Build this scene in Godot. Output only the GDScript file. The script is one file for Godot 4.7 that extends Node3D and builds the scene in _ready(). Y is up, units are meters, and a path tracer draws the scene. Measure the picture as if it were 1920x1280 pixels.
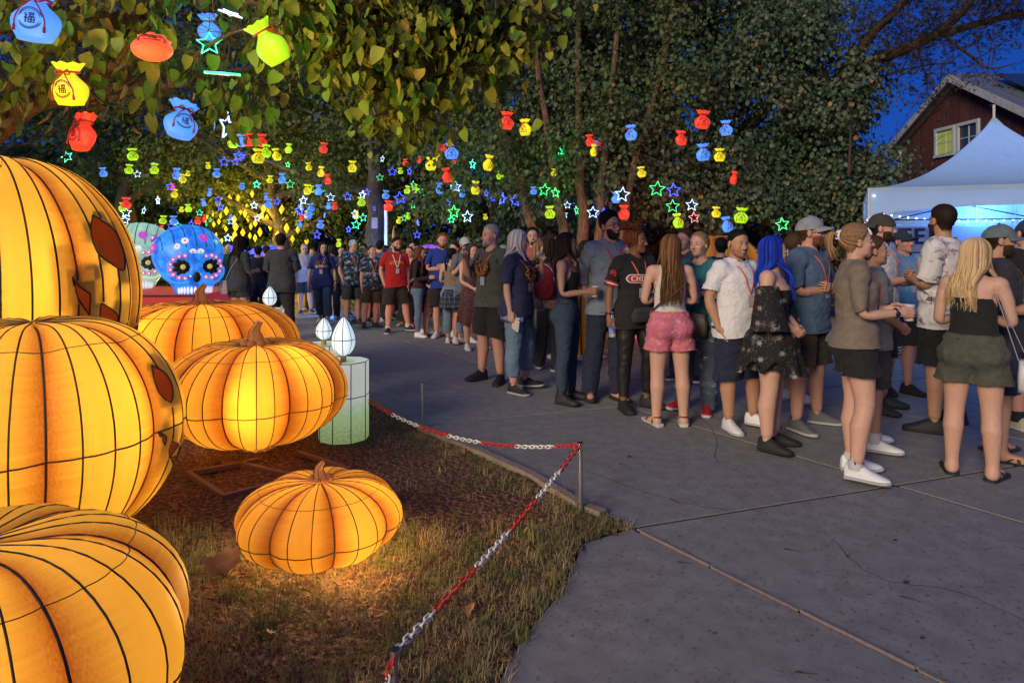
extends Node3D

# Shared state
var taken := {}
var soft := FastNoiseLite.new()
var rng := RandomNumberGenerator.new()
var mats := {}


func _ready():
	# ---- camera: eye height 1.65 m, level, lens shifted down as an architectural lens would be
	var cam := Camera3D.new()
	cam.name = "camera"
	cam.projection = Camera3D.PROJECTION_FRUSTUM
	cam.near = .1
	cam.far = 400.0
	cam.size = 2.0 * .1 * .50235
	cam.frustum_offset = Vector2(0,-.1 * .15385)
	cam.position = Vector3(0,1.65,0)
	add_child(cam)
	cam.current = true
	# ---- sky: clear dusk, and the last broad glow of the west behind the camera
	var env := Environment.new()
	env.background_mode = Environment.BG_SKY
	var sm := ProceduralSkyMaterial.new()
	sm.sky_top_color = Color(.078,.235,.59)
	sm.sky_horizon_color = Color(.12,.37,.79)
	sm.sky_curve = .12
	sm.ground_bottom_color = Color(.03,.04,.06)
	sm.ground_horizon_color = Color(.07,.12,.22)
	sm.sun_angle_max = 1.0
	var sky := Sky.new()
	sky.sky_material = sm
	env.sky = sky
	env.background_energy_multiplier = 1.0
	env.tonemap_mode = Environment.TONE_MAPPER_LINEAR
	env.tonemap_exposure = 1.0
	env.sdfgi_enabled = true
	env.ssao_enabled = true
	env.ssil_enabled = true
	var we := WorldEnvironment.new()
	we.name = "environment"
	we.environment = env
	add_child(we)
	var sun := DirectionalLight3D.new()
	sun.name = "afterglow"
	sun.light_color = Color(1.0,.93,.82)
	sun.light_energy = .85
	sun.light_angular_distance = 20.0
	sun.shadow_enabled = true
	sun.rotation_degrees = Vector3(-21,-34,0)
	add_child(sun)

	rng.seed = 7
	soft.seed = 3
	soft.frequency = 1.0
	make_materials()
	make_ground()
	make_house()
	make_tent()
	make_background_trees()
	make_foreground_tree()
	make_pumpkins()
	make_skulls()
	make_candles()
	make_chain_fence()
	make_hanging_lanterns()
	make_far_things()
	make_people()
	make_litter()


# ---- naming
func numbered(called: String, parent: Node) -> String:
	var key := str(parent.get_instance_id()) + called
	var n: int = taken.get(key, 0)
	taken[key] = n + 1
	return called if n == 0 else "%s_%03d" % [called, n]


func put(o: Node3D, called: String, parent: Node = self) -> Node3D:
	o.name = numbered(called, parent)
	parent.add_child(o, true)
	return o


func tag(o: Node, label: String, category: String, group := "") -> void:
	o.set_meta("label", label)
	o.set_meta("category", category)
	if group != "":
		o.set_meta("group", group)


func thing(called: String,label: String,category: String,at := Vector3.ZERO,turn := 0.0,group := "") -> Node3D:
	var o := Node3D.new()
	o.position = at
	o.rotation.y = turn
	put(o, called)
	tag(o, label, category, group)
	return o


func obj(called: String,m: Mesh,material: Material,parent: Node = self,at := Transform3D()) -> MeshInstance3D:
	var o := MeshInstance3D.new()
	o.mesh = m
	o.material_override = material
	o.transform = at
	put(o, called, parent)
	return o


func struct(called: String,m: Mesh,material: Material,parent: Node = self) -> MeshInstance3D:
	var o := obj(called, m, material, parent)
	if parent == self:
		o.set_meta("kind", "structure")
	return o


func many(called: String,m: Mesh,material: Material,where: Array,tints: Array,parent: Node = self) -> MultiMeshInstance3D:
	var mm := MultiMesh.new()
	mm.transform_format = MultiMesh.TRANSFORM_3D
	mm.use_colors = tints.size() > 0
	mm.mesh = m
	mm.instance_count = where.size()
	for i in where.size():
		mm.set_instance_transform(i, where[i])
		if tints.size():
			mm.set_instance_color(i, tints[i])
	var o := MultiMeshInstance3D.new()
	o.multimesh = mm
	o.material_override = material
	put(o, called, parent)
	o.set_meta("kind", "stuff")
	return o


# ---- mesh building
class Build:
	var v := PackedVector3Array()
	var uv := PackedVector2Array()
	var c := PackedColorArray()
	var idx := PackedInt32Array()
	var tint := Color(1,1,1)

	func add(p: Vector3, t := Vector2.ZERO) -> int:
		v.append(p)
		uv.append(t)
		c.append(tint)
		return v.size() - 1

	func tri(a: int, b: int, d: int) -> void:
		idx.append(a)
		idx.append(b)
		idx.append(d)

	func quad(a: int, b: int, d: int, e: int) -> void:
		tri(a, b, d)
		tri(a, d, e)

	func box(center: Vector3, size: Vector3, basis := Basis(), bevel := 0.0) -> void:
		# a box with chamfered edges: each face its own vertices so that it shades flat
		var h := size * .5
		var k := bevel
		var cs := {}
		for sx in [-1,1]:
			for sy in [-1,1]:
				for sz in [-1,1]:
					var q := Vector3(sx * h.x, sy * h.y, sz * h.z)
					cs[[sx, sy, sz, 0]] = q - Vector3(0, sy * k, sz * k)
					cs[[sx, sy, sz, 1]] = q - Vector3(sx * k, 0, sz * k)
					cs[[sx, sy, sz, 2]] = q - Vector3(sx * k, sy * k, 0)
		var face := func(pts: Array, out: Vector3) -> void:
			var mid := Vector3.ZERO
			for p in pts:
				mid += p
			mid /= pts.size()
			var nn: Vector3 = (pts[1] - pts[0]).cross(pts[2] - pts[0])
			if nn.dot(out) > 0:
				pts.reverse()
			var at := v.size()
			for p in pts:
				add(center + basis * p, Vector2(p.x + p.z, p.y))
			for i in range(1, pts.size() - 1):
				tri(at, at + i, at + i + 1)
		for s in [-1,1]:
			face.call([cs[[s,-1,-1,0]],cs[[s,1,-1,0]],cs[[s,1,1,0]],cs[[s,-1,1,0]]],Vector3(s,0,0))
			face.call([cs[[-1,s,-1,1]],cs[[1,s,-1,1]],cs[[1,s,1,1]],cs[[-1,s,1,1]]],Vector3(0,s,0))
			face.call([cs[[-1,-1,s,2]],cs[[1,-1,s,2]],cs[[1,1,s,2]],cs[[-1,1,s,2]]],Vector3(0,0,s))
			if k > 0.0:
				for t in [-1,1]:
					face.call([cs[[s,t,-1,0]],cs[[s,t,1,0]],cs[[s,t,1,1]],cs[[s,t,-1,1]]],Vector3(s,t,0))
					face.call([cs[[s,-1,t,0]],cs[[s,1,t,0]],cs[[s,1,t,2]],cs[[s,-1,t,2]]],Vector3(s,0,t))
					face.call([cs[[-1,s,t,1]],cs[[1,s,t,1]],cs[[1,s,t,2]],cs[[-1,s,t,2]]],Vector3(0,s,t))
					for w in [-1,1]:
						face.call([cs[[s, t, w, 0]], cs[[s, t, w, 1]], cs[[s, t, w, 2]]], Vector3(s, t, w))

	func tube(path: Array,radii: Array,sides := 8,caps := true,flat := 1.0,bump := 0.0) -> void:
		# a swept tube with parallel-transported rings; flat squeezes it across its second axis
		var n := path.size()
		var t: Vector3 = (path[1] - path[0]).normalized()
		var side := t.cross(Vector3.UP if absf(t.y) < .9 else Vector3.RIGHT).normalized()
		var first := v.size()
		var long := 0.0
		for i in n:
			var q: Vector3 = (path[mini(i + 1, n - 1)] - path[maxi(i - 1,0)]).normalized()
			side = (side - q * side.dot(q)).normalized()
			var other := q.cross(side)
			if i > 0:
				long += path[i].distance_to(path[i - 1])
			var r: float = radii[mini(i, radii.size() - 1)]
			for k in sides + 1:
				var a := TAU * k / sides
				var rr := r*(1.0 + bump*sin(a*3.0 + i*1.7) + bump*.7*sin(a*5.0 - i*2.3))
				add(path[i] + (side*cos(a) + other*sin(a)*flat)*rr,Vector2(float(k)/sides,long))
		for i in n - 1:
			for k in sides:
				var a := first + i * (sides + 1) + k
				quad(a, a + sides + 1, a + sides + 2, a + 1)
		if caps:
			for e in [0, n - 1]:
				var m := add(path[e], Vector2(.5,0))
				for k in sides:
					var a: int = first + e * (sides + 1) + k
					if e == 0:
						tri(m, a, a + 1)
					else:
						tri(m, a + 1, a)

	func lathe(profile: Array,segs := 24,at := Transform3D(),from := 0.0,to := TAU) -> void:
		var first := v.size()
		var n := profile.size()
		for k in segs + 1:
			var a := lerpf(from, to, float(k) / segs)
			for i in n:
				var p: Vector2 = profile[i]
				add(at*Vector3(p.x*cos(a),p.y,p.x*sin(a)),Vector2(float(k)/segs,float(i)/(n - 1)))
		for k in segs:
			for i in n - 1:
				var a := first + k * n + i
				quad(a, a + n, a + n + 1, a + 1)

	func ball(center: Vector3, r: Vector3, segs := 12, rings := 8, basis := Basis()) -> void:
		var first := v.size()
		for i in rings + 1:
			var b := PI * i / rings
			for k in segs + 1:
				var a := TAU * k / segs
				add(center + basis*(Vector3(sin(b)*cos(a),cos(b),sin(b)*sin(a))*r),Vector2(float(k)/segs,float(i)/rings))
		for i in rings:
			for k in segs:
				var a := first + i * (segs + 1) + k
				quad(a, a + 1, a + segs + 2, a + segs + 1)

	func poly(pts: Array, up := Vector3.UP) -> void:
		# a flat convex face
		var nn: Vector3 = (pts[1] - pts[0]).cross(pts[2] - pts[0])
		if nn.dot(up) > 0:
			pts = pts.duplicate()
			pts.reverse()
		var at := v.size()
		for p in pts:
			add(p, Vector2(p.x, p.z))
		for i in range(1, pts.size() - 1):
			tri(at, at + i, at + i + 1)

	func normals() -> PackedVector3Array:
		var n := PackedVector3Array()
		n.resize(v.size())
		for i in range(0, idx.size(), 3):
			var a := idx[i]
			var b := idx[i + 1]
			var d := idx[i + 2]
			var q := (v[d] - v[a]).cross(v[b] - v[a])
			n[a] += q
			n[b] += q
			n[d] += q
		for i in n.size():
			n[i] = n[i].normalized() if n[i].length_squared() > 1e-20 else Vector3.UP
		return n

	func weld(eps := .0005) -> void:
		# joins vertices that lie on one spot, so that a seam shades smooth
		var at := {}
		var to := PackedInt32Array()
		to.resize(v.size())
		for i in v.size():
			var key := Vector3i((v[i] / eps).round())
			if not at.has(key):
				at[key] = i
			to[i] = at[key]
		for i in idx.size():
			idx[i] = to[idx[i]]

	func mesh(colored := false) -> ArrayMesh:
		var a := []
		a.resize(Mesh.ARRAY_MAX)
		a[Mesh.ARRAY_VERTEX] = v
		a[Mesh.ARRAY_NORMAL] = normals()
		a[Mesh.ARRAY_TEX_UV] = uv
		if colored:
			a[Mesh.ARRAY_COLOR] = c
		a[Mesh.ARRAY_INDEX] = idx
		var m := ArrayMesh.new()
		m.add_surface_from_arrays(Mesh.PRIMITIVE_TRIANGLES, a)
		return m


func smooth_path(pts: Array, per := 6) -> Array:
	var out := []
	for i in pts.size() - 1:
		var a: Vector3 = pts[maxi(i - 1,0)]
		var b: Vector3 = pts[i]
		var d: Vector3 = pts[i + 1]
		var e: Vector3 = pts[mini(i + 2, pts.size() - 1)]
		for k in per:
			out.append(b.cubic_interpolate(d, a, e, float(k) / per))
	out.append(pts[-1])
	return out


func taper(n: int, a: float, b: float) -> Array:
	var out := []
	for i in n:
		out.append(lerpf(a, b, float(i) / maxi(n - 1,1)))
	return out


func sag(a: Vector3, b: Vector3, drop: float, n := 16) -> Array:
	var out := []
	for i in n + 1:
		var t := float(i) / n
		out.append(a.lerp(b, t) - Vector3(0,4.0 * drop * t * (1.0 - t), 0))
	return out


func along(dir: Vector3, up := Vector3.UP) -> Basis:
	# a basis whose y axis runs along dir
	var y := dir.normalized()
	var x := y.cross(up if absf(y.dot(up)) < .95 else Vector3.RIGHT).normalized()
	return Basis(x, y, x.cross(y))


# ---- surface nets on a distance field
func nets(lo: Vector3, hi: Vector3, cell: float, f: Callable) -> Build:
	var nx := int(ceil((hi.x - lo.x) / cell / 4.0)) * 4
	var ny := int(ceil((hi.y - lo.y) / cell / 4.0)) * 4
	var nz := int(ceil((hi.z - lo.z) / cell / 4.0)) * 4
	var sx := nx + 1
	var sy := ny + 1
	var val := PackedFloat32Array()
	val.resize(sx * sy * (nz + 1))
	val.fill(1e9)
	var cells := PackedInt32Array()
	var reach := cell * 4.0 * .87 * 1.9
	for bz in range(0, nz, 4):
		for by in range(0, ny, 4):
			for bx in range(0, nx, 4):
				var mid := lo + Vector3(bx + 2, by + 2, bz + 2) * cell
				if absf(f.call(mid)) > reach:
					continue
				for k in 5:
					for j in 5:
						var row := ((bz + k) * sy + by + j) * sx + bx
						for i in 5:
							if val[row + i] > 1e8:
								val[row + i] = f.call(lo + Vector3(bx + i, by + j, bz + k) * cell)
				for k in 4:
					for j in 4:
						for i in 4:
							cells.append(((bz + k) * sy + by + j) * sx + bx + i)
	var b := Build.new()
	var at := {}
	var step := [0,1, sx, sx + 1, sx * sy, sx * sy + 1, sx * sy + sx, sx * sy + sx + 1]
	var edges := [[0,1],[2,3],[4,5],[6,7],[0,2],[1,3],[4,6],[5,7],[0,4],[1,5],[2,6],[3,7]]
	for q in cells:
		var inside := 0
		for s in step:
			if val[q + s] < 0.0:
				inside += 1
		if inside == 0 or inside == 8:
			continue
		var sum := Vector3.ZERO
		var n := 0
		for e in edges:
			var a: float = val[q + step[e[0]]]
			var d: float = val[q + step[e[1]]]
			if (a < 0.0) != (d < 0.0):
				var t := a / (a - d)
				var p := Vector3(e[0] & 1, (e[0] >> 1) & 1, e[0] >> 2)
				var r := Vector3(e[1] & 1, (e[1] >> 1) & 1, e[1] >> 2)
				sum += p.lerp(r, t)
				n += 1
		var x := q % sx
		var y := (q / sx) % sy
		var z := q / (sx * sy)
		at[q] = b.add(lo + (Vector3(x, y, z) + sum / n) * cell)
	var axes := [[1, sx, sx * sy], [sx, sx * sy, 1], [sx * sy, 1, sx]]
	for q in at:
		for ax in axes:
			var a: float = val[q]
			var d: float = val[q + ax[0]]
			if (a < 0.0) == (d < 0.0):
				continue
			var i1 = at.get(q - ax[1], -1)
			var i2 = at.get(q - ax[2], -1)
			var i3 = at.get(q - ax[1] - ax[2], -1)
			if i1 < 0 or i2 < 0 or i3 < 0:
				continue
			if a < 0.0:
				b.quad(at[q], i2, i3, i1)
			else:
				b.quad(at[q], i1, i3, i2)
	return b


# ---- materials
func lin(r: float, g: float, b: float) -> Color:
	return Color(r, g, b).linear_to_srgb()


func plain(c: Color, rough := .8, metal := 0.0) -> StandardMaterial3D:
	# c is a linear reflectance
	var m := StandardMaterial3D.new()
	m.albedo_color = c.linear_to_srgb()
	m.roughness = rough
	m.metallic = metal
	return m


func noise_tex(seed_: int,freq: float,oct: int,size := 256,ramp = null,kind := FastNoiseLite.TYPE_SIMPLEX_SMOOTH) -> NoiseTexture2D:
	var n := FastNoiseLite.new()
	n.seed = seed_
	n.frequency = freq
	n.noise_type = kind
	n.fractal_octaves = oct
	n.fractal_type = FastNoiseLite.FRACTAL_FBM if oct > 1 else FastNoiseLite.FRACTAL_NONE
	var t := NoiseTexture2D.new()
	t.width = size
	t.height = size
	t.seamless = true
	t.noise = n
	if ramp != null:
		var g := Gradient.new()
		g.offsets = PackedFloat32Array(ramp[0])
		var cs := PackedColorArray()
		for c in ramp[1]:
			cs.append(c)
		g.colors = cs
		t.color_ramp = g
	return t


func tri(m: StandardMaterial3D, scale: float, world := false) -> StandardMaterial3D:
	m.uv1_triplanar = true
	m.uv1_world_triplanar = world
	m.uv1_scale = Vector3.ONE * scale
	return m


func lift(m: StandardMaterial3D, t: Texture2D, cm: float) -> StandardMaterial3D:
	m.heightmap_enabled = true
	m.heightmap_texture = t
	m.heightmap_scale = cm
	return m


func grain(c: Color,rough: float,tex: Texture2D,scale: float,height: Texture2D = null,cm := 0.0,world := false) -> StandardMaterial3D:
	var m := plain(c, rough)
	m.albedo_texture = tex
	tri(m, scale, world)
	if height:
		lift(m, height, cm)
	return m


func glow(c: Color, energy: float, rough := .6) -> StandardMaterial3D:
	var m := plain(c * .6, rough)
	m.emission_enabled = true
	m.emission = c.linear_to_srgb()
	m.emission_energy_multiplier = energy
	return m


func picture(size: int, base: Color) -> Image:
	var im := Image.create(size, size, false, Image.FORMAT_RGB8)
	im.fill(base.linear_to_srgb())
	return im


func dab(im: Image,x: float,y: float,r: float,c: Color,squash := 1.0,turn := 0.0) -> void:
	# an ellipse that wraps round the picture's edges
	var n := im.get_width()
	var k := ceili(r)
	var cs := c.linear_to_srgb()
	var ca := cos(turn)
	var sa := sin(turn)
	for j in range(-k, k + 1):
		for i in range(-k, k + 1):
			var u := i * ca + j * sa
			var w := (-i * sa + j * ca) / squash
			if u * u + w * w <= r * r:
				im.set_pixel(posmod(int(x) + i, n), posmod(int(y) + j, n), cs)


func stroke(im: Image,x: float,y: float,dir: float,long: float,r: float,c: Color,curve := 0.0) -> void:
	var t := 0.0
	while t < long:
		dab(im, x, y, r * (.5 + .5 * sin(PI * minf(t / long + .15,1.0))), c)
		x += cos(dir) * maxf(r * .7,.8)
		y += sin(dir) * maxf(r * .7,.8)
		dir += curve
		t += maxf(r * .7,.8)


func print_of(kind: String) -> ImageTexture:
	var r := RandomNumberGenerator.new()
	r.seed = kind.hash() % 100000
	var im: Image
	match kind:
		"tropical":
			im = picture(256, Color(.006,.012,.03))
			for i in 60:
				var x := r.randf() * 256
				var y := r.randf() * 256
				var c: Color = [Color(.02,.1,.26),Color(.08,.24,.34),Color(.02,.07,.1),Color(.16,.3,.36)][r.randi() % 4]
				stroke(im,x,y,r.randf()*TAU,r.randf_range(18,36),r.randf_range(3,6),c,r.randf_range(-.1,.1))
			for i in 16:
				var x := r.randf() * 256
				var y := r.randf() * 256
				var c: Color = [Color(.45,.15,.16),Color(.55,.5,.48),Color(.1,.26,.5),Color(.55,.26,.1)][r.randi() % 4]
				for k in 5:
					var a := TAU * k / 5 + x
					dab(im, x + cos(a) * 8, y + sin(a) * 8,7.0, c, .7, a)
				dab(im, x, y, 3.0, Color(.5,.3,.05))
		"wading_birds":
			im = picture(256, Color(.6,.57,.54))
			for i in 17:
				var x := r.randf() * 256
				var y := r.randf() * 256
				var a := r.randf_range(-.7,.7)
				for k in 9:
					stroke(im,x + r.randf_range(-12,12),y + r.randf_range(-5,5),a + r.randf_range(-.4,.4),r.randf_range(12,28),r.randf_range(1.4,3.4),Color(.035,.033,.045),r.randf_range(-.12,.12))
			for i in 7:
				var x := r.randf() * 256
				var y := r.randf() * 256
				dab(im, x, y, 11, Color(.5,.24,.2), .55,-.5)
				stroke(im, x + 8, y - 5,-1.4,24,2.0, Color(.5,.24,.2), .09)
				stroke(im, x, y + 3,1.5,26,1.2, Color(.35,.14,.13))
				stroke(im, x - 6, y, .4,16,1.6, Color(.06,.03,.03), .1)
		"night_sky":
			im = picture(256, Color(.007,.007,.008))
			for i in 170:
				dab(im,r.randf()*256,r.randf()*256,r.randf_range(.6,2.0),Color(.42,.38,.36))
			for i in 9:
				var x := (i % 3) * 85 + r.randf() * 50
				var y := (i / 3) * 85 + r.randf() * 50
				for k in 12:
					var a := TAU * k / 12
					stroke(im,x + cos(a)*4,y + sin(a)*4,a,9 if k % 2 else 14,1.3,Color(.45,.38,.34))
				dab(im, x, y, 5, Color(.45,.38,.34))
				dab(im, x + 1, y - 1,2.5, Color(.06,.05,.05))
			dab(im, 200,120,12, Color(.45,.42,.4))
			dab(im, 203,116,11, Color(.007,.007,.008))
		"sunset_flowers":
			im = picture(256, Color(.5,.13,.2))
			for i in 46:
				var x := r.randf() * 256
				var y := r.randf() * 256
				var c: Color = [Color(.62,.2,.05),Color(.46,.22,.36),Color(.58,.28,.3),Color(.4,.08,.16)][r.randi() % 4]
				for k in 6:
					var a := TAU * k / 6 + x
					dab(im, x + cos(a) * 7, y + sin(a) * 7,6.0, c, .6, a)
				dab(im, x, y, 2.5, Color(.55,.35,.1))
		"ticks":
			im = picture(256, Color(.62,.62,.64))
			for i in 260:
				stroke(im,r.randf()*256,r.randf()*256,r.randf()*TAU,3.0,1.1,Color(.06,.08,.16))
		"ditsy":
			im = picture(256, Color(.055,.016,.014))
			for i in 330:
				dab(im,r.randf()*256,r.randf()*256,r.randf_range(1.4,2.8),[Color(.45,.3,.26),Color(.3,.08,.06)][r.randi() % 2])
		"plaid":
			im = picture(256, Color(.01,.018,.045))
			for j in 256:
				for i in 256:
					var u := i % 64
					var w := j % 64
					var c := Color(.01,.018,.045)
					if u < 20:
						c = c.lerp(Color(.004,.005,.01), .6)
					if w < 20:
						c = c.lerp(Color(.004,.005,.01), .6)
					if u in [30,31,50] or w in [30,31,50]:
						c = Color(.36,.38,.42)
					im.set_pixel(i, j, c.linear_to_srgb())
		"camouflage":
			im = picture(128, Color(.3,.26,.25))
			for i in 70:
				dab(im,r.randf()*128,r.randf()*128,r.randf_range(3,8),[Color(.16,.13,.13),Color(.42,.37,.35),Color(.1,.09,.09)][r.randi() % 3],.6,r.randf()*3)
		"denim":
			im = picture(256, Color(.8,.8,.8))
			for j in 256:
				for i in 256:
					var k := .72 + .22 * r.randf() + .1 * soft.get_noise_2d(i * .35, j * .04)
					im.set_pixel(i, j, Color(k, k, k))
		"ripped":
			im = picture(256, Color(.055,.075,.11))
			for i in 16:
				var x := r.randf() * 256
				var y := r.randf() * 256
				for k in 12:
					stroke(im,x + r.randf_range(-8,8),y + r.randf_range(-9,9),r.randf_range(-.2,.2),r.randf_range(6,18),1.2,Color(.45,.47,.5))
		"rows_of_icons":
			im = picture(128, Color(.62,.58,.48))
			for j in 5:
				for i in 7:
					dab(im,12 + i*17,14 + j*25,r.randf_range(4,6.5),[Color(.06,.04,.03),Color(.25,.1,.05),Color(.14,.1,.07)][r.randi() % 3],r.randf_range(.5,1.0))
		"zigzag":
			im = picture(128, Color(.006,.006,.01))
			for j in 128:
				for i in 128:
					var d := posmod(j + absi((i % 32) - 16), 16)
					if d < 4:
						im.set_pixel(i, j, Color(.8,.82,.9))
	im.generate_mipmaps()
	return ImageTexture.create_from_image(im)


func cloth(c: Color, rough := .92, amount := .45) -> StandardMaterial3D:
	var m := plain(c, rough)
	m.albedo_texture = mats.t_cloth
	tri(m, 2.6)
	lift(m, mats.t_folds, amount)
	m.rim_enabled = true
	m.rim = .25
	m.rim_tint = .6
	return m


func printed(kind: String, scale: float, c := Color(1,1,1)) -> StandardMaterial3D:
	var m := plain(c, .9)
	if not mats.has("print_" + kind):
		mats["print_" + kind] = print_of(kind)
	m.albedo_texture = mats["print_" + kind]
	tri(m, scale)
	lift(m, mats.t_folds, .5)
	m.heightmap_texture = mats.t_folds
	return m


func denim(c: Color) -> StandardMaterial3D:
	var m := plain(c, .9)
	if not mats.has("t_denim"):
		mats.t_denim = print_of("denim")
	m.albedo_texture = mats.t_denim
	tri(m, 3.0)
	lift(m, mats.t_folds, .5)
	return m


func make_materials() -> void:
	fold.seed = 11
	fold.frequency = 1.0
	fold.noise_type = FastNoiseLite.TYPE_SIMPLEX_SMOOTH
	torso_tables()
	mats.t_cloth = noise_tex(5,.02,4,256,[[0.0,1.0],[Color(.8,.8,.8),Color(1,1,1)]])
	mats.t_folds = noise_tex(9,.016,3,256)
	mats.t_fine = noise_tex(12,.09,3,256)
	mats.t_mid = noise_tex(14,.02,5,512)
	var skin := plain(Color(1,1,1), .55)
	skin.albedo_texture = noise_tex(17,.035,4,256,[[0.0,.5,1.0],[Color(.95,.92,.915),Color(.98,.97,.965),Color(1,1,1)]])
	tri(skin, 4.0)
	lift(skin, mats.t_fine, .06)
	skin.vertex_color_use_as_albedo = true
	skin.metallic_specular = .42
	mats.skin = skin
	var hair := plain(Color(1,1,1), .66)
	hair.vertex_color_use_as_albedo = true
	hair.metallic_specular = .25
	mats.hair = hair
	mats.white_plastic = plain(Color(.72,.72,.74), .5)
	mats.black_plastic = plain(Color(.012,.012,.014), .4)
	mats.badge = plain(Color(.35,.37,.42), .3)
	mats.pretzel = grain(Color(.42,.15,.025), .6, mats.t_cloth, 20.0)
	mats.white_shoe = plain(Color(.66,.66,.68), .55)
	mats.white_sole = plain(Color(.46,.45,.44), .8)
	mats.black_shoe = plain(Color(.013,.013,.015), .7)
	mats.black_sole = plain(Color(.02,.02,.02), .8)
	mats.orange_ribbon = plain(Color(.72,.14,.04), .7)
	mats.red_ribbon = plain(Color(.5,.05,.04), .7)
	mats.black_leather = lift(tri(plain(Color(.02,.02,.022),.5),8.0),mats.t_fine,.15)
	mats.brown_leather = lift(tri(plain(Color(.13,.045,.02),.55),8.0),mats.t_fine,.15)
	mats.steel = plain(Color(.45,.45,.47), .38,.9)
	mats.wire = plain(Color(.012,.01,.008), .7)
	var gl := plain(Color(.9,.93,.95), .08)
	gl.transparency = BaseMaterial3D.TRANSPARENCY_ALPHA
	gl.albedo_color.a = .22
	mats.clear = gl
	mats.drink = plain(Color(.75,.3,.04), .2)


# ---- the human figure
# One body is modelled once, at rest with its arms held off, as a smooth distance field; every person is that body with its own
# build, bent into its own pose by weights on these bones. Clothes are modelled round the same body and bend with it.
enum {PELVIS,SPINE,CHEST,NECK,HEAD,ARM_L,FORE_L,HAND_L,ARM_R,FORE_R,HAND_R,THIGH_L,SHIN_L,FOOT_L,THIGH_R,SHIN_R,FOOT_R}
const JOINT := [
	Vector3(0,.94,0),Vector3(0,1.06,0),Vector3(0,1.24,-.005),Vector3(0,1.45,-.02),Vector3(0,1.53,-.008),
	Vector3(.172,1.415,-.015),Vector3(.352,1.2,-.015),Vector3(.512,1.008,-.015),
	Vector3(-.172,1.415,-.015),Vector3(-.352,1.2,-.015),Vector3(-.512,1.008,-.015),
	Vector3(.092,.9,0), Vector3(.1,.49,.004), Vector3(.104,.085,-.012),
	Vector3(-.092,.9,0), Vector3(-.1,.49,.004), Vector3(-.104,.085,-.012)]
const TIP := [
	Vector3(0,1.06,0),Vector3(0,1.24,-.005),Vector3(0,1.45,-.02),Vector3(0,1.53,-.008),Vector3(0,1.75,0.0),
	Vector3(.352,1.2,-.015),Vector3(.512,1.008,-.015),Vector3(.622,.876,-.015),
	Vector3(-.352,1.2,-.015),Vector3(-.512,1.008,-.015),Vector3(-.622,.876,-.015),
	Vector3(.1,.49,.004), Vector3(.104,.085,-.012), Vector3(.112,.03,.15),
	Vector3(-.1,.49,.004),Vector3(-.104,.085,-.012),Vector3(-.112,.03,.15)]
const ROOT := [-1,PELVIS,SPINE,CHEST,NECK,CHEST,ARM_L,FORE_L,CHEST,ARM_R,FORE_R,PELVIS,THIGH_L,SHIN_L,PELVIS,THIGH_R,SHIN_R]
# torso sections from crotch to neck: height, half width, half depth, how far forward
const TORSO_Y := [.8,.86,.92,1.00,1.08,1.16,1.24,1.32,1.38,1.43,1.47]
const TORSO_A := [.095,.15,.166,.16,.148,.146,.155,.165,.16,.125,.066]
const TORSO_B := [.085,.105,.112,.106,.098,.1,.108,.114,.106,.082,.06]
const TORSO_C := [-.005,-.012,-.012,-.004,.002,.002,.002,-.002,-.01,-.018,-.02]
# the same sections for other builds, as factors: slim woman, and what a heavy man and a heavy woman add
const WOMAN_A := [1.0,1.06,1.08,1.02,.9,.86,.87,.87,.86,.84,.86]
const WOMAN_B := [1.0,1.08,1.06,.98,.9,.92,1.00,1.05,.92,.86,.86]
const HEAVY_A := [.1,.22,.28,.34,.42,.4,.32,.22,.14,.1,.1]
const HEAVY_B := [.1,.25,.36,.52,.66,.62,.44,.3,.2,.14,.12]
# limbs: joint points and radii
const LEG := [Vector3(.092,.88,-.006),Vector3(.097,.7,.002),Vector3(.1,.52,.006),Vector3(.101,.46,0.0),Vector3(.103,.36,-.014),Vector3(.104,.2,-.012),Vector3(.104,.07,-.012)]
const LEG_R := [.094,.081,.061,.058,.061,.046,.038]
const ARM := [Vector3(.165,1.412,-.015),Vector3(.235,1.34,-.015),Vector3(.345,1.208,-.015),Vector3(.4,1.142,-.015),Vector3(.512,1.008,-.015),Vector3(.525,.992,-.015)]
const ARM_R_ := [.058,.05,.04,.043,.027,.026]

var cache := {}
var fold := FastNoiseLite.new()


func table(ys: Array, vs: Array, y: float) -> float:
	if y <= ys[0]:
		return vs[0]
	for i in range(1, ys.size()):
		if y < ys[i]:
			return lerpf(vs[i - 1],vs[i],smoothstep(0.0,1.0,(y - ys[i - 1])/(ys[i] - ys[i - 1])))
	return vs[-1]


func smin(a: float, b: float, k: float) -> float:
	var h := maxf(k - absf(a - b), 0.0) / k
	return minf(a, b) - h * h * k * .25


func bone(p: Vector3, a: Vector3, b: Vector3, ra: float, rb: float) -> float:
	var d := b - a
	var t := clampf((p - a).dot(d) / d.length_squared(), 0.0,1.0)
	return p.distance_to(a + d * t) - lerpf(ra, rb, t)


func egg(p: Vector3, c: Vector3, r: Vector3) -> float:
	var q := (p - c) / r
	var l := q.length()
	if l < 1e-6:
		return -minf(r.x, minf(r.y, r.z))
	return l * (l - 1.0) / (q / r).length()


var ta := PackedFloat32Array()
var tb := PackedFloat32Array()
var tc := PackedFloat32Array()


func torso_tables() -> void:
	# the sections read out every 5 mm
	for i in 160:
		var y := .76 + i * .005
		ta.append(table(TORSO_Y, TORSO_A, y))
		tb.append(table(TORSO_Y, TORSO_B, y))
		tc.append(table(TORSO_Y, TORSO_C, y))


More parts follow.
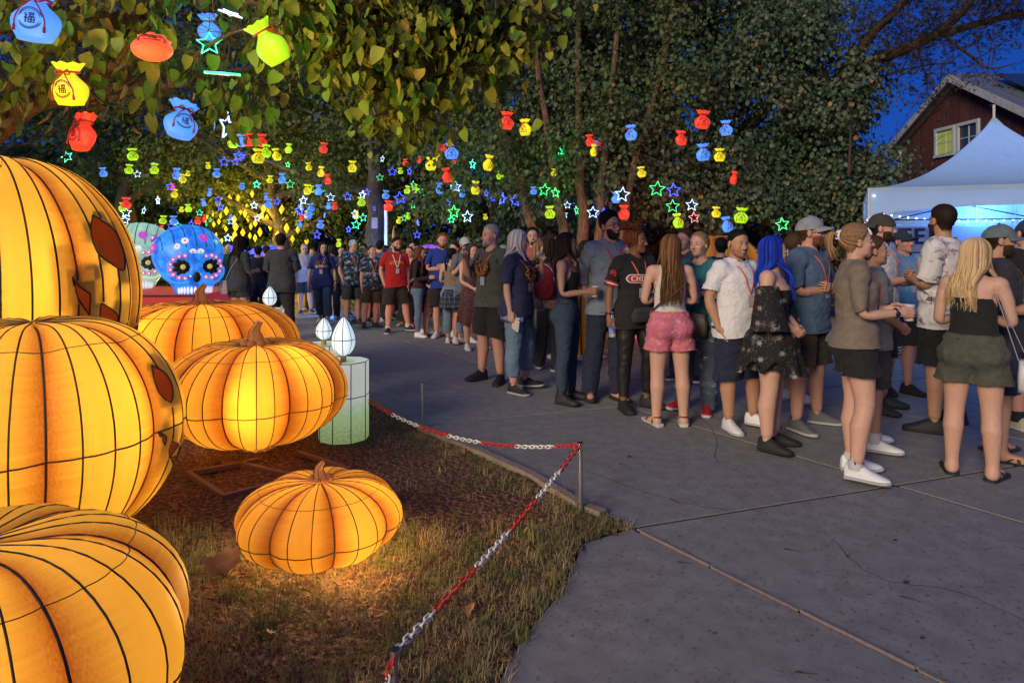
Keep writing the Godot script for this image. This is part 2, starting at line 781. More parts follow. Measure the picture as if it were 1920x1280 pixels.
func ring(p: Vector3, a: float, b: float, c: float) -> float:
	var x := p.x / a
	var z := (p.z - c) / b
	var q := sqrt(x * x + z * z)
	if q < .05:
		return -minf(a, b)
	return q * (q - 1.0) / sqrt(x * x / (a * a) + z * z / (b * b))


func torso(p: Vector3, more := 0.0) -> float:
	var i := clampi(int((p.y - .76) / .005), 0,159)
	var d := ring(p, ta[i] + more, tb[i] + more, tc[i])
	var over := maxf(p.y - 1.47,.82 - p.y)
	if over > 0.0:
		return sqrt(maxf(d, 0.0) * maxf(d, 0.0) + over * over) if d > -.02 else maxf(over, d)
	return d


func chain(p: Vector3, pts: Array, rs: Array, more := 0.0) -> float:
	var q := Vector3(absf(p.x), p.y, p.z)
	var d := 1e9
	for i in pts.size() - 1:
		d = smin(d, bone(q, pts[i], pts[i + 1], rs[i] + more, rs[i + 1] + more), .006)
	return d


func body_field(p: Vector3) -> float:
	var d := torso(p)
	var q := Vector3(absf(p.x), p.y, p.z)
	d = smin(d,bone(q,Vector3(.05,1.435,-.018),Vector3(.15,1.42,-.015),.045,.05),.06)
	d = smin(d,bone(p,Vector3(0,1.42,-.024),Vector3(0,1.56,-.004),.058,.053),.05)
	if q.x > .06:
		d = smin(d, chain(p, ARM, ARM_R_), .035)
	if p.y < 1.06:
		# the two legs stay apart: blended with the trunk, not with each other
		d = smin(d, chain(p, LEG, LEG_R), .05)
		d = smin(d, egg(q, Vector3(.075,.895,-.075), Vector3(.085,.085,.075)), .05)
	if p.y < .2:
		d = smin(d,bone(q,Vector3(.105,.045,-.035),Vector3(.112,.032,.1),.036,.03),.04)
		d = smin(d,bone(q,Vector3(.108,.024,.1),Vector3(.12,.018,.165),.03,.02),.03)
	return d


func head_field(p: Vector3) -> float:
	# y is measured from the chin; the face looks along +z
	var q := Vector3(absf(p.x), p.y, p.z)
	var d := egg(p, Vector3(0,.15,-.012), Vector3(.075,.085,.096))
	d = smin(d, egg(p, Vector3(0,.088,.03), Vector3(.059,.08,.058)), .03)
	d = smin(d, egg(p, Vector3(0,.036,.038), Vector3(.046,.032,.045)), .03)
	d = smin(d, p.distance_to(Vector3(0,.014,.072)) - .016,.025)
	d = smin(d, egg(q, Vector3(.038,.08,.058), Vector3(.022,.024,.022)), .02)
	d = smin(d,bone(q,Vector3(.01,.133,.08),Vector3(.046,.13,.063),.01,.009),.015)
	d = -smin(-d, q.distance_to(Vector3(.031,.112,.1)) - .019,.014)
	d = smin(d,bone(p,Vector3(0,.118,.086),Vector3(0,.08,.108),.007,.0115),.012)
	d = smin(d, q.distance_to(Vector3(.011,.075,.094)) - .008,.008)
	d = smin(d,bone(q,Vector3(0,.054,.089),Vector3(.018,.051,.081),.0065,.004),.006)
	d = smin(d,bone(q,Vector3(0,.043,.088),Vector3(.016,.045,.081),.007,.004),.006)
	d = minf(d, egg(q, Vector3(.078,.105,-.01), Vector3(.009,.03,.018)))
	d = smin(d,bone(p,Vector3(0,-.07,-.024),Vector3(0,.06,-.018),.054,.05),.03)
	return d


func hand_field(p: Vector3, curl: float) -> float:
	# a left hand hanging from the wrist along -y, palm facing -x (towards the thigh), thumb towards +z
	var d := egg(p, Vector3(0,-.045,.002), Vector3(.015,.05,.04))
	d = smin(d, bone(p, Vector3(0,.03,0), Vector3(0,-.02,0), .024,.022), .02)
	for f in 4:
		var z: float = [.03,.01,-.01,-.028][f]
		var l: float = [.04,.045,.041,.032][f]
		var at := Vector3(0,-.084 + absf(z - .005) * .25, z)
		var r := .0092 - .0006 * f
		var a := 0.0
		for s in 3:
			a += curl * [.75,1.0,.7][s]
			var to: Vector3 = at + Vector3(-sin(a), -cos(a), z * .15) * l * [1.0,.68,.55][s]
			d = smin(d, bone(p, at, to, r, r - .0008), .006)
			at = to
			r -= .0009
	var t1 := Vector3(-.008,-.022,.03)
	var t2 := t1 + Vector3(-.012 - .016 * curl, -.03,.024 - .012 * curl)
	var t3 := t2 + Vector3(-.012 * curl - .004,-.028,.006 - .014 * curl)
	d = smin(d, bone(p, t1, t2,.014,.0105), .012)
	return smin(d, bone(p, t2, t3,.0105,.0085), .006)


# ---- weights
class Pelt:
	# a mesh at rest with what it takes to bend it
	var b: Build
	var w := PackedFloat32Array()      # four weights a vertex
	var k := PackedInt32Array()        # their bones
	var trunk := PackedFloat32Array()  # how much of it is trunk
	var axis := PackedVector3Array()   # the nearest point on its limb's bone
	var rest_n: PackedVector3Array


func weigh(b: Build, sharp := 2.0) -> Pelt:
	var s := Pelt.new()
	s.b = b
	var n := b.v.size()
	s.w.resize(n * 4)
	s.k.resize(n * 4)
	s.trunk.resize(n)
	s.axis.resize(n)
	for i in n:
		var p := b.v[i]
		var left := p.x >= 0.0
		var ids := [PELVIS, SPINE, CHEST, NECK]
		if p.y > 1.5:
			ids = [CHEST, NECK, HEAD]
		elif p.y < 1.0:
			ids.append_array([THIGH_L, SHIN_L, FOOT_L] if left else [THIGH_R, SHIN_R, FOOT_R])
		if on_arm(p) or sleeve_at(p) > .28 and absf(p.x) > .25:
			ids.append_array([ARM_L, FORE_L] if left else [ARM_R, FORE_R])
		var best := []
		for id in ids:
			var a: Vector3 = JOINT[id]
			var d: Vector3 = TIP[id] - a
			var t := clampf((p - a).dot(d) / d.length_squared(), 0.0,1.0)
			var q: Vector3 = a + d * t
			var far := p.distance_to(q)
			if id <= NECK:
				far = maxf(far - (.07 if id != NECK else .03),.004)   # the trunk is thick: its bones reach further
				if id == PELVIS and p.y < .86:
					far += (.86 - p.y) * .9
			else:
				far = maxf(far - .02,.004)
			best.append([1.0 / pow(far + .006, sharp), id, q])
		best.sort_custom(func(x, y): return x[0] > y[0])
		var sum := 0.0
		for j in mini(4, best.size()):
			sum += best[j][0]
		var tr := 0.0
		var ax := Vector3.ZERO
		var lim := 0.0
		for j in 4:
			if j < best.size():
				var x: float = best[j][0] / sum
				s.w[i * 4 + j] = x
				s.k[i * 4 + j] = best[j][1]
				if best[j][1] <= NECK:
					tr += x
				else:
					ax += best[j][2] * x
					lim += x
		s.trunk[i] = tr
		s.axis[i] = ax / lim if lim > 0.0 else p
	s.rest_n = b.normals()
	return s


func rigid(b: Build, id: int, second := -1, share = null) -> Pelt:
	# a mesh that moves with one bone, or is shared between two
	var s := Pelt.new()
	s.b = b
	var n := b.v.size()
	s.w.resize(n * 4)
	s.k.resize(n * 4)
	s.trunk.resize(n)
	s.axis = b.v.duplicate()
	for i in n:
		var x := 1.0 if second < 0 else clampf(share.call(b.v[i]), 0.0,1.0)
		s.w[i * 4] = x
		s.k[i * 4] = id
		s.w[i * 4 + 1] = 1.0 - x
		s.k[i * 4 + 1] = maxi(second, 0)
	s.rest_n = b.normals()
	return s


func body_skin(cell: float) -> Pelt:
	var key := "body%f" % cell
	if not cache.has(key):
		cache[key] = weigh(nets(Vector3(-.6,-.02,-.22),Vector3(.6,1.58,.24),cell,body_field))
	return cache[key]


func head_mesh(cell: float) -> Build:
	var key := "head%f" % cell
	if not cache.has(key):
		cache[key] = nets(Vector3(-.11,-.09,-.13),Vector3(.11,.26,.15),cell,head_field)
	return cache[key]


func hand_mesh(curl: float, cell: float) -> Build:
	var key := "hand%f %f" % [curl, cell]
	if not cache.has(key):
		cache[key] = nets(Vector3(-.11,-.22,-.07),Vector3(.04,.06,.09),cell,func(p): return hand_field(p,curl))
	return cache[key]


# ---- clothes
func trim(b: Build, cut: Callable, cell: float) -> Build:
	# drops what lies past the cut and draws the edge up to it, so that hems and cuffs end clean
	var n := b.v.size()
	var c := PackedFloat32Array()
	c.resize(n)
	for i in n:
		c[i] = cut.call(b.v[i])
	var out := Build.new()
	var to := PackedInt32Array()
	to.resize(n)
	to.fill(-1)
	for t in range(0, b.idx.size(), 3):
		var ins := 0
		for j in 3:
			if c[b.idx[t + j]] <= 0.0:
				ins += 1
		if ins == 0:
			continue
		var ids := []
		for j in 3:
			var i := b.idx[t + j]
			if to[i] < 0:
				var p := b.v[i]
				if c[i] > 0.0:
					for r in 2:
						var e := cell * .3
						var x: float = cut.call(p)
						var g := Vector3(cut.call(p + Vector3(e,0,0)) - x,cut.call(p + Vector3(0,e,0)) - x,cut.call(p + Vector3(0,0,e)) - x)/e
						if g.length_squared() > .05:
							p -= g * x / g.length_squared()
				to[i] = out.add(p)
			ids.append(to[i])
		out.tri(ids[0], ids[1], ids[2])
	return out


func hem(b: Build, r: float) -> void:
	# a rolled hem along every open edge
	var open := {}
	for t in range(0, b.idx.size(), 3):
		for e in 3:
			var x := b.idx[t + e]
			var y := b.idx[t + (e + 1) % 3]
			if not open.erase(Vector2i(y, x)):
				open[Vector2i(x, y)] = true
	var up := {}
	for e in open:
		for i: int in [e.x, e.y]:
			if not up.has(i):
				up[i] = b.v.size()
				for k in 4:
					b.add(b.v[i])
	var n := b.normals()
	for e in open:
		var d := (b.v[e.y] - b.v[e.x]).normalized()
		for i: int in [e.x, e.y]:
			var s := d.cross(n[i])
			for k in 4:
				b.v[up[i] + k] = b.v[i] + (n[i] * cos(k * PI * .5) + s * sin(k * PI * .5)) * r
	for e in open:
		for k in 4:
			b.quad(up[e.x] + k, up[e.y] + k, up[e.y] + (k + 1) % 4, up[e.x] + (k + 1) % 4)


func wrinkle(b: Build, amount: float, across := 1.0, scale := 9.0) -> void:
	var nn := b.normals()
	for i in b.v.size():
		var p := b.v[i] * scale
		var x := fold.get_noise_3d(p.x*across,p.y*1.3,p.z*across) + .5*fold.get_noise_3d(p.x*2.2 + 9.0,p.y*2.0,p.z*2.2)
		var e := 1.0 - 2.0*absf(fold.get_noise_3d(p.x*across*.8 + 4.0,p.y*1.1 + p.x*.5,p.z*across*.8))
		b.v[i] += nn[i] * (x * .8 + 1.3 * maxf(e, 0.0) * e * e - .4) * amount


func sleeve_at(p: Vector3) -> float:
	# how far down the arm, in metres from the shoulder
	var q := Vector3(absf(p.x), p.y, p.z)
	return (q - Vector3(.172,1.415,-.015)).dot(Vector3(.642,-.767,0))


func on_arm(p: Vector3) -> bool:
	# whether a point of the resting body belongs to an arm rather than to the side of the trunk
	var q := Vector3(absf(p.x), p.y, p.z) - Vector3(.172,1.415,-.015)
	return q.x > -.03 and absf(q.x*-.767 - q.y*.642) < .125 and (q.x > .04 or q.y > -.1)


func neck_cut(p: Vector3, rad: float, drop: float) -> float:
	# past the neckline: within rad of the neck, lower in front by drop
	var r := Vector2(p.x, p.z + .012).length()
	var low := 1.455 - drop*clampf((p.z + .06)/.15,0.0,1.0) + maxf(r - rad,0.0)*1.2
	return minf((p.y - low) * .8, rad * 1.25 - r)


# kinds of top: how loose, sleeve length, hem, neck radius, neck drop, belly blouse
const TOPS := {
	"boxy": [.02,.23,.9,.072,.035],
	"tee": [.016,.2,.84,.072,.035],"loose_tee": [.024,.23,.8,.075,.04],"polo": [.02,.2,.83,.07,.06],
	"shirt": [.024,.22,.8,.072,.08],"rolled": [.024,.36,.8,.072,.08],"long": [.012,.52,.98,.072,.05],
	"tank": [.006,-.02,1.00,.115,.1],"camisole": [.006,-.02,1.03,.125,.13],"tube": [.006,-.02,1.00,.3,.02],"vneck": [.022,.06,.86,.085,.13]}


func top_skin(kind: String, cell: float) -> Pelt:
	var key := "%s%f" % [kind, cell]
	if cache.has(key):
		return cache[key]
	var o: Array = TOPS[kind]
	var loose: float = o[0]
	var sleeve: float = o[1]
	var hem: float = o[2]
	var field := func(p: Vector3) -> float:
		var q := Vector3(absf(p.x), p.y, p.z)
		var y := clampf(p.y, .92,1.47) if p.y < 1.0 else minf(p.y, 1.47)
		var i := clampi(int((y - .76) / .005), 0,159)
		var blouse := loose * (1.0 + .5 * smoothstep(1.3,1.05, p.y)) if loose > .01 else 0.0
		var d := ring(p, ta[i] + blouse + .004, tb[i] + blouse + .004, tc[i])
		if p.y < 1.12 and loose > .01:
			d = smin(d, chain(p, LEG, LEG_R, loose * .8 + .004), .05)
		if p.y > 1.47:
			d = maxf(d, p.y - 1.49)
		if p.y < .72:
			d = maxf(d, .7 - p.y)
		d = smin(d,egg(q,Vector3(.075,.895,-.075),Vector3(.085,.085,.075) + Vector3.ONE*(loose*.8 + .004)),.05)
		d = smin(d,bone(q,Vector3(.05,1.435,-.018),Vector3(.15,1.42,-.015),.045 + loose*.6,.05 + loose*.6),.06)
		if q.x > .03:
			var s := sleeve_at(p)
			d = smin(d, chain(p, ARM, ARM_R_, loose * (.7 + clampf(s, 0.0,.3) * 2.0)), .035)
		return d
	var cut := func(p: Vector3) -> float:
		var c := hem + .012 * sin(p.x * 9.0 + 1.0) - p.y
		if sleeve > 0.0 and on_arm(p):
			c = maxf(c, sleeve_at(p) - sleeve)
		elif sleeve <= 0.0 and p.y > 1.2:
			c = maxf(c, absf(p.x) - .15 + .03 * smoothstep(1.24,1.4, p.y))
		elif sleeve <= 0.0:
			c = maxf(c, absf(p.x) - .215)
		if kind == "tube":
			return maxf(c, p.y - 1.315)
		return maxf(c, neck_cut(p, o[3], o[4]))
	var b := trim(nets(Vector3(-.6,.66,-.26),Vector3(.6,1.55,.26),cell,field),cut,cell)
	wrinkle(b, .001 + loose * .26,1.0,7.0)
	hem(b, .0042)
	cache[key] = weigh(b)
	return cache[key]


# kinds of bottoms: how loose at the hip, how loose at the hem, hem height, waist height
const BOTTOMS := {
	"shorts": [.014,.042,.53,1.00],"short_shorts": [.012,.04,.7,1.05],"hot_shorts": [.012,.045,.74,1.06],"long_shorts": [.018,.05,.46,1.00],
	"skinny": [.006,.007,.13,1.07],"leggings": [.004,.004,.14,1.06],"capri": [.012,.022,.2,1.05],"jeans": [.014,.034,.06,1.03],"wide": [.014,.058,.045,1.06],"trousers": [.012,.036,.05,1.02]}


func bottom_skin(kind: String, cell: float) -> Pelt:
	var key := "%s%f" % [kind, cell]
	if cache.has(key):
		return cache[key]
	var o: Array = BOTTOMS[kind]
	var hem: float = o[2]
	var field := func(p: Vector3) -> float:
		var q := Vector3(absf(p.x), p.y, p.z)
		var t := clampf((.86 - p.y) / (.86 - hem), 0.0,1.0)
		var more := lerpf(o[0], o[1], t)
		var d := torso(p, o[0]) if p.y < 1.3 else 1.0
		d = smin(d,egg(q,Vector3(.075,.895,-.075),Vector3(.085,.085,.075) + Vector3.ONE*float(o[0])),.05)
		var g := q + Vector3(0.0,0.0,0.0)
		g.x -= more*.35*t      # a wide leg hangs outwards, so that the two do not run together
		return smin(d, chain(g, LEG, LEG_R, more), .045)
	var cut := func(p: Vector3) -> float:
		return maxf(hem + .006 * sin(p.x * 30.0) - p.y, p.y - float(o[3]))
	var b := trim(nets(Vector3(-.3,hem - .06,-.26),Vector3(.3,1.16,.26),cell,field),cut,cell)
	wrinkle(b, .003 + float(o[1]) * .14,1.1,9.0)
	hem(b, .0042)
	cache[key] = weigh(b)
	return cache[key]


func skirt_skin(waist: float,hem: float,flare: float,pleats: int,cell: float,bust := false) -> Pelt:
	var key := "skirt%f%f%f%d" % [waist, hem, flare, pleats]
	if cache.has(key):
		return cache[key]
	var b := Build.new()
	var rows := int((waist - hem) / cell)
	var segs := 56
	for i in rows + 1:
		var y := lerpf(waist, hem, float(i) / rows)
		var t := clampf((1.02 - y) / (1.02 - hem), 0.0,1.0)
		var yy := maxf(y, .92)
		var n := clampi(int((yy - .76) / .005), 0,159)
		var a := ta[n] + .012 + flare * t
		var d := tb[n] + .014 + flare * t * .9 + .03 * smoothstep(1.02,.93, y)
		for k in segs:
			var g := TAU * k / segs
			var wave := 1.0 + .07*t*sin(g*pleats + .6*sin(g*3.0) + y*2.0) + .03*t*sin(g*5.0 + 2.0)
			b.add(Vector3(cos(g)*a*wave,y + .008*t*sin(g*7.0),sin(g)*d*wave + tc[n]))
	for i in rows:
		for k in segs:
			var m := i * segs + k
			var r := i * segs + (k + 1) % segs
			b.quad(m, m + segs, r + segs, r)
	cache[key] = weigh(b, 1.3)
	return cache[key]


# ---- posing
class Figure:
	var root: Node3D
	var pose: Array            # one Transform3D a bone, from rest to posed
	var build: Dictionary
	var scale := 1.0
	var at: Transform3D        # the person's place in the scene


func shortest(from: Vector3, to: Vector3) -> Basis:
	var a := from.normalized()
	var b := to.normalized()
	var ax := a.cross(b)
	if ax.length() < 1e-5:
		return Basis()
	return Basis(ax.normalized(), a.angle_to(b))


func pose_of(o: Dictionary) -> Array:
	# o: lean, twist, look (head turn), nod, tilt; arm_l / arm_r = [upper direction, forearm direction, hand roll, wrist bend]; leg_l / leg_r = [thigh direction, shin direction, toes out]
	var t := []
	t.resize(17)
	var turn := func(id: int, basis: Basis) -> void:
		var up: Transform3D = t[ROOT[id]] if ROOT[id] >= 0 else Transform3D()
		var j: Vector3 = JOINT[id]
		t[id] = up * Transform3D(basis, j - basis * j)
	turn.call(PELVIS, Basis.from_euler(Vector3(0,0, o.get("hip", 0.0))))
	var lean: float = o.get("lean", 0.0)
	var twist: float = o.get("twist", 0.0)
	turn.call(SPINE, Basis.from_euler(Vector3(lean * .5, twist * .5,-o.get("hip", 0.0))))
	turn.call(CHEST, Basis.from_euler(Vector3(lean * .5, twist * .5,0)))
	var look: float = o.get("look", 0.0)
	turn.call(NECK,Basis.from_euler(Vector3(o.get("nod",0.0)*.4 - lean*.4,look*.4,o.get("tilt",0.0)*.5)))
	turn.call(HEAD,Basis.from_euler(Vector3(o.get("nod",0.0)*.6 - lean*.3,look*.6,o.get("tilt",0.0)*.5)))
	for side in 2:
		var ids: Array = [[ARM_L, FORE_L, HAND_L], [ARM_R, FORE_R, HAND_R]][side]
		var m := 1.0 if side == 0 else -1.0
		var arm: Array = o.get("arm_l" if side == 0 else "arm_r", ARMS.down)
		var dirs := [arm[0] * Vector3(m, 1,1), arm[1] * Vector3(m, 1,1)]
		var rest := Vector3(.642 * m, -.767,0)
		var up: Transform3D = t[CHEST]
		var inv := up.basis.inverse()
		# dirs are given in the trunk's frame
		var b1 := shortest(rest, dirs[0])
		turn.call(ids[0], b1)
		var b2 := shortest(b1 * rest, dirs[1]) * b1
		turn.call(ids[1], b1.inverse() * b2)
		var roll := Basis(rest.normalized(), arm[2] * m)
		var bend := Basis(Vector3(0,0,1), -(arm[3] if arm.size() > 3 else 0.0) * m)
		turn.call(ids[2], roll * bend)
	for side in 2:
		var ids: Array = [[THIGH_L, SHIN_L, FOOT_L], [THIGH_R, SHIN_R, FOOT_R]][side]
		var m := 1.0 if side == 0 else -1.0
		var leg: Array = o.get("leg_l" if side == 0 else "leg_r",[Vector3(.03,-1,.01),Vector3(.02,-1,-.02),.15])
		var d1: Vector3 = leg[0] * Vector3(m, 1,1)
		var d2: Vector3 = leg[1] * Vector3(m, 1,1)
		var r1: Vector3 = TIP[ids[0]] - JOINT[ids[0]]
		var r2: Vector3 = TIP[ids[1]] - JOINT[ids[1]]
		var b1 := shortest(r1, d1)
		turn.call(ids[0], b1)
		var b2 := shortest(b1 * r2, d2) * b1
		turn.call(ids[1], b1.inverse() * b2)
		# the foot stays flat and turns out
		turn.call(ids[2], b2.inverse() * Basis(Vector3.UP, leg[2] * m))
	# stand on the ground: the lower foot touches it
	var low := 1e9
	for id in [FOOT_L, FOOT_R]:
		low = minf(low, (t[id] * JOINT[id]).y - .085)
	for i in 17:
		t[i] = Transform3D(Basis(), Vector3(0,-low, 0)) * t[i]
	return t


const ARMS := {
	"down": [Vector3(.16,-1,0.0),Vector3(.06,-1,.16),0.0],"down_out": [Vector3(.28,-1,-.05),Vector3(.1,-1,.15),0.0],
	"pocket": [Vector3(.3,-1,-.22),Vector3(-.16,-1,.25),0.0],"hold": [Vector3(.18,-1,.08),Vector3(-.3,.05,1.0),.2],
	"hold_in": [Vector3(.2,-1,.15),Vector3(-.75,.15,.75),.2],"hold_up": [Vector3(.22,-1,.25),Vector3(-.35,.85,.65),0.0],
	"drink": [Vector3(.45,-.75,.55),Vector3(-.55,1.0,.35),0.0],"phone": [Vector3(.25,-.85,.5),Vector3(-.28,.9,.55),0.0],
	"cross": [Vector3(.25,-1,.22),Vector3(-1.0,.12,.55),.5],"cross_over": [Vector3(.25,-1,.3),Vector3(-1.0,.02,.4),.5],
	"waist": [Vector3(.28,-1,.02),Vector3(-.7,-.12,.75),.3],"front": [Vector3(.14,-1,.12),Vector3(-.55,-.55,.7),.2],
	"raised": [Vector3(.35,.75,.25),Vector3(-.05,1.0,.1),0.0],"walk_fore": [Vector3(.14,-1,.22),Vector3(.02,-1,.4),0.0],"walk_back": [Vector3(.16,-1,-.25),Vector3(.06,-1,0.0),0.0]}


func bend(f: Figure, s: Pelt, hide = null, shrink = null, keep_color := false) -> Build:
	var out := Build.new()
	var n := s.b.v.size()
	var bd := f.build
	var fa: PackedFloat32Array = bd.a
	var fb: PackedFloat32Array = bd.b
	var lg: float = bd.leg
	var ag: float = bd.arm
	out.v.resize(n)
	out.uv.resize(n)
	var rigid_one := s.w[0] == 1.0 and s.k[0] >= HEAD and n > 0 and s.trunk[0] == 0.0 and s.axis[0] == s.b.v[0]
	for i in n:
		var p := s.b.v[i]
		out.uv[i] = Vector2(p.x, p.y)
		if shrink != null and shrink.call(p):
			p -= s.rest_n[i] * .01
		var tr := s.trunk[i]
		if tr > 0.0:
			var yi := clampi(int((p.y - .76) / .005), 0,159)
			p.x *= lerpf(1.0, fa[yi], tr)
			p.z = lerpf(p.z,(p.z - tc[yi])*(fb[yi] if p.z > tc[yi] else lerpf(1.0,fb[yi],.55)) + tc[yi],tr)
		if tr < 1.0 and not rigid_one:
			var g := lg if s.b.v[i].y < 1.0 and absf(s.b.v[i].x) < .33 else ag
			var ax := s.axis[i]
			p += (p - ax) * (g - 1.0) * (1.0 - tr)
		var q := Vector3.ZERO
		var j := i * 4
		for m in 4:
			var w := s.w[j + m]
			if w > .001:
				q += (f.pose[s.k[j + m]] * p) * w
		out.v[i] = q
	out.c = s.b.c
	if hide != null:
		var gone := PackedByteArray()
		gone.resize(n)
		for i in n:
			gone[i] = 1 if hide.call(s.b.v[i]) else 0
		for t in range(0, s.b.idx.size(), 3):
			if gone[s.b.idx[t]] + gone[s.b.idx[t + 1]] + gone[s.b.idx[t + 2]] < 3:
				out.tri(s.b.idx[t], s.b.idx[t + 1], s.b.idx[t + 2])
	else:
		out.idx = s.b.idx.duplicate()
	return out


func join(a: Build, b: Build) -> void:
	var at := a.v.size()
	a.v.append_array(b.v)
	a.uv.append_array(b.uv)
	a.c.append_array(b.c)
	for i in b.idx:
		a.idx.append(i + at)


func placed(b: Build, t: Transform3D) -> Build:
	var out := Build.new()
	out.v = t * b.v
	out.uv = b.uv.duplicate()
	out.c = b.c.duplicate()
	out.idx = b.idx.duplicate()
	if t.basis.determinant() < 0.0:
		for i in range(0, out.idx.size(), 3):
			var x := out.idx[i]
			out.idx[i] = out.idx[i + 1]
			out.idx[i + 1] = x
	return out


# ---- heads, hair, shoes and the rest of a person
const SKINS := {"fair": Color(.56,.33,.24),"pink": Color(.54,.29,.21),"tan": Color(.44,.24,.15),"brown": Color(.26,.125,.07),"deep": Color(.15,.068,.04)}
const HAIRS := {"black": Color(.012,.01,.01),"dark": Color(.028,.017,.012),"brown": Color(.075,.04,.022),"auburn": Color(.11,.035,.016),"chestnut": Color(.13,.062,.028),"fairbrown": Color(.26,.15,.075),
	"blonde": Color(.48,.33,.18),"grey": Color(.25,.25,.26),"silver": Color(.55,.52,.5),"blue": Color(.012,.035,.36),"red": Color(.2,.07,.03)}
const UP_HEAD := Vector3(0,1.515,.008)


func hairline(p: Vector3) -> float:
	return hairline_at(p) + .01 * fold.get_noise_3d(p.x * 90.0, p.y * 90.0, p.z * 90.0)


func hairline_at(p: Vector3) -> float:
	# how far above the hairline
	var z := p.z
	var low := 0.0
	if z < -.05:
		low = .03
	elif z < -.005:
		low = lerpf(.03,.098, (z + .05) / .045)
	elif z < .025:
		low = lerpf(.098,.13, (z + .005) / .03)
	elif z < .06:
		low = lerpf(.13,.18, (z - .025) / .035)
	else:
		low = lerpf(.18,.206, clampf((z - .06) / .02,0.0,1.0))
	if absf(p.x) > .0775 and p.y > .07 and p.y < .138 and z > -.04 and z < .02:
		return -.01
	return p.y - low


func shell(cell: float,zone: Callable,rough: float,seed_: float,col: Color,skin := Color(-1,0,0)) -> Build:
	# a skin lifted off the head where zone says so: zone gives the thickness
	var h := head_mesh(cell)
	var nn := h.normals()
	var out := Build.new()
	var to := PackedInt32Array()
	to.resize(h.v.size())
	to.fill(-1)
	var th := PackedFloat32Array()
	th.resize(h.v.size())
	for i in h.v.size():
		th[i] = zone.call(h.v[i])
	for t in range(0, h.idx.size(), 3):
		if th[h.idx[t]] <= 0.0 and th[h.idx[t + 1]] <= 0.0 and th[h.idx[t + 2]] <= 0.0:
			continue
		var ids := []
		for j in 3:
			var i := h.idx[t + j]
			if to[i] < 0:
				var p := h.v[i]
				var q := p * 60.0
				var x := fold.get_noise_3d(q.x * 1.6 + seed_, q.y * .5, q.z * .8)
				var lift := maxf(th[i], 0.0)
				var k := .8 + .5 * fold.get_noise_3d(q.x * 2.0, q.y * 1.0 + seed_, q.z * 2.0)
				out.tint = Color(col.r * k, col.g * k, col.b * k)
				if skin.r >= 0.0:
					out.tint = skin.lerp(out.tint, clampf(lift / .0035 + .25,0.0,1.0))
				to[i] = out.add(p + nn[i]*(lift*(1.0 + rough*x) - (.001 if th[i] <= 0.0 else -.0015)))
			ids.append(to[i])
		out.tri(ids[0], ids[1], ids[2])
	return out


func lock(b: Build, path: Array, r: float, col: Color, shade: float, sides := 4) -> void:
	var n := path.size()
	var rs := []
	for i in n:
		var t := float(i) / (n - 1)
		rs.append(r*(.75 + .5*sin(PI*minf(t*1.3,1.0)))*(1.0 - .75*smoothstep(.75,1.0,t)))
	b.tint = Color(col.r * shade, col.g * shade, col.b * shade)
	b.tube(path, rs, sides, true, .55)


func fall(phi: float,layer: float,length: float,wave: float,ph: float,front: bool,out_: float) -> Array:
	# one lock: from the crown over the skull and down
	var pts := []
	var c := Vector3(0,.142,-.012)
	var r := Vector3(.08,.092,.103) + Vector3.ONE * layer
	for i in 6:
		var th := deg_to_rad(lerpf(14.0,102.0, i / 5.0))
		pts.append(c + Vector3(sin(phi)*sin(th)*r.x,cos(th)*r.y,cos(phi)*sin(th)*r.z))
	var last: Vector3 = pts[-1]
	var steps := maxi(int(length / .045), 2)
	for i in range(1, steps + 1):
		var t := float(i) / steps
		var y := last.y - length * t
		var s := smoothstep(.06,-.1, y)
		var x := last.x * (1.0 + out_ * t) + wave * sin(ph + t * length * 30.0) * t
		var tz := (.105 + layer if front else -.122 - layer * 1.3)
		var z := lerpf(last.z,tz if absf(phi) < 2.6 or not front else last.z,s) + wave*cos(ph*1.7 + t*length*27.0)*t
		pts.append(Vector3(x, y, z))
	return pts


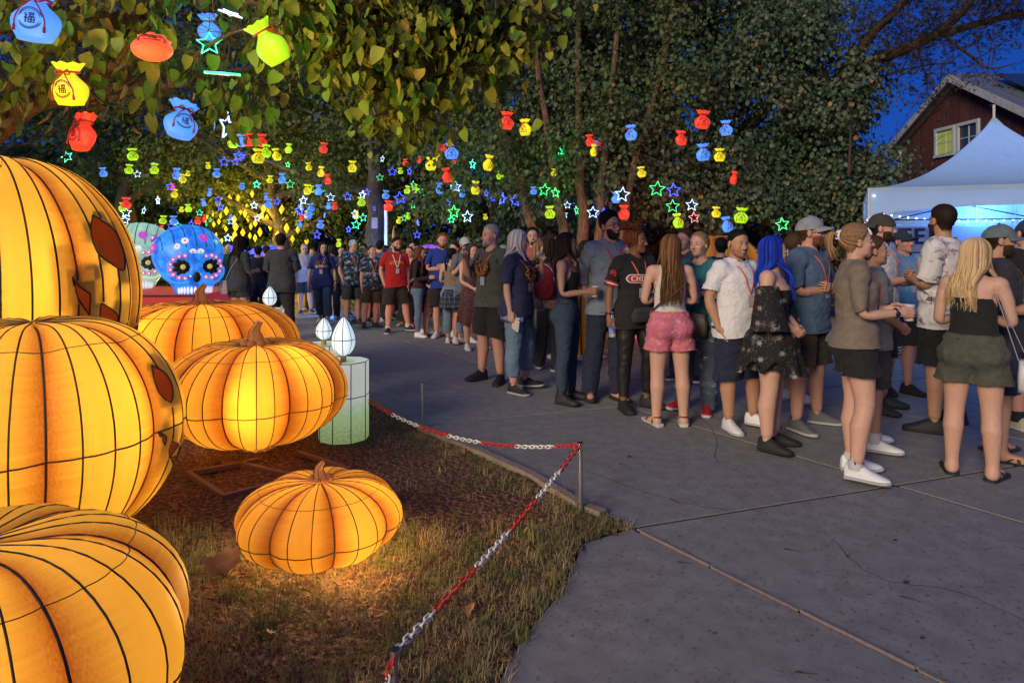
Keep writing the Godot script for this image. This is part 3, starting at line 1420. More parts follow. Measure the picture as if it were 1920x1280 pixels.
func hair_of(style: String,col: Color,cell: float,seed_: int,skin: Color,capped: bool) -> Build:
	var r := RandomNumberGenerator.new()
	r.seed = seed_
	var thick := func(p: Vector3) -> float:
		var d := hairline(p)
		return 0.0 if d <= 0.0 else .012 * smoothstep(0.0,.035, d)
	match style:
		"fade":
			thick = func(p: Vector3) -> float:
				var d := hairline(p)
				return 0.0 if d <= 0.0 else lerpf(.0042,.013,smoothstep(.14,.21,p.y))*smoothstep(0.0,.03,d)
		"buzz":
			thick = func(p: Vector3) -> float:
				return 0.0 if hairline(p) <= 0.0 else .0028 * smoothstep(0.0,.02, hairline(p))
		"receding":
			thick = func(p: Vector3) -> float:
				var d := hairline(p - Vector3(0,0,0.0)) - (.02 if p.z > 0.0 else 0.0)
				return 0.0 if d <= 0.0 else .006 * smoothstep(0.0,.03, d)
		"tousled":
			thick = func(p: Vector3) -> float:
				var d := hairline(p)
				return 0.0 if d <= 0.0 else lerpf(.008,.03,smoothstep(.15,.23,p.y))*smoothstep(0.0,.03,d)
	var free := thick
	if capped:
		# under a cap only what shows below its rim
		thick = func(p: Vector3) -> float: return minf(free.call(p),.005) if p.y < .15 else 0.0
	var b := shell(cell,thick,.6 if style in ["short","tousled"] else .15,seed_*1.3,col,skin)
	var locks := 0
	var length := .3
	var wave := .004
	var rad := .012
	var out_ := .1
	match style:
		"long":
			locks = 330; length = .52; wave = .006; rad = .0062
		"wavy":
			locks = 270; length = .34; wave = .014; rad = .0068; out_ = .35
		"loose":
			locks = 300; length = .4; wave = .011; rad = .0064; out_ = .3
		"shoulder":
			locks = 240; length = .2; wave = .006; rad = .0062; out_ = .25
		"bob":
			locks = 70; length = .11; wave = .004; rad = .012; out_ = .1
		"curly":
			locks = 90; length = .24; wave = .02; rad = .016; out_ = .7
	if cell > .007:
		locks = locks / 2
		rad *= 1.4
	for i in locks:
		var phi := deg_to_rad(lerpf(62.0,298.0, (i + r.randf()) / locks))
		if phi > PI:
			phi -= TAU
		var front := absf(phi) < 1.55 and r.randf() < .5
		var path := fall(phi,r.randf()*.016,length*r.randf_range(.82,1.05),wave,r.randf()*TAU,front,out_)
		lock(b,path,rad*(r.randf_range(.7,1.25) if r.randf() < .9 else .3),col,r.randf_range(.5,1.6))
	if style in ["ponytail", "low_ponytail", "bun"]:
		# combed back from the hairline to where it is tied
		var tie := Vector3(0,.155 if style == "ponytail" else .09 if style == "low_ponytail" else .17,-.112)
		for i in 54:
			var a := deg_to_rad(lerpf(-172.0,172.0, (i + r.randf()) / 54.0))
			var z0 := .072 * cos(a) - .008
			var st := Vector3(.078 * sin(a), 0.0, z0)
			st.y = clampf(lerpf(.1,.215,smoothstep(-.01,.062,z0)),.05,.215) if z0 > -.03 else .075
			st.x *= sqrt(maxf(1.0 - pow((st.y - .142) / .098,2.0), .15))
			var path := []
			for k in 7:
				var q := st.lerp(tie, k / 6.0) - Vector3(0,.142,-.012)
				var e := q / Vector3(.0835,.0985,.1065)
				path.append(q/maxf(e.length(),.3)*lerpf(1.0,1.04,r.randf()) + Vector3(0,.142,-.012))
			lock(b, path, .0075, col, r.randf_range(.6,1.5))
	if style == "ponytail":
		for i in 46:
			var a := r.randf() * TAU
			var q := Vector3(cos(a) * .012,.155 + sin(a) * .012,-.112)
			var e := Vector3(r.randf_range(-.045,.045),r.randf_range(-.02,.06),r.randf_range(-.185,-.13))
			var m := Vector3(e.x * .8,.165 + r.randf() * .02,-.165 - r.randf() * .02)
			lock(b,smooth_path([q,m,(m + e)*.5 + Vector3(0,0,-.022),e],3),.009,col,r.randf_range(.7,1.4))
	if style == "low_ponytail":
		for i in 36:
			var a := r.randf() * TAU
			var q := Vector3(cos(a) * .012,.09 + sin(a) * .012,-.105)
			var e := Vector3(r.randf_range(-.03,.03),r.randf_range(-.2,-.12),r.randf_range(-.16,-.125))
			lock(b,smooth_path([q,Vector3(e.x,.06,-.16),(q + e)*.5 + Vector3(0,0,-.04),e],3),.009,col,r.randf_range(.7,1.4))
	if style == "bun":
		b.tint = col
		b.ball(Vector3(0,.17,-.115), Vector3(.036,.036,.03), 12,8)
	if style == "locs":
		for i in 120:
			var a := r.randf() * TAU
			var u := r.randf()
			var q := Vector3(sin(a) * .055,.205 + .02 * u, -.025 + cos(a) * .06)
			var e := q + Vector3(sin(a)*r.randf_range(.02,.055),r.randf_range(.02,.085),cos(a)*.05 - .02)
			lock(b,smooth_path([q,(q + e)*.5 + Vector3(r.randf() - .5,r.randf() - .2,r.randf() - .5)*.04,e,e + Vector3(r.randf() - .5,-.6,r.randf() - .5)*.05],3),.0075,col,r.randf_range(.6,1.7))
		for i in 40:
			var phi := deg_to_rad(lerpf(58.0,302.0, (i + r.randf()) / 40.0))
			lock(b,fall(phi if phi < PI else phi - TAU,.008,.03 + r.randf()*.06,.006,r.randf()*6.0,false,.2),.008,col,r.randf_range(.6,1.6))
	return b


func face_details(col_hair: Color, skin: Color, smile: bool) -> Build:
	var b := Build.new()
	for s in [-1.0,1.0]:
		# eyeball, iris, upper lid, brow
		b.tint = Color(.55,.53,.5)
		b.ball(Vector3(s * .031,.1125,.0795), Vector3(.0135,.0085,.0105), 12,8)
		b.tint = Color(.015,.01,.008)
		b.ball(Vector3(s * .0312,.1125,.0868), Vector3(.0056,.006,.0042), 10,6)
		b.tint = Color(skin.r * .35, skin.g * .28, skin.b * .28)
		b.tube([Vector3(s*.0165,.113,.0855),Vector3(s*.025,.1195,.0905),Vector3(s*.035,.12,.089),Vector3(s*.0455,.1135,.08)],[.0016,.0026,.0026,.0014],5)
		b.tint = Color(minf(col_hair.r,skin.r*.55),minf(col_hair.g,skin.g*.5),minf(col_hair.b,skin.b*.5))
		b.tube([Vector3(s*.013,.1335,.0905),Vector3(s*.028,.139,.0865),Vector3(s*.04,.1375,.078),Vector3(s*.05,.1315,.066)],[.003,.0042,.0036,.0018],6,true,.8)
	if smile:
		b.tint = Color(.62,.59,.54)
		b.tube([Vector3(-.023,.0525,.08),Vector3(-.01,.0475,.0895),Vector3(.01,.0475,.0895),Vector3(.023,.0525,.08)],[.0022,.0052,.0052,.0022],6)
	else:
		b.tint = Color(skin.r * .28, skin.g * .16, skin.b * .16)
		b.tube([Vector3(-.022,.0485,.0805),Vector3(-.008,.0488,.0915),Vector3(.008,.0488,.0915),Vector3(.022,.0485,.0805)],[.0012,.0022,.0022,.0012],5)
	for s in [-1.0,1.0]:
		b.tint = Color(skin.r * .2, skin.g * .14, skin.b * .14)
		b.ball(Vector3(s * .0075,.069,.1005), Vector3(.0034,.0022,.004), 6,4)
	return b


func cap_mesh(part: String) -> Build:
	# a baseball cap in head coordinates: crown, bill
	var b := Build.new()
	if part == "crown":
		var prof := []
		for i in 9:
			var a := PI * .5 * i / 8.0
			prof.append(Vector2(cos(a) * 1.0, sin(a)))
		for k in 33:
			var g := TAU * k / 32
			for i in 9:
				var q: Vector2 = prof[i]
				var tall := .098 if sin(g) > -.2 else .088
				b.add(Vector3(cos(g)*q.x*.09,.152 - .012*(1.0 - q.y)*(1.0 - sin(g)) + q.y*tall,-.01 + sin(g)*q.x*.112),Vector2(float(k)/32,q.y))
		for k in 32:
			for i in 8:
				var a := k * 9 + i
				b.quad(a, a + 9, a + 10, a + 1)
		b.ball(Vector3(0,.2505,-.01), Vector3(.009,.005,.009), 8,4)
	else:
		for j in 2:
			for i in 6:
				for k in 13:
					var t := i / 5.0
					var g := PI * (.12 + .76 * k / 12.0)
					var x := cos(g) * (.088 + .006 * t)
					var z := -.01 + sin(g) * (.112 + .078 * t * (.35 + .65 * sin(g)))
					b.add(Vector3(x, .152 - .01 * t - x * x * 2.6 * (.5 + t) + .004 * (1 - j), z))
		for j in 2:
			for i in 5:
				for k in 12:
					var a := j * 78 + i * 13 + k
					if j == 0:
						b.quad(a, a + 13, a + 14, a + 1)
					else:
						b.quad(a, a + 1, a + 14, a + 13)
		for k in 12:
			b.quad(65 + k, 65 + 78 + k, 66 + 78 + k, 66 + k)
	return b


func glasses_mesh() -> Build:
	var b := Build.new()
	for s in [-1.0,1.0]:
		var loop := []
		for k in 17:
			var a := TAU * k / 16
			loop.append(Vector3(s*(.033 + .0235*cos(a)),.1105 + .0185*sin(a),.1055 - .01*absf(.033 + .0235*cos(a))/.05))
		b.tube(loop, [.0021], 5, false)
		b.tube([Vector3(s*.0565,.115,.094),Vector3(s*.076,.116,.06),Vector3(s*.083,.114,-.004),Vector3(s*.083,.1,-.022)],[.0019],4)
	b.tube([Vector3(-.0095,.114,.104),Vector3(0,.117,.108),Vector3(.0095,.114,.104)],[.002],5)
	return b


func beard_mesh(cell: float, col: Color, full: float, seed_: int, skin: Color) -> Build:
	# full: 1 a full beard, 0.5 a goatee
	return shell(cell, func(p: Vector3) -> float:
		if p.z < .005 or p.y < -.03:
			return 0.0
		var top := .058 + .042*smoothstep(.03,.07,absf(p.x)) + .01*fold.get_noise_3d(p.x*80.0,p.y*80.0,p.z*80.0)
		if full < .6 and (absf(p.x) > .032 or p.z < .05):
			return 0.0
		if Vector2(p.x / .023, (p.y - .048) / .0085).length() < 1.0 and p.z > .06:
			return 0.0
		if p.y > top or (p.z > .092 and p.y > .064):
			return 0.0
		return .0062*smoothstep(0.0,.028,top - p.y)*smoothstep(-.005,.03,p.z) + .0002,.6,seed_*.7,col,skin)


func shoe_sections(kind: String) -> Array:
	# z, half width, height, centre x
	if kind == "boot":
		return [[-.082,.026,.09,.104],[-.07,.036,.12,.104],[-.03,.041,.125,.105],[.02,.041,.105,.107],[.07,.044,.08,.111],[.12,.047,.066,.115],[.165,.042,.055,.118],[.195,.022,.045,.119]]
	return [[-.086,.022,.08,.104],[-.076,.036,.106,.104],[-.04,.044,.112,.105],[.005,.046,.112,.107],[.045,.046,.098,.11],[.09,.049,.076,.114],[.14,.049,.06,.117],[.175,.04,.05,.119],[.197,.022,.04,.12]]


func shoe_mesh(kind: String, part: String) -> Build:
	# a left shoe round the resting foot
	var b := Build.new()
	var secs := shoe_sections(kind)
	var thick := .03 if kind in ["boot","platform"] else (.014 if kind in ["slide","flipflop"] else .026)
	if part == "sole":
		for j in 2:
			for s in secs:
				for x in [-1.0,1.0]:
					b.add(Vector3(s[3] + x*(s[1] + .004),thick*j + (.006*smoothstep(.12,.2,s[0])),s[0]*1.03))
		var n := secs.size()
		for i in n - 1:
			var a := i * 2
			var t := n * 2 + a
			b.quad(a, a + 2, a + 3, a + 1)
			b.quad(t, t + 1, t + 3, t + 2)
			b.quad(a, t, t + 2, a + 2)
			b.quad(a + 1, a + 3, t + 3, t + 1)
		b.quad(0,1, n * 2 + 1, n * 2)
		b.quad(n * 2 - 2, n * 4 - 2, n * 4 - 1, n * 2 - 1)
		return b
	if kind in ["slide", "flipflop", "platform", "sandal"]:
		var bands: Array = [[.07,.045],[.125,.03]] if kind == "slide" else [[.1,.022]] if kind == "flipflop" else [[.1,.032],[-.02,.022]]
		for band in bands:
			for j in 2:
				for k in 13:
					var a := PI * k / 12
					var z: float = band[0] + (j - .5) * band[1]
					b.add(Vector3(.112 + cos(a)*.046,thick*.6 + sin(a)*(.062 - .22*maxf(z - .04,0.0) + (.02 if z < 0.0 else 0.0)),z - .01*sin(a)))
			var at := b.v.size() - 26
			for k in 12:
				b.quad(at + k, at + k + 1, at + k + 14, at + k + 13)
		if kind in ["platform", "sandal"]:
			b.tube([Vector3(.068,.06,-.02),Vector3(.07,.085,-.045),Vector3(.104,.088,-.07),Vector3(.14,.085,-.045),Vector3(.142,.06,-.02)],[.008],6)
		if kind == "flipflop":
			b.tube([Vector3(.07,.02,.02),Vector3(.095,.055,.09),Vector3(.1,.022,.145)],[.006],6)
			b.tube([Vector3(.152,.02,.02),Vector3(.125,.055,.09),Vector3(.1,.022,.145)],[.006],6)
		return b
	for s in secs:
		for k in 13:
			var a := PI * k / 12
			var w: float = s[1]
			b.add(Vector3(s[3] + cos(a)*w*(1.0 - .12*sin(a)),.016 + (s[2] - .016)*pow(sin(a),.62),s[0]))
	for i in secs.size() - 1:
		for k in 12:
			var a := i * 13 + k
			b.quad(a, a + 1, a + 14, a + 13)
	for e in [0, secs.size() - 1]:
		for k in range(1,12):
			if e == 0:
				b.tri(e * 13, e * 13 + k + 1, e * 13 + k)
			else:
				b.tri(e * 13, e * 13 + k, e * 13 + k + 1)
	if kind == "boot":
		b.tube([Vector3(.104,.08,-.018),Vector3(.104,.15,-.016),Vector3(.104,.2,-.016)],[.05,.052,.053],14,false)
	return b


func lace_mesh() -> Build:
	var b := Build.new()
	for i in 5:
		var z := .035 + i * .017
		var y := .106 - i * .0088
		b.tube([Vector3(.09,y - .006,z),Vector3(.11,y + .002,z + .008),Vector3(.132,y - .006,z)],[.0032],4)
	return b


# ---- one person
const LEGS := {
	"stand": [[Vector3(.05,-1,.02),Vector3(.03,-1,-.02),.2],[Vector3(.05,-1,0.0),Vector3(.03,-1,-.03),.25]],
	"relaxed": [[Vector3(.1,-1,.08),Vector3(.05,-1,-.14),.35],[Vector3(.04,-1,-.02),Vector3(.02,-1,-.03),.15]],
	"wide": [[Vector3(.14,-1,.02),Vector3(.1,-1,-.03),.35],[Vector3(.14,-1,.02),Vector3(.1,-1,-.03),.35]],
	"step": [[Vector3(.04,-1,.2),Vector3(.02,-1,-.08),.1],[Vector3(.04,-1,-.1),Vector3(.02,-1,-.22),.2]],
	"walk": [[Vector3(.02,-1,.34),Vector3(0.0,-1,-.05),.05],[Vector3(.02,-1,-.14),Vector3(.02,-1,-.5),.1]]}


func person(o: Dictionary) -> Figure:
	var far: bool = o.get("far", false)
	var cell := .024 if far else .0155
	var hc := .0085 if far else .0055
	var sex: float = o.get("sex", 0.0)
	var fat: float = o.get("fat", .15)
	var fa := PackedFloat32Array()
	var fb := PackedFloat32Array()
	for i in 160:
		var y := .76 + i * .005
		fa.append(lerpf(1.0,table(TORSO_Y,WOMAN_A,y),sex)*(1.0 + fat*table(TORSO_Y,HEAVY_A,y)))
		fb.append(lerpf(1.0,table(TORSO_Y,WOMAN_B,y),sex)*(1.0 + fat*table(TORSO_Y,HEAVY_B,y)))
	var f := Figure.new()
	f.build = {"a": fa,"b": fb,"leg": lerpf(1.0,1.02,sex) + fat*.3,"arm": lerpf(1.04,.86,sex) + fat*.28}
	var p := o.duplicate()
	for k in ["look", "nod", "tilt", "lean", "twist", "hip"]:
		p[k] = deg_to_rad(o.get(k,0.0) + {"look": 5.0,"nod": 4.0,"tilt": 5.0,"lean": 2.5,"twist": 6.0,"hip": 3.5}[k]*sin(o.at.x*37.0 + o.at.z*91.0 + k.length()*2.3))
	p.arm_l = ARMS[o.get("l", "down")]
	p.arm_r = ARMS[o.get("r", "down")]
	var lg: Array = LEGS[o.get("legs", "stand")]
	p.leg_l = lg[1] if o.get("flip", false) else lg[0]
	p.leg_r = lg[0] if o.get("flip", false) else lg[1]
	f.pose = pose_of(p)
	f.scale = float(o.h) / 1.755
	var root := thing("person",o.label,"person",o.at,deg_to_rad(o.yaw),o.get("group","people waiting in the queue"))
	root.scale = Vector3.ONE * f.scale
	f.root = root
	f.at = Transform3D(Basis(Vector3.UP,deg_to_rad(o.yaw)).scaled(Vector3.ONE*f.scale),o.at)
	var skin: Color = SKINS[o.get("skin", "fair")]
	var hair: Array = o.get("hair", ["short", "dark"])
	var hcol: Color = HAIRS[hair[1]]
	var sd := int(absf(o.at.x) * 131.0 + absf(o.at.z) * 57.0)
	# --- the body: one surface with head and hands
	var top: Array = o.get("top", [])
	var bot: Array = o.get("bottom", [])
	var dress: Array = o.get("dress", [])
	var hem_low: float = 2.0
	if bot.size():
		hem_low = BOTTOMS[bot[0]][2]
	elif dress.size():
		hem_low = dress[1]
	var sleeve: float = -.02
	var neck_y := 1.3
	var belly := 1.1
	if top.size():
		sleeve = TOPS[top[0]][1]
		belly = TOPS[top[0]][2]
		neck_y = 1.38 if TOPS[top[0]][3] < .1 else 1.28
	var bot_top: float = BOTTOMS[bot[0]][3] if bot.size() else 1.05
	var shod: bool = o.has("shoes") and o.shoes[0] in ["sneaker", "slipon", "boot"]
	var slim: bool = top.size() > 0 and top[0] in ["tank", "camisole", "tube"]
	var under := func(q: Vector3) -> bool:
		if on_arm(q) or absf(q.x) > .25:
			return sleeve > .05 and sleeve_at(q) < sleeve - .015
		if shod and q.y < .12:
			return true
		if q.y > hem_low + .03 and q.y < bot_top - .03:
			return true
		return q.y >= belly + .04 and q.y < (1.25 if slim else neck_y) and top.size() > 0
	var deep := func(q: Vector3) -> bool:
		if shod and q.y < .055:
			return true
		if on_arm(q) or absf(q.x) > .25:
			return sleeve > .1 and sleeve_at(q) < sleeve - .07 and sleeve_at(q) > 0.0
		if q.y > hem_low + .1 and q.y < bot_top - .1:
			return dress.size() == 0
		return q.y >= belly + .1 and q.y < (1.18 if slim else neck_y - .06) and top.size() > 0
	var body := bend(f, body_skin(cell), deep, under)
	body.c.resize(body.v.size())
	body.c.fill(skin)
	var hs: float = o.get("head", 1.0)
	var headb := placed(head_mesh(hc),Transform3D(Basis().scaled(Vector3(hs,hs,hs)*Vector3(lerpf(1.04,.97,sex) + fat*.08,1,1)),UP_HEAD))
	var hm := head_mesh(hc)
	headb.c.resize(headb.v.size())
	for i in headb.v.size():
		var q := hm.v[i]
		var c := skin
		var m := Vector2(q.x / .021, (q.y - .0485) / .0105).length()
		if q.z > .074 and m < 1.0:
			c = Color(skin.r*.8,skin.g*.52,skin.b*.55) if sex > .5 else Color(skin.r*.85,skin.g*.68,skin.b*.68)
		elif absf(absf(q.x) - .04) < .02 and absf(q.y - .075) < .018 and q.z > .05:
			c = Color(skin.r * 1.0, skin.g * .86, skin.b * .86)
		elif o.get("stubble", false) and q.y < .062 and q.z > -.01 and q.y > -.01:
			c = skin.lerp(hcol, .35)
		headb.c[i] = c
	var fd := placed(face_details(hcol,skin,o.get("smile",false)),Transform3D(Basis().scaled(Vector3(hs,hs,hs)),UP_HEAD))
	join(headb, fd)
	var share := func(q: Vector3) -> float: return smoothstep(1.46,1.54, q.y)
	join(body, bend(f, rigid(headb, HEAD, NECK, share)))
	for side in 2:
		var name_: String = o.get("l" if side == 0 else "r", "down")
		var grip: bool = name_ in ["hold","hold_in","hold_up","drink","phone","cross","cross_over","front","waist"] or o.get("grip_l" if side == 0 else "grip_r",false)
		var hb := placed(hand_mesh(.95 if grip else .28,.0075 if far else .0052),hand_rest(side))
		hb.c.resize(hb.v.size())
		hb.c.fill(Color(skin.r, skin.g * .94, skin.b * .92))
		join(body, bend(f, rigid(hb, HAND_L if side == 0 else HAND_R)))
	var bo := obj("body", body.mesh(true), mats.skin, root)
	# --- clothes
	var cc := .026 if far else .017
	if bot.size():
		obj(BOTTOM_NAME[bot[0]], bend(f, bottom_skin(bot[0], cc)).mesh(), bot[1], root)
	if dress.size() and dress[4] == null:
		dress[4] = top[1]
	if dress.size():
		obj("dress_skirt" if top.size() and top[1] == dress[4] else "skirt",bend(f,skirt_skin(dress[0],dress[1],dress[2],dress[3],.03)).mesh(),dress[4],root)
	if top.size():
		obj(TOP_NAME[top[0]], bend(f, top_skin(top[0], cc)).mesh(), top[1], root)
		if top[0] in ["polo", "shirt", "rolled"]:
			var cb := Build.new()
			var lp := []
			for k in 21:
				var a := TAU * (k - 5.0) / 20.0 + PI * .5
				lp.append(Vector3(cos(a)*.074,1.47 - .03*maxf(sin(a),0.0),-.018 + sin(a)*.068))
			cb.tube(lp, [.017], 6, true, .45)
			obj("collar",bend(f,rigid(cb,CHEST,NECK,func(_q): return .7)).mesh(),o.get("collar",top[1]),root)
	# --- hair, beard, cap, glasses
	var head_t := Transform3D(Basis().scaled(Vector3.ONE * hs), UP_HEAD)
	if hair[0] != "bald":
		var hb := placed(hair_of(hair[0], hcol, hc, sd, skin, o.has("cap")), head_t)
		obj("hair", bend(f, rigid(hb, HEAD)).mesh(true), mats.hair, root)
	if o.has("beard"):
		var bb := placed(beard_mesh(hc,HAIRS[o.get("beard_col",hair[1])] + Color(.016,.011,.008),o.beard,sd,skin),head_t)
		obj("beard", bend(f, rigid(bb, HEAD)).mesh(true), mats.hair, root)
	if o.has("cap"):
		var cap: Array = o.cap
		var turn := Basis(Vector3.UP, PI if cap.size() > 2 and cap[2] else 0.0)
		var ct := head_t*Transform3D(turn,Vector3(0,-.002,-.012 if cap.size() > 2 and cap[2] else 0.0))
		var cr := obj("cap",bend(f,rigid(placed(cap_mesh("crown"),ct),HEAD)).mesh(),cap[0],root)
		obj("bill", bend(f, rigid(placed(cap_mesh("bill"), ct), HEAD)).mesh(), cap[1], cr)
		if cap.size() > 3:
			var lb := Build.new()
			lb.ball(Vector3(0,.208,.084),Vector3(.024,.022,.006),16,6,Basis(Vector3.RIGHT,-.45))
			obj("round_patch", bend(f, rigid(placed(lb, ct), HEAD)).mesh(), cap[3], cr)
			var rb := Build.new()
			var loop := []
			for k in 17:
				var a := TAU * k / 16
				loop.append(Vector3(cos(a)*.015,.208 + sin(a)*.0135,.0895 - sin(a)*.0065))
			rb.tube(loop, [.0016], 4, false)
			obj("patch_ring", bend(f, rigid(placed(rb, ct), HEAD)).mesh(), mats.white_plastic, cr)
	if o.get("glasses", false):
		obj("glasses",bend(f,rigid(placed(glasses_mesh(),head_t),HEAD)).mesh(),o.get("frames",mats.black_plastic),root)
	# --- shoes
	if o.has("shoes"):
		var sh: Array = o.shoes
		for side in 2:
			var m := Transform3D() if side == 0 else Transform3D(Basis.from_scale(Vector3(-1,1,1)),Vector3.ZERO)
			var id := FOOT_L if side == 0 else FOOT_R
			var up := obj(SHOE_NAME[sh[0]],bend(f,rigid(placed(shoe_mesh(sh[0],"upper"),m),id)).mesh(),sh[1],root)
			obj("sole", bend(f, rigid(placed(shoe_mesh(sh[0], "sole"), m), id)).mesh(), sh[2], up)
			if sh[0] == "sneaker" and not far:
				obj("laces", bend(f, rigid(placed(lace_mesh(), m), id)).mesh(), sh[2], up)
			if o.has("socks"):
				var sb := Build.new()
				sb.tube([Vector3(.104,.07,-.014),Vector3(.104,.12,-.014),Vector3(.104,.06 + float(o.socks[0]),-.013)],[.054,.052,.056],14,false)
				obj("sock", bend(f, rigid(placed(sb, m), id)).mesh(), o.socks[1], root)
	if o.has("lanyard"):
		lanyard(f, o.lanyard, o.get("pretzels", 0))
	if o.has("watch"):
		var wid := FORE_L if o.watch == "l" else FORE_R
		var wb := Build.new()
		var wl := []
		for k in 15:
			var a := TAU * k / 14
			wl.append(Vector3(cos(a), 0, sin(a)) * .03)
		wb.tube(wl, [.007], 6, false)
		wb.ball(Vector3(.03,0,0), Vector3(.007,.018,.018), 10,6)
		var wt := hand_rest(0 if o.watch == "l" else 1)*Transform3D(Basis(),Vector3(0,.035,0))
		obj("wrist_watch", bend(f, rigid(placed(wb, wt), wid)).mesh(), mats.black_plastic, root)
	return f


const BOTTOM_NAME := {"shorts": "shorts","short_shorts": "shorts","hot_shorts": "shorts","long_shorts": "shorts","skinny": "jeans","leggings": "leggings","capri": "cropped_jeans","jeans": "jeans","wide": "wide_jeans","trousers": "trousers"}
const TOP_NAME := {"tee": "t_shirt","loose_tee": "t_shirt","boxy": "t_shirt","polo": "polo_shirt","shirt": "shirt","rolled": "shirt","long": "long_sleeved_top","tank": "tank_top","camisole": "tank_top","tube": "tube_top","vneck": "blouse"}
const SHOE_NAME := {"sneaker": "sneaker","slipon": "slip_on_shoe","boot": "boot","slide": "slide_sandal","flipflop": "flip_flop","platform": "platform_sandal","sandal": "sandal"}


func hand_rest(side: int) -> Transform3D:
	var l := Transform3D(Basis(Vector3(.767,.642,0),Vector3(-.642,.767,0),Vector3(0,0,1)),JOINT[HAND_L])
	return l if side == 0 else Transform3D(Basis.from_scale(Vector3(-1,1,1)),Vector3.ZERO)*l


func front_z(f: Figure, y: float, x := 0.0) -> float:
	# where the chest or belly lies in front at this height, clothes included
	var i := clampi(int((y - .76) / .005), 0,159)
	var a: float = (ta[i] + .02) * f.build.a[i]
	return (tb[i] + .02) * f.build.b[i] * sqrt(maxf(1.0 - x * x / (a * a), .05)) + tc[i]


func lanyard(f: Figure, m: Material, pretzels: int) -> void:
	var low := 1.2
	var pts := [Vector3(0,1.475,-.085),Vector3(.058,1.478,-.05),Vector3(.076,1.462,-.008),Vector3(.07,1.43,front_z(f,1.43,.07) + .012)]
	for y in [1.38,1.33,1.27]:
		var x := lerpf(.012,.066, (y - low) / .22)
		pts.append(Vector3(x, y, front_z(f, y, x) + .014))
	pts.append(Vector3(0, low, front_z(f, low) + .018))
	var path := smooth_path(pts, 3)
	var b := Build.new()
	b.tube(path, [.0068], 5, true, .4)
	var mirror := []
	for p in path:
		mirror.append(p * Vector3(-1,1,1))
	b.tube(mirror, [.0068], 5, true, .4)
	var share := func(p: Vector3) -> float: return smoothstep(1.15,1.35, p.y)
	var cord := obj("lanyard", bend(f, rigid(b, CHEST, SPINE, share)).mesh(), m, f.root)
	var c := Build.new()
	c.box(Vector3(0,low - .062,front_z(f,low - .06) + .022),Vector3(.062,.092,.004),Basis(),.0015)
	obj("badge", bend(f, rigid(c, SPINE)).mesh(), mats.badge, cord)
	if pretzels > 0:
		var r := RandomNumberGenerator.new()
		r.seed = pretzels
		var q := Build.new()
		for i in pretzels:
			var t := float(i) / pretzels
			var a := (t - .5) * 4.6
			var y := 1.3 - cos(a) * .085
			var x := sin(a) * .075
			var c0 := Vector3(x, y, front_z(f, y, x) + .03)
			var loop := []
			var bs := Basis.from_euler(Vector3(r.randf() * 3.0, r.randf() * 3.0, r.randf() * 3.0))
			for k in 9:
				var g := TAU * k / 8
				loop.append(c0 + bs * Vector3(cos(g) * .022, sin(g) * .017,0))
			q.tube(loop, [.0062], 5, false)
		obj("pretzel_necklace", bend(f, rigid(q, CHEST)).mesh(), mats.pretzel, f.root)


func in_hand(f: Figure,side: int,upright := true,off := Vector3(-.036,-.075,0.0)) -> Transform3D:
	# where a thing held in this hand stands
	var t: Transform3D = f.at * f.pose[HAND_L if side == 0 else HAND_R] * hand_rest(side)
	var at: Vector3 = t * off
	if upright:
		return Transform3D(Basis(Vector3.UP, f.root.rotation.y), at)
	return Transform3D(t.basis.orthonormalized(), at)


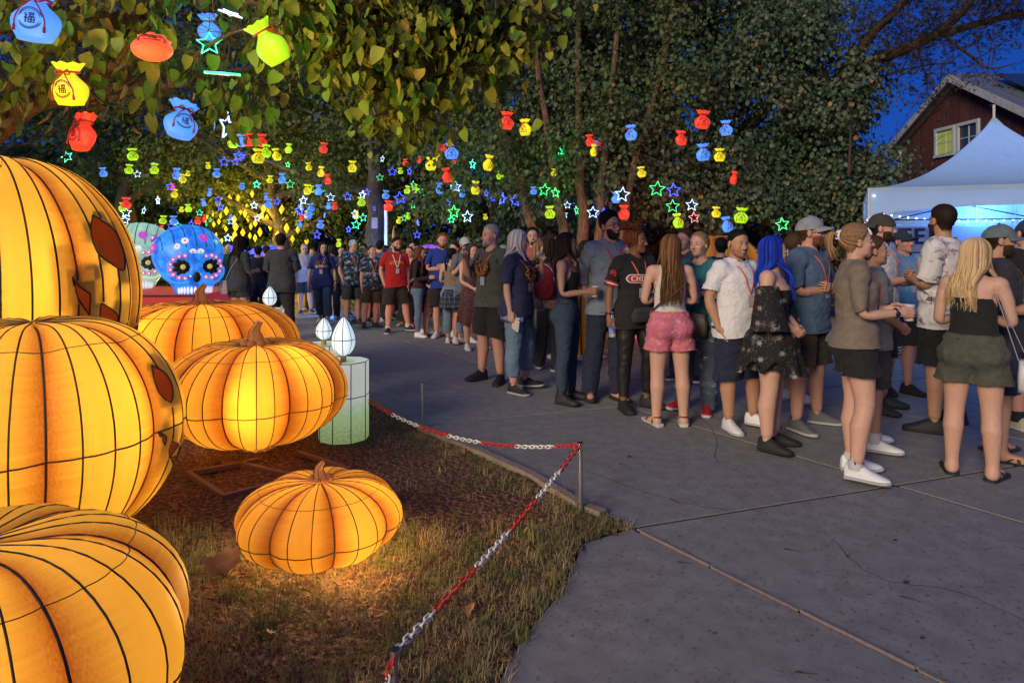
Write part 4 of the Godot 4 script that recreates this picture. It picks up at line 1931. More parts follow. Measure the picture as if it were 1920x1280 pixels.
# ---- the queue, and what it carries
func make_people() -> void:
	var black := cloth(Color(.012,.012,.014))
	var charcoal := cloth(Color(.035,.035,.04))
	var brown := cloth(Color(.045,.032,.026))
	var navy := cloth(Color(.014,.02,.05))
	var orange: Material = mats.orange_ribbon
	var ws := ["sneaker", mats.white_shoe, mats.white_sole]
	var bs := ["sneaker", mats.black_shoe, mats.white_sole]
	var kk := ["sneaker", mats.black_shoe, mats.black_sole]
	var f: Figure
	# --- front rank, from the left
	f = person({label = "person in olive t-shirt and black shorts filming with a phone, pretzel necklace",at = Vector3(-.231,0,-7.728),yaw = -38,h = 1.79,fat = .3,skin = "pink",
		hair = ["short","grey"],beard = .5,beard_col = "grey",stubble = true,top = ["tee",cloth(Color(.085,.095,.075))],bottom = ["shorts",cloth(Color(.02,.018,.016))],
		shoes = kk,legs = "relaxed",r = "phone",l = "down",look = -22,lanyard = orange,pretzels = 34})
	phone(f, 1, "black phone held up by the person in the olive t-shirt")
	f = person({label = "silver haired person in navy t-shirt drinking from a clear cup, light jeans",at = Vector3(.068,0,-7.199),yaw = 62,h = 1.72,sex = 1.0,fat = .22,skin = "fair",hair = ["shoulder","silver"],
		top = ["loose_tee",cloth(Color(.03,.034,.085))],bottom = ["capri",denim(Color(.18,.28,.38))],shoes = bs,legs = "relaxed",l = "drink",r = "down",grip_r = true,look = 18,lanyard = orange,pretzels = 16})
	cup(f, 0, "clear cup tilted to the lips of the silver haired person", .9)
	var it := bottle(f,1,"clear water bottle held sideways by the silver haired person",Color(.8,.85,.9))
	it.rotation = Vector3(.2,.3,1.45)
	card(f,1,"cream card printed with rows of small pictures, beside the black handbag",Vector3(0.0,-.11,.05),"rows_of_icons")
	bag(f,"black flat shoulder bag at the hip of the silver haired person",Vector3(.1,.8,.2),Vector3(.24,.26,.06),mats.black_leather,Vector3(-.08,1.4,.1))
	f = person({label = "dark haired person in black tank top, blue jeans and ankle boots",at = Vector3(.557,0,-6.825),yaw = 66,h = 1.69,sex = 1.0,fat = .12,skin = "tan",hair = ["wavy","dark"],
		top = ["camisole",black],bottom = ["skinny",denim(Color(.036,.062,.11))],shoes = ["boot",mats.black_leather,mats.black_sole],l = "hold",r = "hold",look = 14,lanyard = mats.red_ribbon,smile = true})
	cup(f, 1, "clear cup of orange drink held by the person in the black tank top", 0.0)
	f = person({label = "person with a dark beard and glasses in pale blue-grey shirt, navy trousers and sandals",at = Vector3(.988,0,-6.915),yaw = 12,h = 1.89,fat = .12,skin = "pink",hair = ["tousled","black"],beard = 1.0,glasses = true,
		top = ["rolled",cloth(Color(.2,.245,.31))],bottom = ["trousers",navy],shoes = ["sandal",mats.brown_leather,mats.black_sole],l = "hold_up",r = "pocket",look = 22,lanyard = mats.red_ribbon,smile = true})
	cup(f, 0, "small white cup held up by the bearded person in the pale shirt", 0.0)
	f = person({label = "person with piled-up locs in black jersey with red trim, leggings and black sneakers",at = Vector3(1.171,0,-6.488),yaw = 24,h = 1.74,sex = .9,fat = .09,skin = "brown",hair = ["locs","auburn"],
		top = ["loose_tee",cloth(Color(.016,.014,.015))],bottom = ["leggings",lift(tri(plain(Color(.012,.012,.013),.42),2.6),mats.t_folds,.3)],shoes = kk,legs = "relaxed",r = "down_out",grip_r = true,l = "waist",look = 38,lanyard = orange,watch = "r"})
	jersey_marks(f)
	bottle(f,1,"white and blue bottle in the hand of the person in the black jersey",Color(.1,.22,.62))
	bag(f,"grey waist bag worn in front by the person in the black jersey",Vector3(0.0,.93,front_z(f,.93) + .05),Vector3(.3,.13,.08),charcoal,Vector3.ZERO)
	f = person({label = "person seen from behind with long brown hair, white tank top and pink flowered shorts",at = Vector3(1.384,0,-5.955),yaw = 184,h = 1.67,sex = 1.0,fat = .16,skin = "fair",hair = ["long","chestnut"],
		top = ["tank",cloth(Color(.66,.64,.62))],bottom = ["short_shorts",printed("sunset_flowers",3.2)],shoes = ["platform",mats.brown_leather,mats.white_sole],legs = "stand",l = "hold_in",r = "hold_in",look = 0})
	strap(f,"brown bag strap across the back of the person with long brown hair",[Vector3(-.13,1.33,-.115),Vector3(-.02,1.22,-.125),Vector3(.12,1.12,-.095),Vector3(.17,1.04,0.0)],mats.brown_leather,.016)
	f = person({label = "fair haired person in teal top, ripped jeans and red shoes, looking left",at = Vector3(1.771,0,-6.409),yaw = -34,h = 1.69,sex = 1.0,fat = .16,skin = "fair",hair = ["bun","fairbrown"],
		top = ["vneck",cloth(Color(.03,.17,.19))],bottom = ["jeans",printed("ripped",2.0)],shoes = ["slipon",plain(Color(.45,.012,.018),.7),mats.white_sole],l = "hold_in",r = "hold_in",look = -18})
	bottle(f, 1, "clear bottle held by the person in the teal top", Color(.7,.8,.9))
	bag(f,"olive leather handbag hanging before the person in the teal top",Vector3(.02,.88,front_z(f,.95) + .06),Vector3(.26,.22,.09),lift(tri(plain(Color(.075,.055,.025),.5),8.0),mats.t_fine,.1),Vector3(.16,1.42,.03))
	f = person({label = "smiling person in white flecked polo shirt, navy shorts and white sneakers",at = Vector3(1.933,0,-5.807),yaw = 22,h = 1.71,fat = .3,skin = "tan",hair = ["fade","black"],smile = true,stubble = true,
		top = ["polo",printed("ticks",3.4)],bottom = ["long_shorts",navy],shoes = ws,legs = "relaxed",r = "pocket",l = "waist",look = -4,lanyard = orange})
	backpack(f,"small navy backpack hanging between the white polo and the blue hair",Vector3(.24,1.12,-.05),Vector3(.2,.36,.14),lift(tri(plain(Color(.04,.05,.07),.6),8.0),mats.t_fine,.1))
	f = person({label = "person with long blue hair and glasses in black off-shoulder dress printed with stars",at = Vector3(2.044,0,-5.335),yaw = 60,h = 1.65,sex = 1.0,fat = .53,skin = "fair",hair = ["loose","blue"],glasses = true,frames = mats.white_plastic,
		top = ["tube",printed("night_sky",2.4)],dress = [1.06,.6,.1,9,null],shoes = ["slipon",mats.black_shoe,mats.black_sole],l = "front",r = "front",look = 20})
	drape_sleeve(f)
	f = person({label = "person in pale trucker cap with arms crossed over a blue-grey t-shirt",at = Vector3(2.57,0,-5.888),yaw = 42,h = 1.83,fat = .29,skin = "pink",hair = ["short","brown"],beard = 1.0,beard_col = "red",glasses = true,
		cap = [cloth(Color(.3,.3,.32)),cloth(Color(.36,.34,.32)),false,plain(Color(.02,.04,.12),.8)],
		top = ["loose_tee",cloth(Color(.075,.135,.22))],bottom = ["shorts",brown],shoes = ["slipon",plain(Color(.11,.11,.12),.9),mats.white_sole],l = "cross",r = "cross_over",legs = "wide",look = 26,lanyard = orange})
	f = person({label = "smiling person with a clipped ponytail in taupe t-shirt, black shorts and white sneakers",at = Vector3(2.401,0,-4.734),yaw = 70,h = 1.74,sex = 1.0,fat = .14,skin = "fair",hair = ["ponytail","fairbrown"],smile = true,
		top = ["boxy",cloth(Color(.21,.165,.125))],bottom = ["short_shorts",black],shoes = ws,socks = [.06,mats.white_sole],legs = "relaxed",flip = true,l = "hold",r = "hold",look = 8,lanyard = orange,watch = "r"})
	hair_clip(f)
	cup(f, 1, "clear cup held out by the person in the taupe t-shirt", 0.0)
	f = person({label = "person half hidden behind the taupe t-shirt, in grey t-shirt and white sneakers",at = Vector3(2.848,0,-5.335),yaw = 70,h = 1.66,fat = .07,skin = "tan",hair = ["short","brown"],top = ["tee",cloth(Color(.2,.2,.21))],bottom = ["shorts",charcoal],shoes = ws,socks = [.1,mats.white_sole],legs = "relaxed",l = "front",r = "front"})
	f = person({label = "person in backward olive cap and white t-shirt, with a dark beard",at = Vector3(3.503,0,-6.468),yaw = 52,h = 1.87,fat = .16,skin = "pink",hair = ["short","dark"],beard = 1.0,
		cap = [cloth(Color(.055,.05,.035)),cloth(Color(.055,.05,.035)),true],top = ["loose_tee",cloth(Color(.48,.54,.6))],bottom = ["long_shorts",black],shoes = kk,l = "hold",r = "hold_in",look = 12,lanyard = orange})
	f = person({label = "person in navy cap and sky blue polo shirt looking at the camera",at = Vector3(4.108,0,-7.15),yaw = 12,h = 1.72,fat = .12,skin = "pink",hair = ["buzz","brown"],
		cap = [cloth(Color(.02,.03,.055)),cloth(Color(.018,.026,.045)),false,plain(Color(.03,.05,.1),.8)],top = ["polo",cloth(Color(.12,.34,.58))],bottom = ["shorts",charcoal],shoes = kk,r = "down",l = "down",grip_l = true,look = 6,lanyard = orange})
	card(f,0,"white folded leaflet with print held low beside the sky blue polo",Vector3(-.02,-.12,.02),"rows_of_icons")
	f = person({label = "tall person in white shirt printed with birds, seen from behind, black shorts",at = Vector3(3.683,0,-5.807),yaw = 214,h = 1.92,fat = .24,skin = "tan",hair = ["fade","dark"],beard = 1.0,top = ["shirt",printed("wading_birds",2.0)],
		bottom = ["shorts",black],shoes = kk,l = "hold_in",r = "hold_in",legs = "wide",look = -32})
	f = person({label = "fair haired person in black tube top, olive shorts and black slides",at = Vector3(3.182,0,-4.682),yaw = 142,h = 1.64,sex = 1.0,fat = .29,skin = "fair",hair = ["loose","blonde"],top = ["tube",black],bottom = ["short_shorts",cloth(Color(.085,.085,.062))],
		shoes = ["slide",mats.black_shoe,mats.black_sole],legs = "stand",l = "hold",r = "hold_in",look = -30})
	bag(f,"white half-round handbag on a strap beside the olive shorts",Vector3(-.3,.8,-.12),Vector3(.07,.22,.2),lift(tri(plain(Color(.5,.5,.52),.45),8.0),mats.t_fine,.05),Vector3(-.12,1.42,-.05))
	f = person({label = "person in grey-green cap and navy shorts with flip flops, behind the fair hair",at = Vector3(3.625,0,-5.053),yaw = 72,h = 1.74,fat = .14,skin = "tan",hair = ["short","dark"],beard = 1.0,cap = [cloth(Color(.13,.18,.19)),cloth(Color(.11,.16,.17)),false],
		top = ["tee",cloth(Color(.03,.028,.034))],bottom = ["shorts",navy],shoes = ["flipflop",mats.black_shoe,mats.black_sole],l = "hold",r = "hold",lanyard = orange})
	f = person({label = "person in black t-shirt and dark cap at the tent, cut by the frame",at = Vector3(4.434,0,-5.823),yaw = 176,h = 1.8,fat = .22,skin = "pink",hair = ["short","dark"],cap = [cloth(Color(.03,.045,.09)),cloth(Color(.02,.02,.03)),true],
		top = ["tee",black],bottom = ["shorts",black],shoes = ["sneaker",plain(Color(.4,.36,.22),.7),mats.white_sole],socks = [.1,black],r = "hold",l = "hold"})
	# --- between and behind them
	f = person({label = "person with curly dark hair carrying a red backpack",at = Vector3(.488,0,-8.408),yaw = 150,h = 1.62,sex = 1.0,fat = .11,skin = "tan",hair = ["curly","dark"],top = ["tee",printed("camouflage",3.0,Color(1.0,.7,.55))],bottom = ["jeans",charcoal],shoes = bs,l = "front",r = "front",far = true})
	backpack(f,"red backpack with white piping on the curly haired person",Vector3(0.0,1.22,-.2),Vector3(.32,.46,.17),cloth(Color(.3,.015,.02)))
	f = person({label = "person with long ash hair in wide pale jeans, behind the navy t-shirt",at = Vector3(.373,0,-9.14),yaw = 52,h = 1.58,sex = 1.0,fat = .07,skin = "fair",hair = ["loose","fairbrown"],top = ["tee",black],bottom = ["wide",denim(Color(.15,.18,.23))],shoes = ws,l = "front",r = "front",far = true})
	f = person({label = "person with moustache in coral t-shirt behind the drinking person",at = Vector3(.295,0,-9.384),yaw = -2,h = 1.78,fat = .07,skin = "pink",hair = ["short","black"],beard = .5,top = ["tee",cloth(Color(.4,.12,.09))],bottom = ["jeans",navy],shoes = bs,far = true})
	f = person({label = "dark haired person at the back, next to the tree trunks",at = Vector3(.593,0,-10.204),yaw = 75,h = 1.7,fat = .07,skin = "fair",hair = ["short","dark"],top = ["tee",black],bottom = ["jeans",navy],shoes = ws,far = true})
	f = person({label = "short haired person behind the long brown hair",at = Vector3(1.995,0,-7.844),yaw = -40,h = 1.74,fat = .07,skin = "pink",hair = ["fade","brown"],top = ["tee",cloth(Color(.06,.07,.09))],bottom = ["wide",denim(Color(.05,.06,.1))],shoes = bs,l = "front",r = "front",far = true})
	f = person({label = "dark haired person behind the white polo, seen from behind",at = Vector3(2.629,0,-8.545),yaw = 160,h = 1.64,fat = .07,skin = "tan",hair = ["short","black"],top = ["tee",black],bottom = ["jeans",charcoal],shoes = ws,far = true})
	f = person({label = "person in black t-shirt and white sneakers behind the trucker cap",at = Vector3(2.829,0,-6.825),yaw = 100,h = 1.68,fat = .07,skin = "fair",hair = ["short","brown"],top = ["tee",charcoal],bottom = ["shorts",charcoal],shoes = ws,far = true})
	f = person({label = "person in violet jeans behind the bearded person",at = Vector3(.999,0,-9.22),yaw = 30,h = 1.6,sex = 1.0,fat = .07,skin = "fair",hair = ["shoulder","dark"],top = ["tee",cloth(Color(.5,.18,.04))],bottom = ["jeans",denim(Color(.07,.08,.2))],shoes = ws,l = "front",r = "front",far = true})
	# --- middle of the queue
	f = person({label = "person in white cap and glasses with a dark beard, grey t-shirt",at = Vector3(-.73,0,-10.563),yaw = 30,h = 1.64,fat = .04,skin = "pink",hair = ["short","dark"],beard = 1.0,glasses = true,cap = [cloth(Color(.48,.48,.5)),cloth(Color(.48,.48,.5)),false],top = ["tee",cloth(Color(.13,.14,.17))],bottom = ["shorts",charcoal],shoes = ws,r = "hold_up",lanyard = mats.red_ribbon,far = true})
	f = person({label = "person in wine-red flowered dress with white sneakers",at = Vector3(-.579,0,-9.963),yaw = 30,h = 1.55,sex = 1.0,fat = .07,skin = "fair",hair = ["loose","brown"],top = ["tank",printed("ditsy",3.0)],dress = [1.05,.44,.09,8,null],shoes = ws,l = "front",r = "front",far = true})
	f = person({label = "short person from behind, tan tank top, checked shirt tied round the waist",at = Vector3(-.929,0,-10.563),yaw = 160,h = 1.47,sex = 1.0,fat = .32,skin = "fair",hair = ["low_ponytail","black"],top = ["tank",cloth(Color(.24,.17,.115))],bottom = ["capri",denim(Color(.2,.27,.38))],dress = [1.0,.66,.06,5,printed("plaid",3.0)],shoes = ws,l = "hold_in",r = "hold_in",look = -40,far = true})
	f = person({label = "person with reddish beard in royal blue polo shirt and black shorts",at = Vector3(-1.15,0,-11.181),yaw = 8,h = 1.71,fat = .18,skin = "pink",hair = ["fade","red"],beard = 1.0,beard_col = "red",top = ["polo",cloth(Color(.012,.04,.26))],collar = mats.white_plastic,bottom = ["shorts",black],shoes = ws,l = "cross",r = "cross_over",far = true})
	f = person({label = "person in rust plaid skirt and sandals beside the royal blue polo",at = Vector3(-1.366,0,-11.302),yaw = 20,h = 1.45,sex = 1.0,fat = .07,skin = "fair",hair = ["shoulder","brown"],top = ["tee",cloth(Color(.18,.09,.06))],dress = [1.02,.5,.06,8,printed("ditsy",4.0,Color(1.0,.8,.7))],shoes = ["sandal",mats.brown_leather,mats.black_sole],l = "front",r = "front",far = true})
	f = person({label = "person with long auburn hair in maroon crop top, jeans and white sneakers",at = Vector3(-1.51,0,-11.181),yaw = 76,h = 1.49,sex = 1.0,fat = .04,skin = "fair",hair = ["loose","auburn"],top = ["long",cloth(Color(.035,.01,.012))],bottom = ["skinny",denim(Color(.14,.22,.33))],shoes = ws,l = "hold",r = "hold",legs = "relaxed",far = true})
	f = person({label = "person with a dark beard in bright red t-shirt and black shorts",at = Vector3(-2.009,0,-11.744),yaw = 24,h = 1.64,fat = .3,skin = "pink",hair = ["fade","black"],beard = 1.0,top = ["tee",cloth(Color(.42,.01,.012))],bottom = ["shorts",cloth(Color(.018,.015,.014))],shoes = bs,socks = [.08,mats.white_sole],r = "pocket",l = "down",legs = "wide",look = 22,lanyard = mats.white_plastic,far = true})
	shirt_word(f)
	f = person({label = "person in long black dress peering out behind the red t-shirt",at = Vector3(-1.886,0,-12.512),yaw = -10,h = 1.47,sex = 1.0,fat = .07,skin = "fair",hair = ["bun","auburn"],top = ["tank",black],dress = [1.05,.12,.06,6,null],l = "front",r = "front",far = true})
	f = person({label = "person in dark tropical shirt with brown shorts, next to the red t-shirt",at = Vector3(-2.568,0,-12.438),yaw = 30,h = 1.49,fat = .29,skin = "pink",hair = ["receding","dark"],top = ["shirt",printed("tropical",2.6)],bottom = ["shorts",cloth(Color(.06,.042,.022))],shoes = kk,r = "down",l = "pocket",look = 14,lanyard = orange,far = true})
	f = person({label = "grey person with glasses in dark tropical shirt and grey shorts",at = Vector3(-3.027,0,-12.896),yaw = 34,h = 1.6,fat = .29,skin = "pink",hair = ["receding","grey"],glasses = true,top = ["shirt",printed("tropical",3.1)],bottom = ["shorts",charcoal],shoes = kk,r = "pocket",l = "down",look = 20,lanyard = orange,far = true})
	f = person({label = "dark haired person with glasses between the two tropical shirts",at = Vector3(-2.867,0,-13.138),yaw = -8,h = 1.52,sex = 1.0,fat = .11,skin = "tan",hair = ["bun","black"],glasses = true,top = ["tee",cloth(Color(.05,.08,.06))],bottom = ["shorts",black],shoes = bs,far = true})
	f = person({label = "dark haired person in royal blue striped t-shirt and blue jeans walking this way",at = Vector3(-3.582,0,-12.818),yaw = 6,h = 1.58,sex = 1.0,fat = .3,skin = "fair",hair = ["loose","black"],top = ["loose_tee",cloth(Color(.014,.02,.13))],bottom = ["capri",denim(Color(.045,.085,.17))],shoes = ws,legs = "walk",l = "down_out",r = "down_out",look = 24,lanyard = orange,pretzels = 10,watch = "l",far = true})
	chest_stripes(f)
	f = person({label = "person with sunglasses in pale shirt and dark shorts behind the striped t-shirt",at = Vector3(-4.469,0,-14.598),yaw = 28,h = 1.5,fat = .11,skin = "fair",hair = ["short","grey"],glasses = true,top = ["shirt",cloth(Color(.34,.38,.42))],bottom = ["shorts",charcoal],shoes = bs,lanyard = orange,far = true})
	f = person({label = "person seen from behind in grey-green t-shirt and dark jeans",at = Vector3(-3.674,0,-10.836),yaw = 182,h = 1.71,fat = .24,skin = "pink",hair = ["short","dark"],top = ["loose_tee",cloth(Color(.05,.058,.06))],bottom = ["jeans",denim(Color(.022,.025,.03))],shoes = kk,l = "hold_in",r = "hold_in",legs = "relaxed",far = true})
	f = person({label = "person with long wavy dark hair from behind in grey t-shirt and dark shorts",at = Vector3(-4.485,0,-11.181),yaw = 152,h = 1.66,sex = 1.0,fat = .22,skin = "fair",hair = ["wavy","dark"],top = ["loose_tee",cloth(Color(.04,.042,.052))],bottom = ["short_shorts",charcoal],shoes = ws,l = "front",r = "hold",far = true})
	strap(f,"pale strap across the back of the person with long wavy hair",[Vector3(-.1,1.36,-.13),Vector3(.02,1.2,-.15),Vector3(.14,1.04,-.14),Vector3(.18,.96,-.12)],mats.white_plastic,.014)
	bag(f,"mottled grey crossbody bag behind the person with long wavy hair",Vector3(.19,.88,-.17),Vector3(.22,.24,.08),printed("camouflage",6.0),Vector3.ZERO)
	# --- the far end of the queue
	f = person({label = "person in black holding up a phone, beyond the wavy hair",at = Vector3(-4.848,0,-12.976),yaw = 200,h = 1.48,fat = .07,skin = "tan",hair = ["short","black"],top = ["long",black],bottom = ["jeans",navy],shoes = bs,l = "phone",far = true})
	phone(f, 0, "black phone held up beyond the wavy hair")
	f = person({label = "person in bottle green t-shirt at the left end, beside the blue skull",at = Vector3(-5.743,0,-13.65),yaw = 60,h = 1.54,fat = .07,skin = "tan",hair = ["short","black"],top = ["tee",cloth(Color(.03,.09,.04))],bottom = ["jeans",navy],shoes = bs,far = true})
	f = person({label = "person in dark blue top partly behind the skull",at = Vector3(-6.238,0,-14.398),yaw = 100,h = 1.5,sex = 1.0,fat = .14,skin = "fair",hair = ["shoulder","black"],top = ["tee",cloth(Color(.02,.03,.1))],bottom = ["jeans",navy],shoes = bs,far = true})
	var more := [
		["dark haired person just right of the striped t-shirt",Vector3(-3.621,0,-13.65),200.0,1.48,1.0,["bob","dark"],Color(.05,.06,.07)],["tallish person behind the grey tropical shirt",Vector3(-3.52,0,-14.014),10.0,1.46,0.0,["short","dark"],Color(.06,.1,.16)],
		["person raising one hand beside the lamp post",Vector3(-2.59,0,-13.304),170.0,1.58,0.0,["short","black"],Color(.05,.08,.14)],["person behind the red t-shirt, left of it",Vector3(-2.517,0,-13.475),20.0,1.48,0.0,["short","dark"],Color(.04,.03,.05)],
		["dark haired person under the violet dome",Vector3(-1.984,0,-13.304),40.0,1.56,0.0,["short","black"],Color(.03,.03,.04)],["grey haired person behind the filming person",Vector3(-.135,0,-10.725),60.0,1.52,0.0,["short","grey"],Color(.04,.05,.06)],
		["person in white t-shirt far back near the lamp post",Vector3(-2.565,0,-14.398),60.0,1.5,1.0,["shoulder","brown"],Color(.35,.35,.37)],["small person far back between tropical shirts and red shirt",Vector3(-2.825,0,-14.398),-20.0,1.44,1.0,["loose","dark"],Color(.12,.04,.05)],
		["person in teal t-shirt far back beside the pale shirt",Vector3(-4.408,0,-15.015),-20.0,1.4,0.0,["short","brown"],Color(.03,.12,.14)],["person in grey t-shirt near the royal blue polo",Vector3(-.992,0,-11.81),-30.0,1.56,0.0,["short","dark"],Color(.1,.1,.11)],
		["person in dark t-shirt left of the grey-green back",Vector3(-5.06,0,-14.014),160.0,1.47,0.0,["short","dark"],Color(.02,.025,.04)],["person in violet t-shirt far back behind the maroon top",Vector3(-1.737,0,-13.83),10.0,1.42,1.0,["loose","brown"],Color(.09,.05,.14)]]
	for i in more.size():
		var m: Array = more[i]
		person({label = m[0],at = m[1],yaw = m[2],h = m[3],sex = m[4],fat = .1 + .05*(i % 5),skin = ["fair","pink","tan"][i % 3],hair = m[5],top = ["tee",cloth(m[6])],bottom = [["jeans","shorts"][i % 2],[navy,charcoal,brown][i % 3]],shoes = [ws,bs][i % 2],r = "raised" if "raising" in m[0] else "down",legs = ["stand","relaxed"][i % 2],far = true})


func stand(called: String,label: String,category: String,at: Transform3D,group := "") -> Node3D:
	var o := Node3D.new()
	o.transform = at
	put(o, called)
	tag(o, label, category, group)
	return o


func phone(f: Figure, side: int, label: String) -> void:
	var t := in_hand(f, side, true, Vector3(-.045,-.1,0.0))
	var o := stand("phone", label, "phone", t)
	var b := Build.new()
	b.box(Vector3(0,.01,0), Vector3(.074,.15,.009), Basis(Vector3.UP, .3), .003)
	obj("case", b.mesh(), mats.black_plastic, o)
	var c := Build.new()
	c.box(Vector3(-.018,.062,0).rotated(Vector3.UP,.3) + Vector3(0,0,.006),Vector3(.026,.026,.004),Basis(Vector3.UP,.3),.001)
	obj("camera_bump", c.mesh(), mats.badge, o)


func cup(f: Figure, side: int, label: String, tilt: float) -> void:
	var t := in_hand(f, side)
	var o := stand("cup",label,"cup",t*Transform3D(Basis.from_euler(Vector3(-tilt,0,0)),Vector3.ZERO),"cups held in the queue")
	var b := Build.new()
	b.lathe([Vector2(.001,-.055),Vector2(.029,-.055),Vector2(.036,.055),Vector2(.0345,.055),Vector2(.028,-.052),Vector2(.001,-.052)],18)
	obj("wall", b.mesh(), mats.clear, o)
	var c := Build.new()
	c.lathe([Vector2(0.0,-.051),Vector2(.0272,-.051),Vector2(.0305,.005),Vector2(0.0,.005)],18)
	obj("drink", c.mesh(), mats.drink, o)


func bottle(f: Figure, side: int, label: String, c: Color) -> Node3D:
	var t := in_hand(f, side)
	var o := stand("bottle", label, "bottle", t)
	var b := Build.new()
	b.lathe([Vector2(0.0,-.11),Vector2(.028,-.11),Vector2(.032,-.1),Vector2(.032,-.02),Vector2(.029,-.01),Vector2(.032,0.0),Vector2(.032,.06),Vector2(.013,.1),Vector2(.012,.115),Vector2(0.0,.115)],18)
	obj("flask", b.mesh(), mats.clear, o)
	var l := Build.new()
	l.lathe([Vector2(.0325,-.06), Vector2(.0325,.03)], 18)
	obj("paper_band", l.mesh(), plain(c, .5), o)
	var k := Build.new()
	k.lathe([Vector2(.0145,.112), Vector2(.0145,.13), Vector2(0.0,.131)], 14)
	obj("screw_top", k.mesh(), plain(Color(.06,.14,.5), .5), o)
	return o


func card(f: Figure, side: int, label: String, off: Vector3, kind: String) -> void:
	var t := in_hand(f, side, true, off)
	var b := Build.new()
	b.box(Vector3(0,-.03,0),Vector3(.17,.115,.003),Basis.from_euler(Vector3(.1,.9,.12)))
	var m := printed(kind, 7.0)
	m.heightmap_enabled = false
	var o := obj("card", b.mesh(), m, self, t)
	tag(o, label, "card")


func bag(f: Figure,label: String,at: Vector3,size: Vector3,m: Material,hang: Vector3) -> void:
	# hung from the shoulder: rests on the trunk as it stands
	var t: Transform3D = f.at * f.pose[PELVIS]
	var o := stand("handbag", label, "bag", Transform3D(t.basis, t * at))
	var b := Build.new()
	for j in 7:
		var v := j / 6.0
		var w := 1.0 - .16 * v - .06 * cos(v * TAU)
		for k in 20:
			var a := TAU * k / 20
			var q := Vector2(cos(a), sin(a))
			q = Vector2(signf(q.x) * pow(absf(q.x), .5), signf(q.y) * pow(absf(q.y), .5))
			b.add(Vector3(q.x*size.x*.5*w,(v - .5)*size.y,q.y*size.z*.5*(.75 + .35*sin(PI*v))))
	for j in 6:
		for k in 20:
			var a := j * 20 + k
			var d := j * 20 + (k + 1) % 20
			b.quad(a, a + 20, d + 20, d)
	for e in [0,120]:
		var c := b.add(Vector3(0, (-.5 if e == 0 else .5) * size.y, 0))
		for k in 20:
			if e == 0:
				b.tri(c, e + k, e + (k + 1) % 20)
			else:
				b.tri(c, e + (k + 1) % 20, e + k)
	obj("pouch", b.mesh(), m, o)
	var z := Build.new()
	z.tube([Vector3(-size.x*.4,size.y*.36,size.z*.46),Vector3(0,size.y*.33,size.z*.52),Vector3(size.x*.4,size.y*.36,size.z*.46)],[.004],5)
	obj("zip", z.mesh(), mats.steel, o)
	if hang != Vector3.ZERO:
		var s := Build.new()
		var top := hang - at
		s.tube(smooth_path([Vector3(-size.x*.4,size.y*.45,0),(Vector3(-size.x*.4,size.y*.45,0) + top)*.5 + Vector3(0,0,signf(at.z)*.035),top,(Vector3(size.x*.4,size.y*.45,0) + top)*.5 + Vector3(0,0,signf(at.z)*.03),Vector3(size.x*.4,size.y*.45,0)],6),[.008],6,true,.4)
		obj("shoulder_strap", s.mesh(), m, o)


func strap(f: Figure, label: String, pts: Array, m: Material, r: float) -> void:
	var b := Build.new()
	b.tube(smooth_path(pts, 5), [r], 6, true, .25)
	var t: Transform3D = f.at * f.pose[CHEST]
	var o := obj("bag_strap", b.mesh(), m, self, t)
	tag(o, label, "strap")


func backpack(f: Figure, label: String, at: Vector3, size: Vector3, m: Material) -> void:
	var t: Transform3D = f.at * f.pose[CHEST]
	var o := stand("backpack", label, "backpack", Transform3D(t.basis, t * at))
	var b := Build.new()
	b.ball(Vector3.ZERO, size * .5,20,14)
	for i in b.v.size():
		var p := b.v[i] / (size * .5)
		var q := Vector3(signf(p.x)*pow(absf(p.x),.55),signf(p.y)*pow(absf(p.y),.6),signf(p.z)*pow(absf(p.z),.6))
		b.v[i] = q * size * .5 * (1.0 - .12 * q.y)
	obj("main_pocket", b.mesh(), m, o)
	var c := Build.new()
	var back := -1.0 if at.z < 0.0 else 1.0
	c.ball(Vector3(0,-size.y*.2,back*size.z*.46),Vector3(size.x*.38,size.y*.22,size.z*.22),16,10)
	obj("front_pocket", c.mesh(), m, o)
	var d := Build.new()
	d.tube(smooth_path([Vector3(-size.x*.46,-size.y*.35,0),Vector3(-size.x*.45,size.y*.25,back*size.z*.2),Vector3(0,size.y*.46,back*size.z*.25),Vector3(size.x*.45,size.y*.25,back*size.z*.2),Vector3(size.x*.46,-size.y*.35,0)],5),[.006],5)
	obj("zip", d.mesh(), mats.white_plastic if size.x > .3 else mats.steel, o)
	for s: float in [-1.0,1.0]:
		if at.x * s < -.1:
			continue
		var e := Build.new()
		var u := -at
		e.tube(smooth_path([Vector3(s*size.x*.3,size.y*.42,-back*size.z*.4),u + Vector3(s*.11,1.475,-.01),u + Vector3(s*.12,1.33,front_z(f,1.33,.12) + .012),u + Vector3(s*.15,1.15,.06),Vector3(s*size.x*.35,-size.y*.4,-back*size.z*.3)],5),[.017],6,true,.25)
		obj("shoulder_strap", e.mesh(), m, o)


func hair_clip(f: Figure) -> void:
	var b := Build.new()
	for s in [-1.0,1.0]:
		b.tube([Vector3(s*.014,.196,-.112),Vector3(s*.03,.175,-.128),Vector3(s*.03,.15,-.132),Vector3(s*.014,.128,-.12)],[.0075],6)
	b.tube([Vector3(-.03,.165,-.13),Vector3(0,.17,-.14),Vector3(.03,.165,-.13)],[.007],6)
	b.tube([Vector3(-.024,.14,-.13),Vector3(0,.14,-.142),Vector3(.024,.14,-.13)],[.007],6)
	obj("hair_clip",bend(f,rigid(placed(b,Transform3D(Basis(),UP_HEAD)),HEAD)).mesh(),mats.white_plastic,f.root)


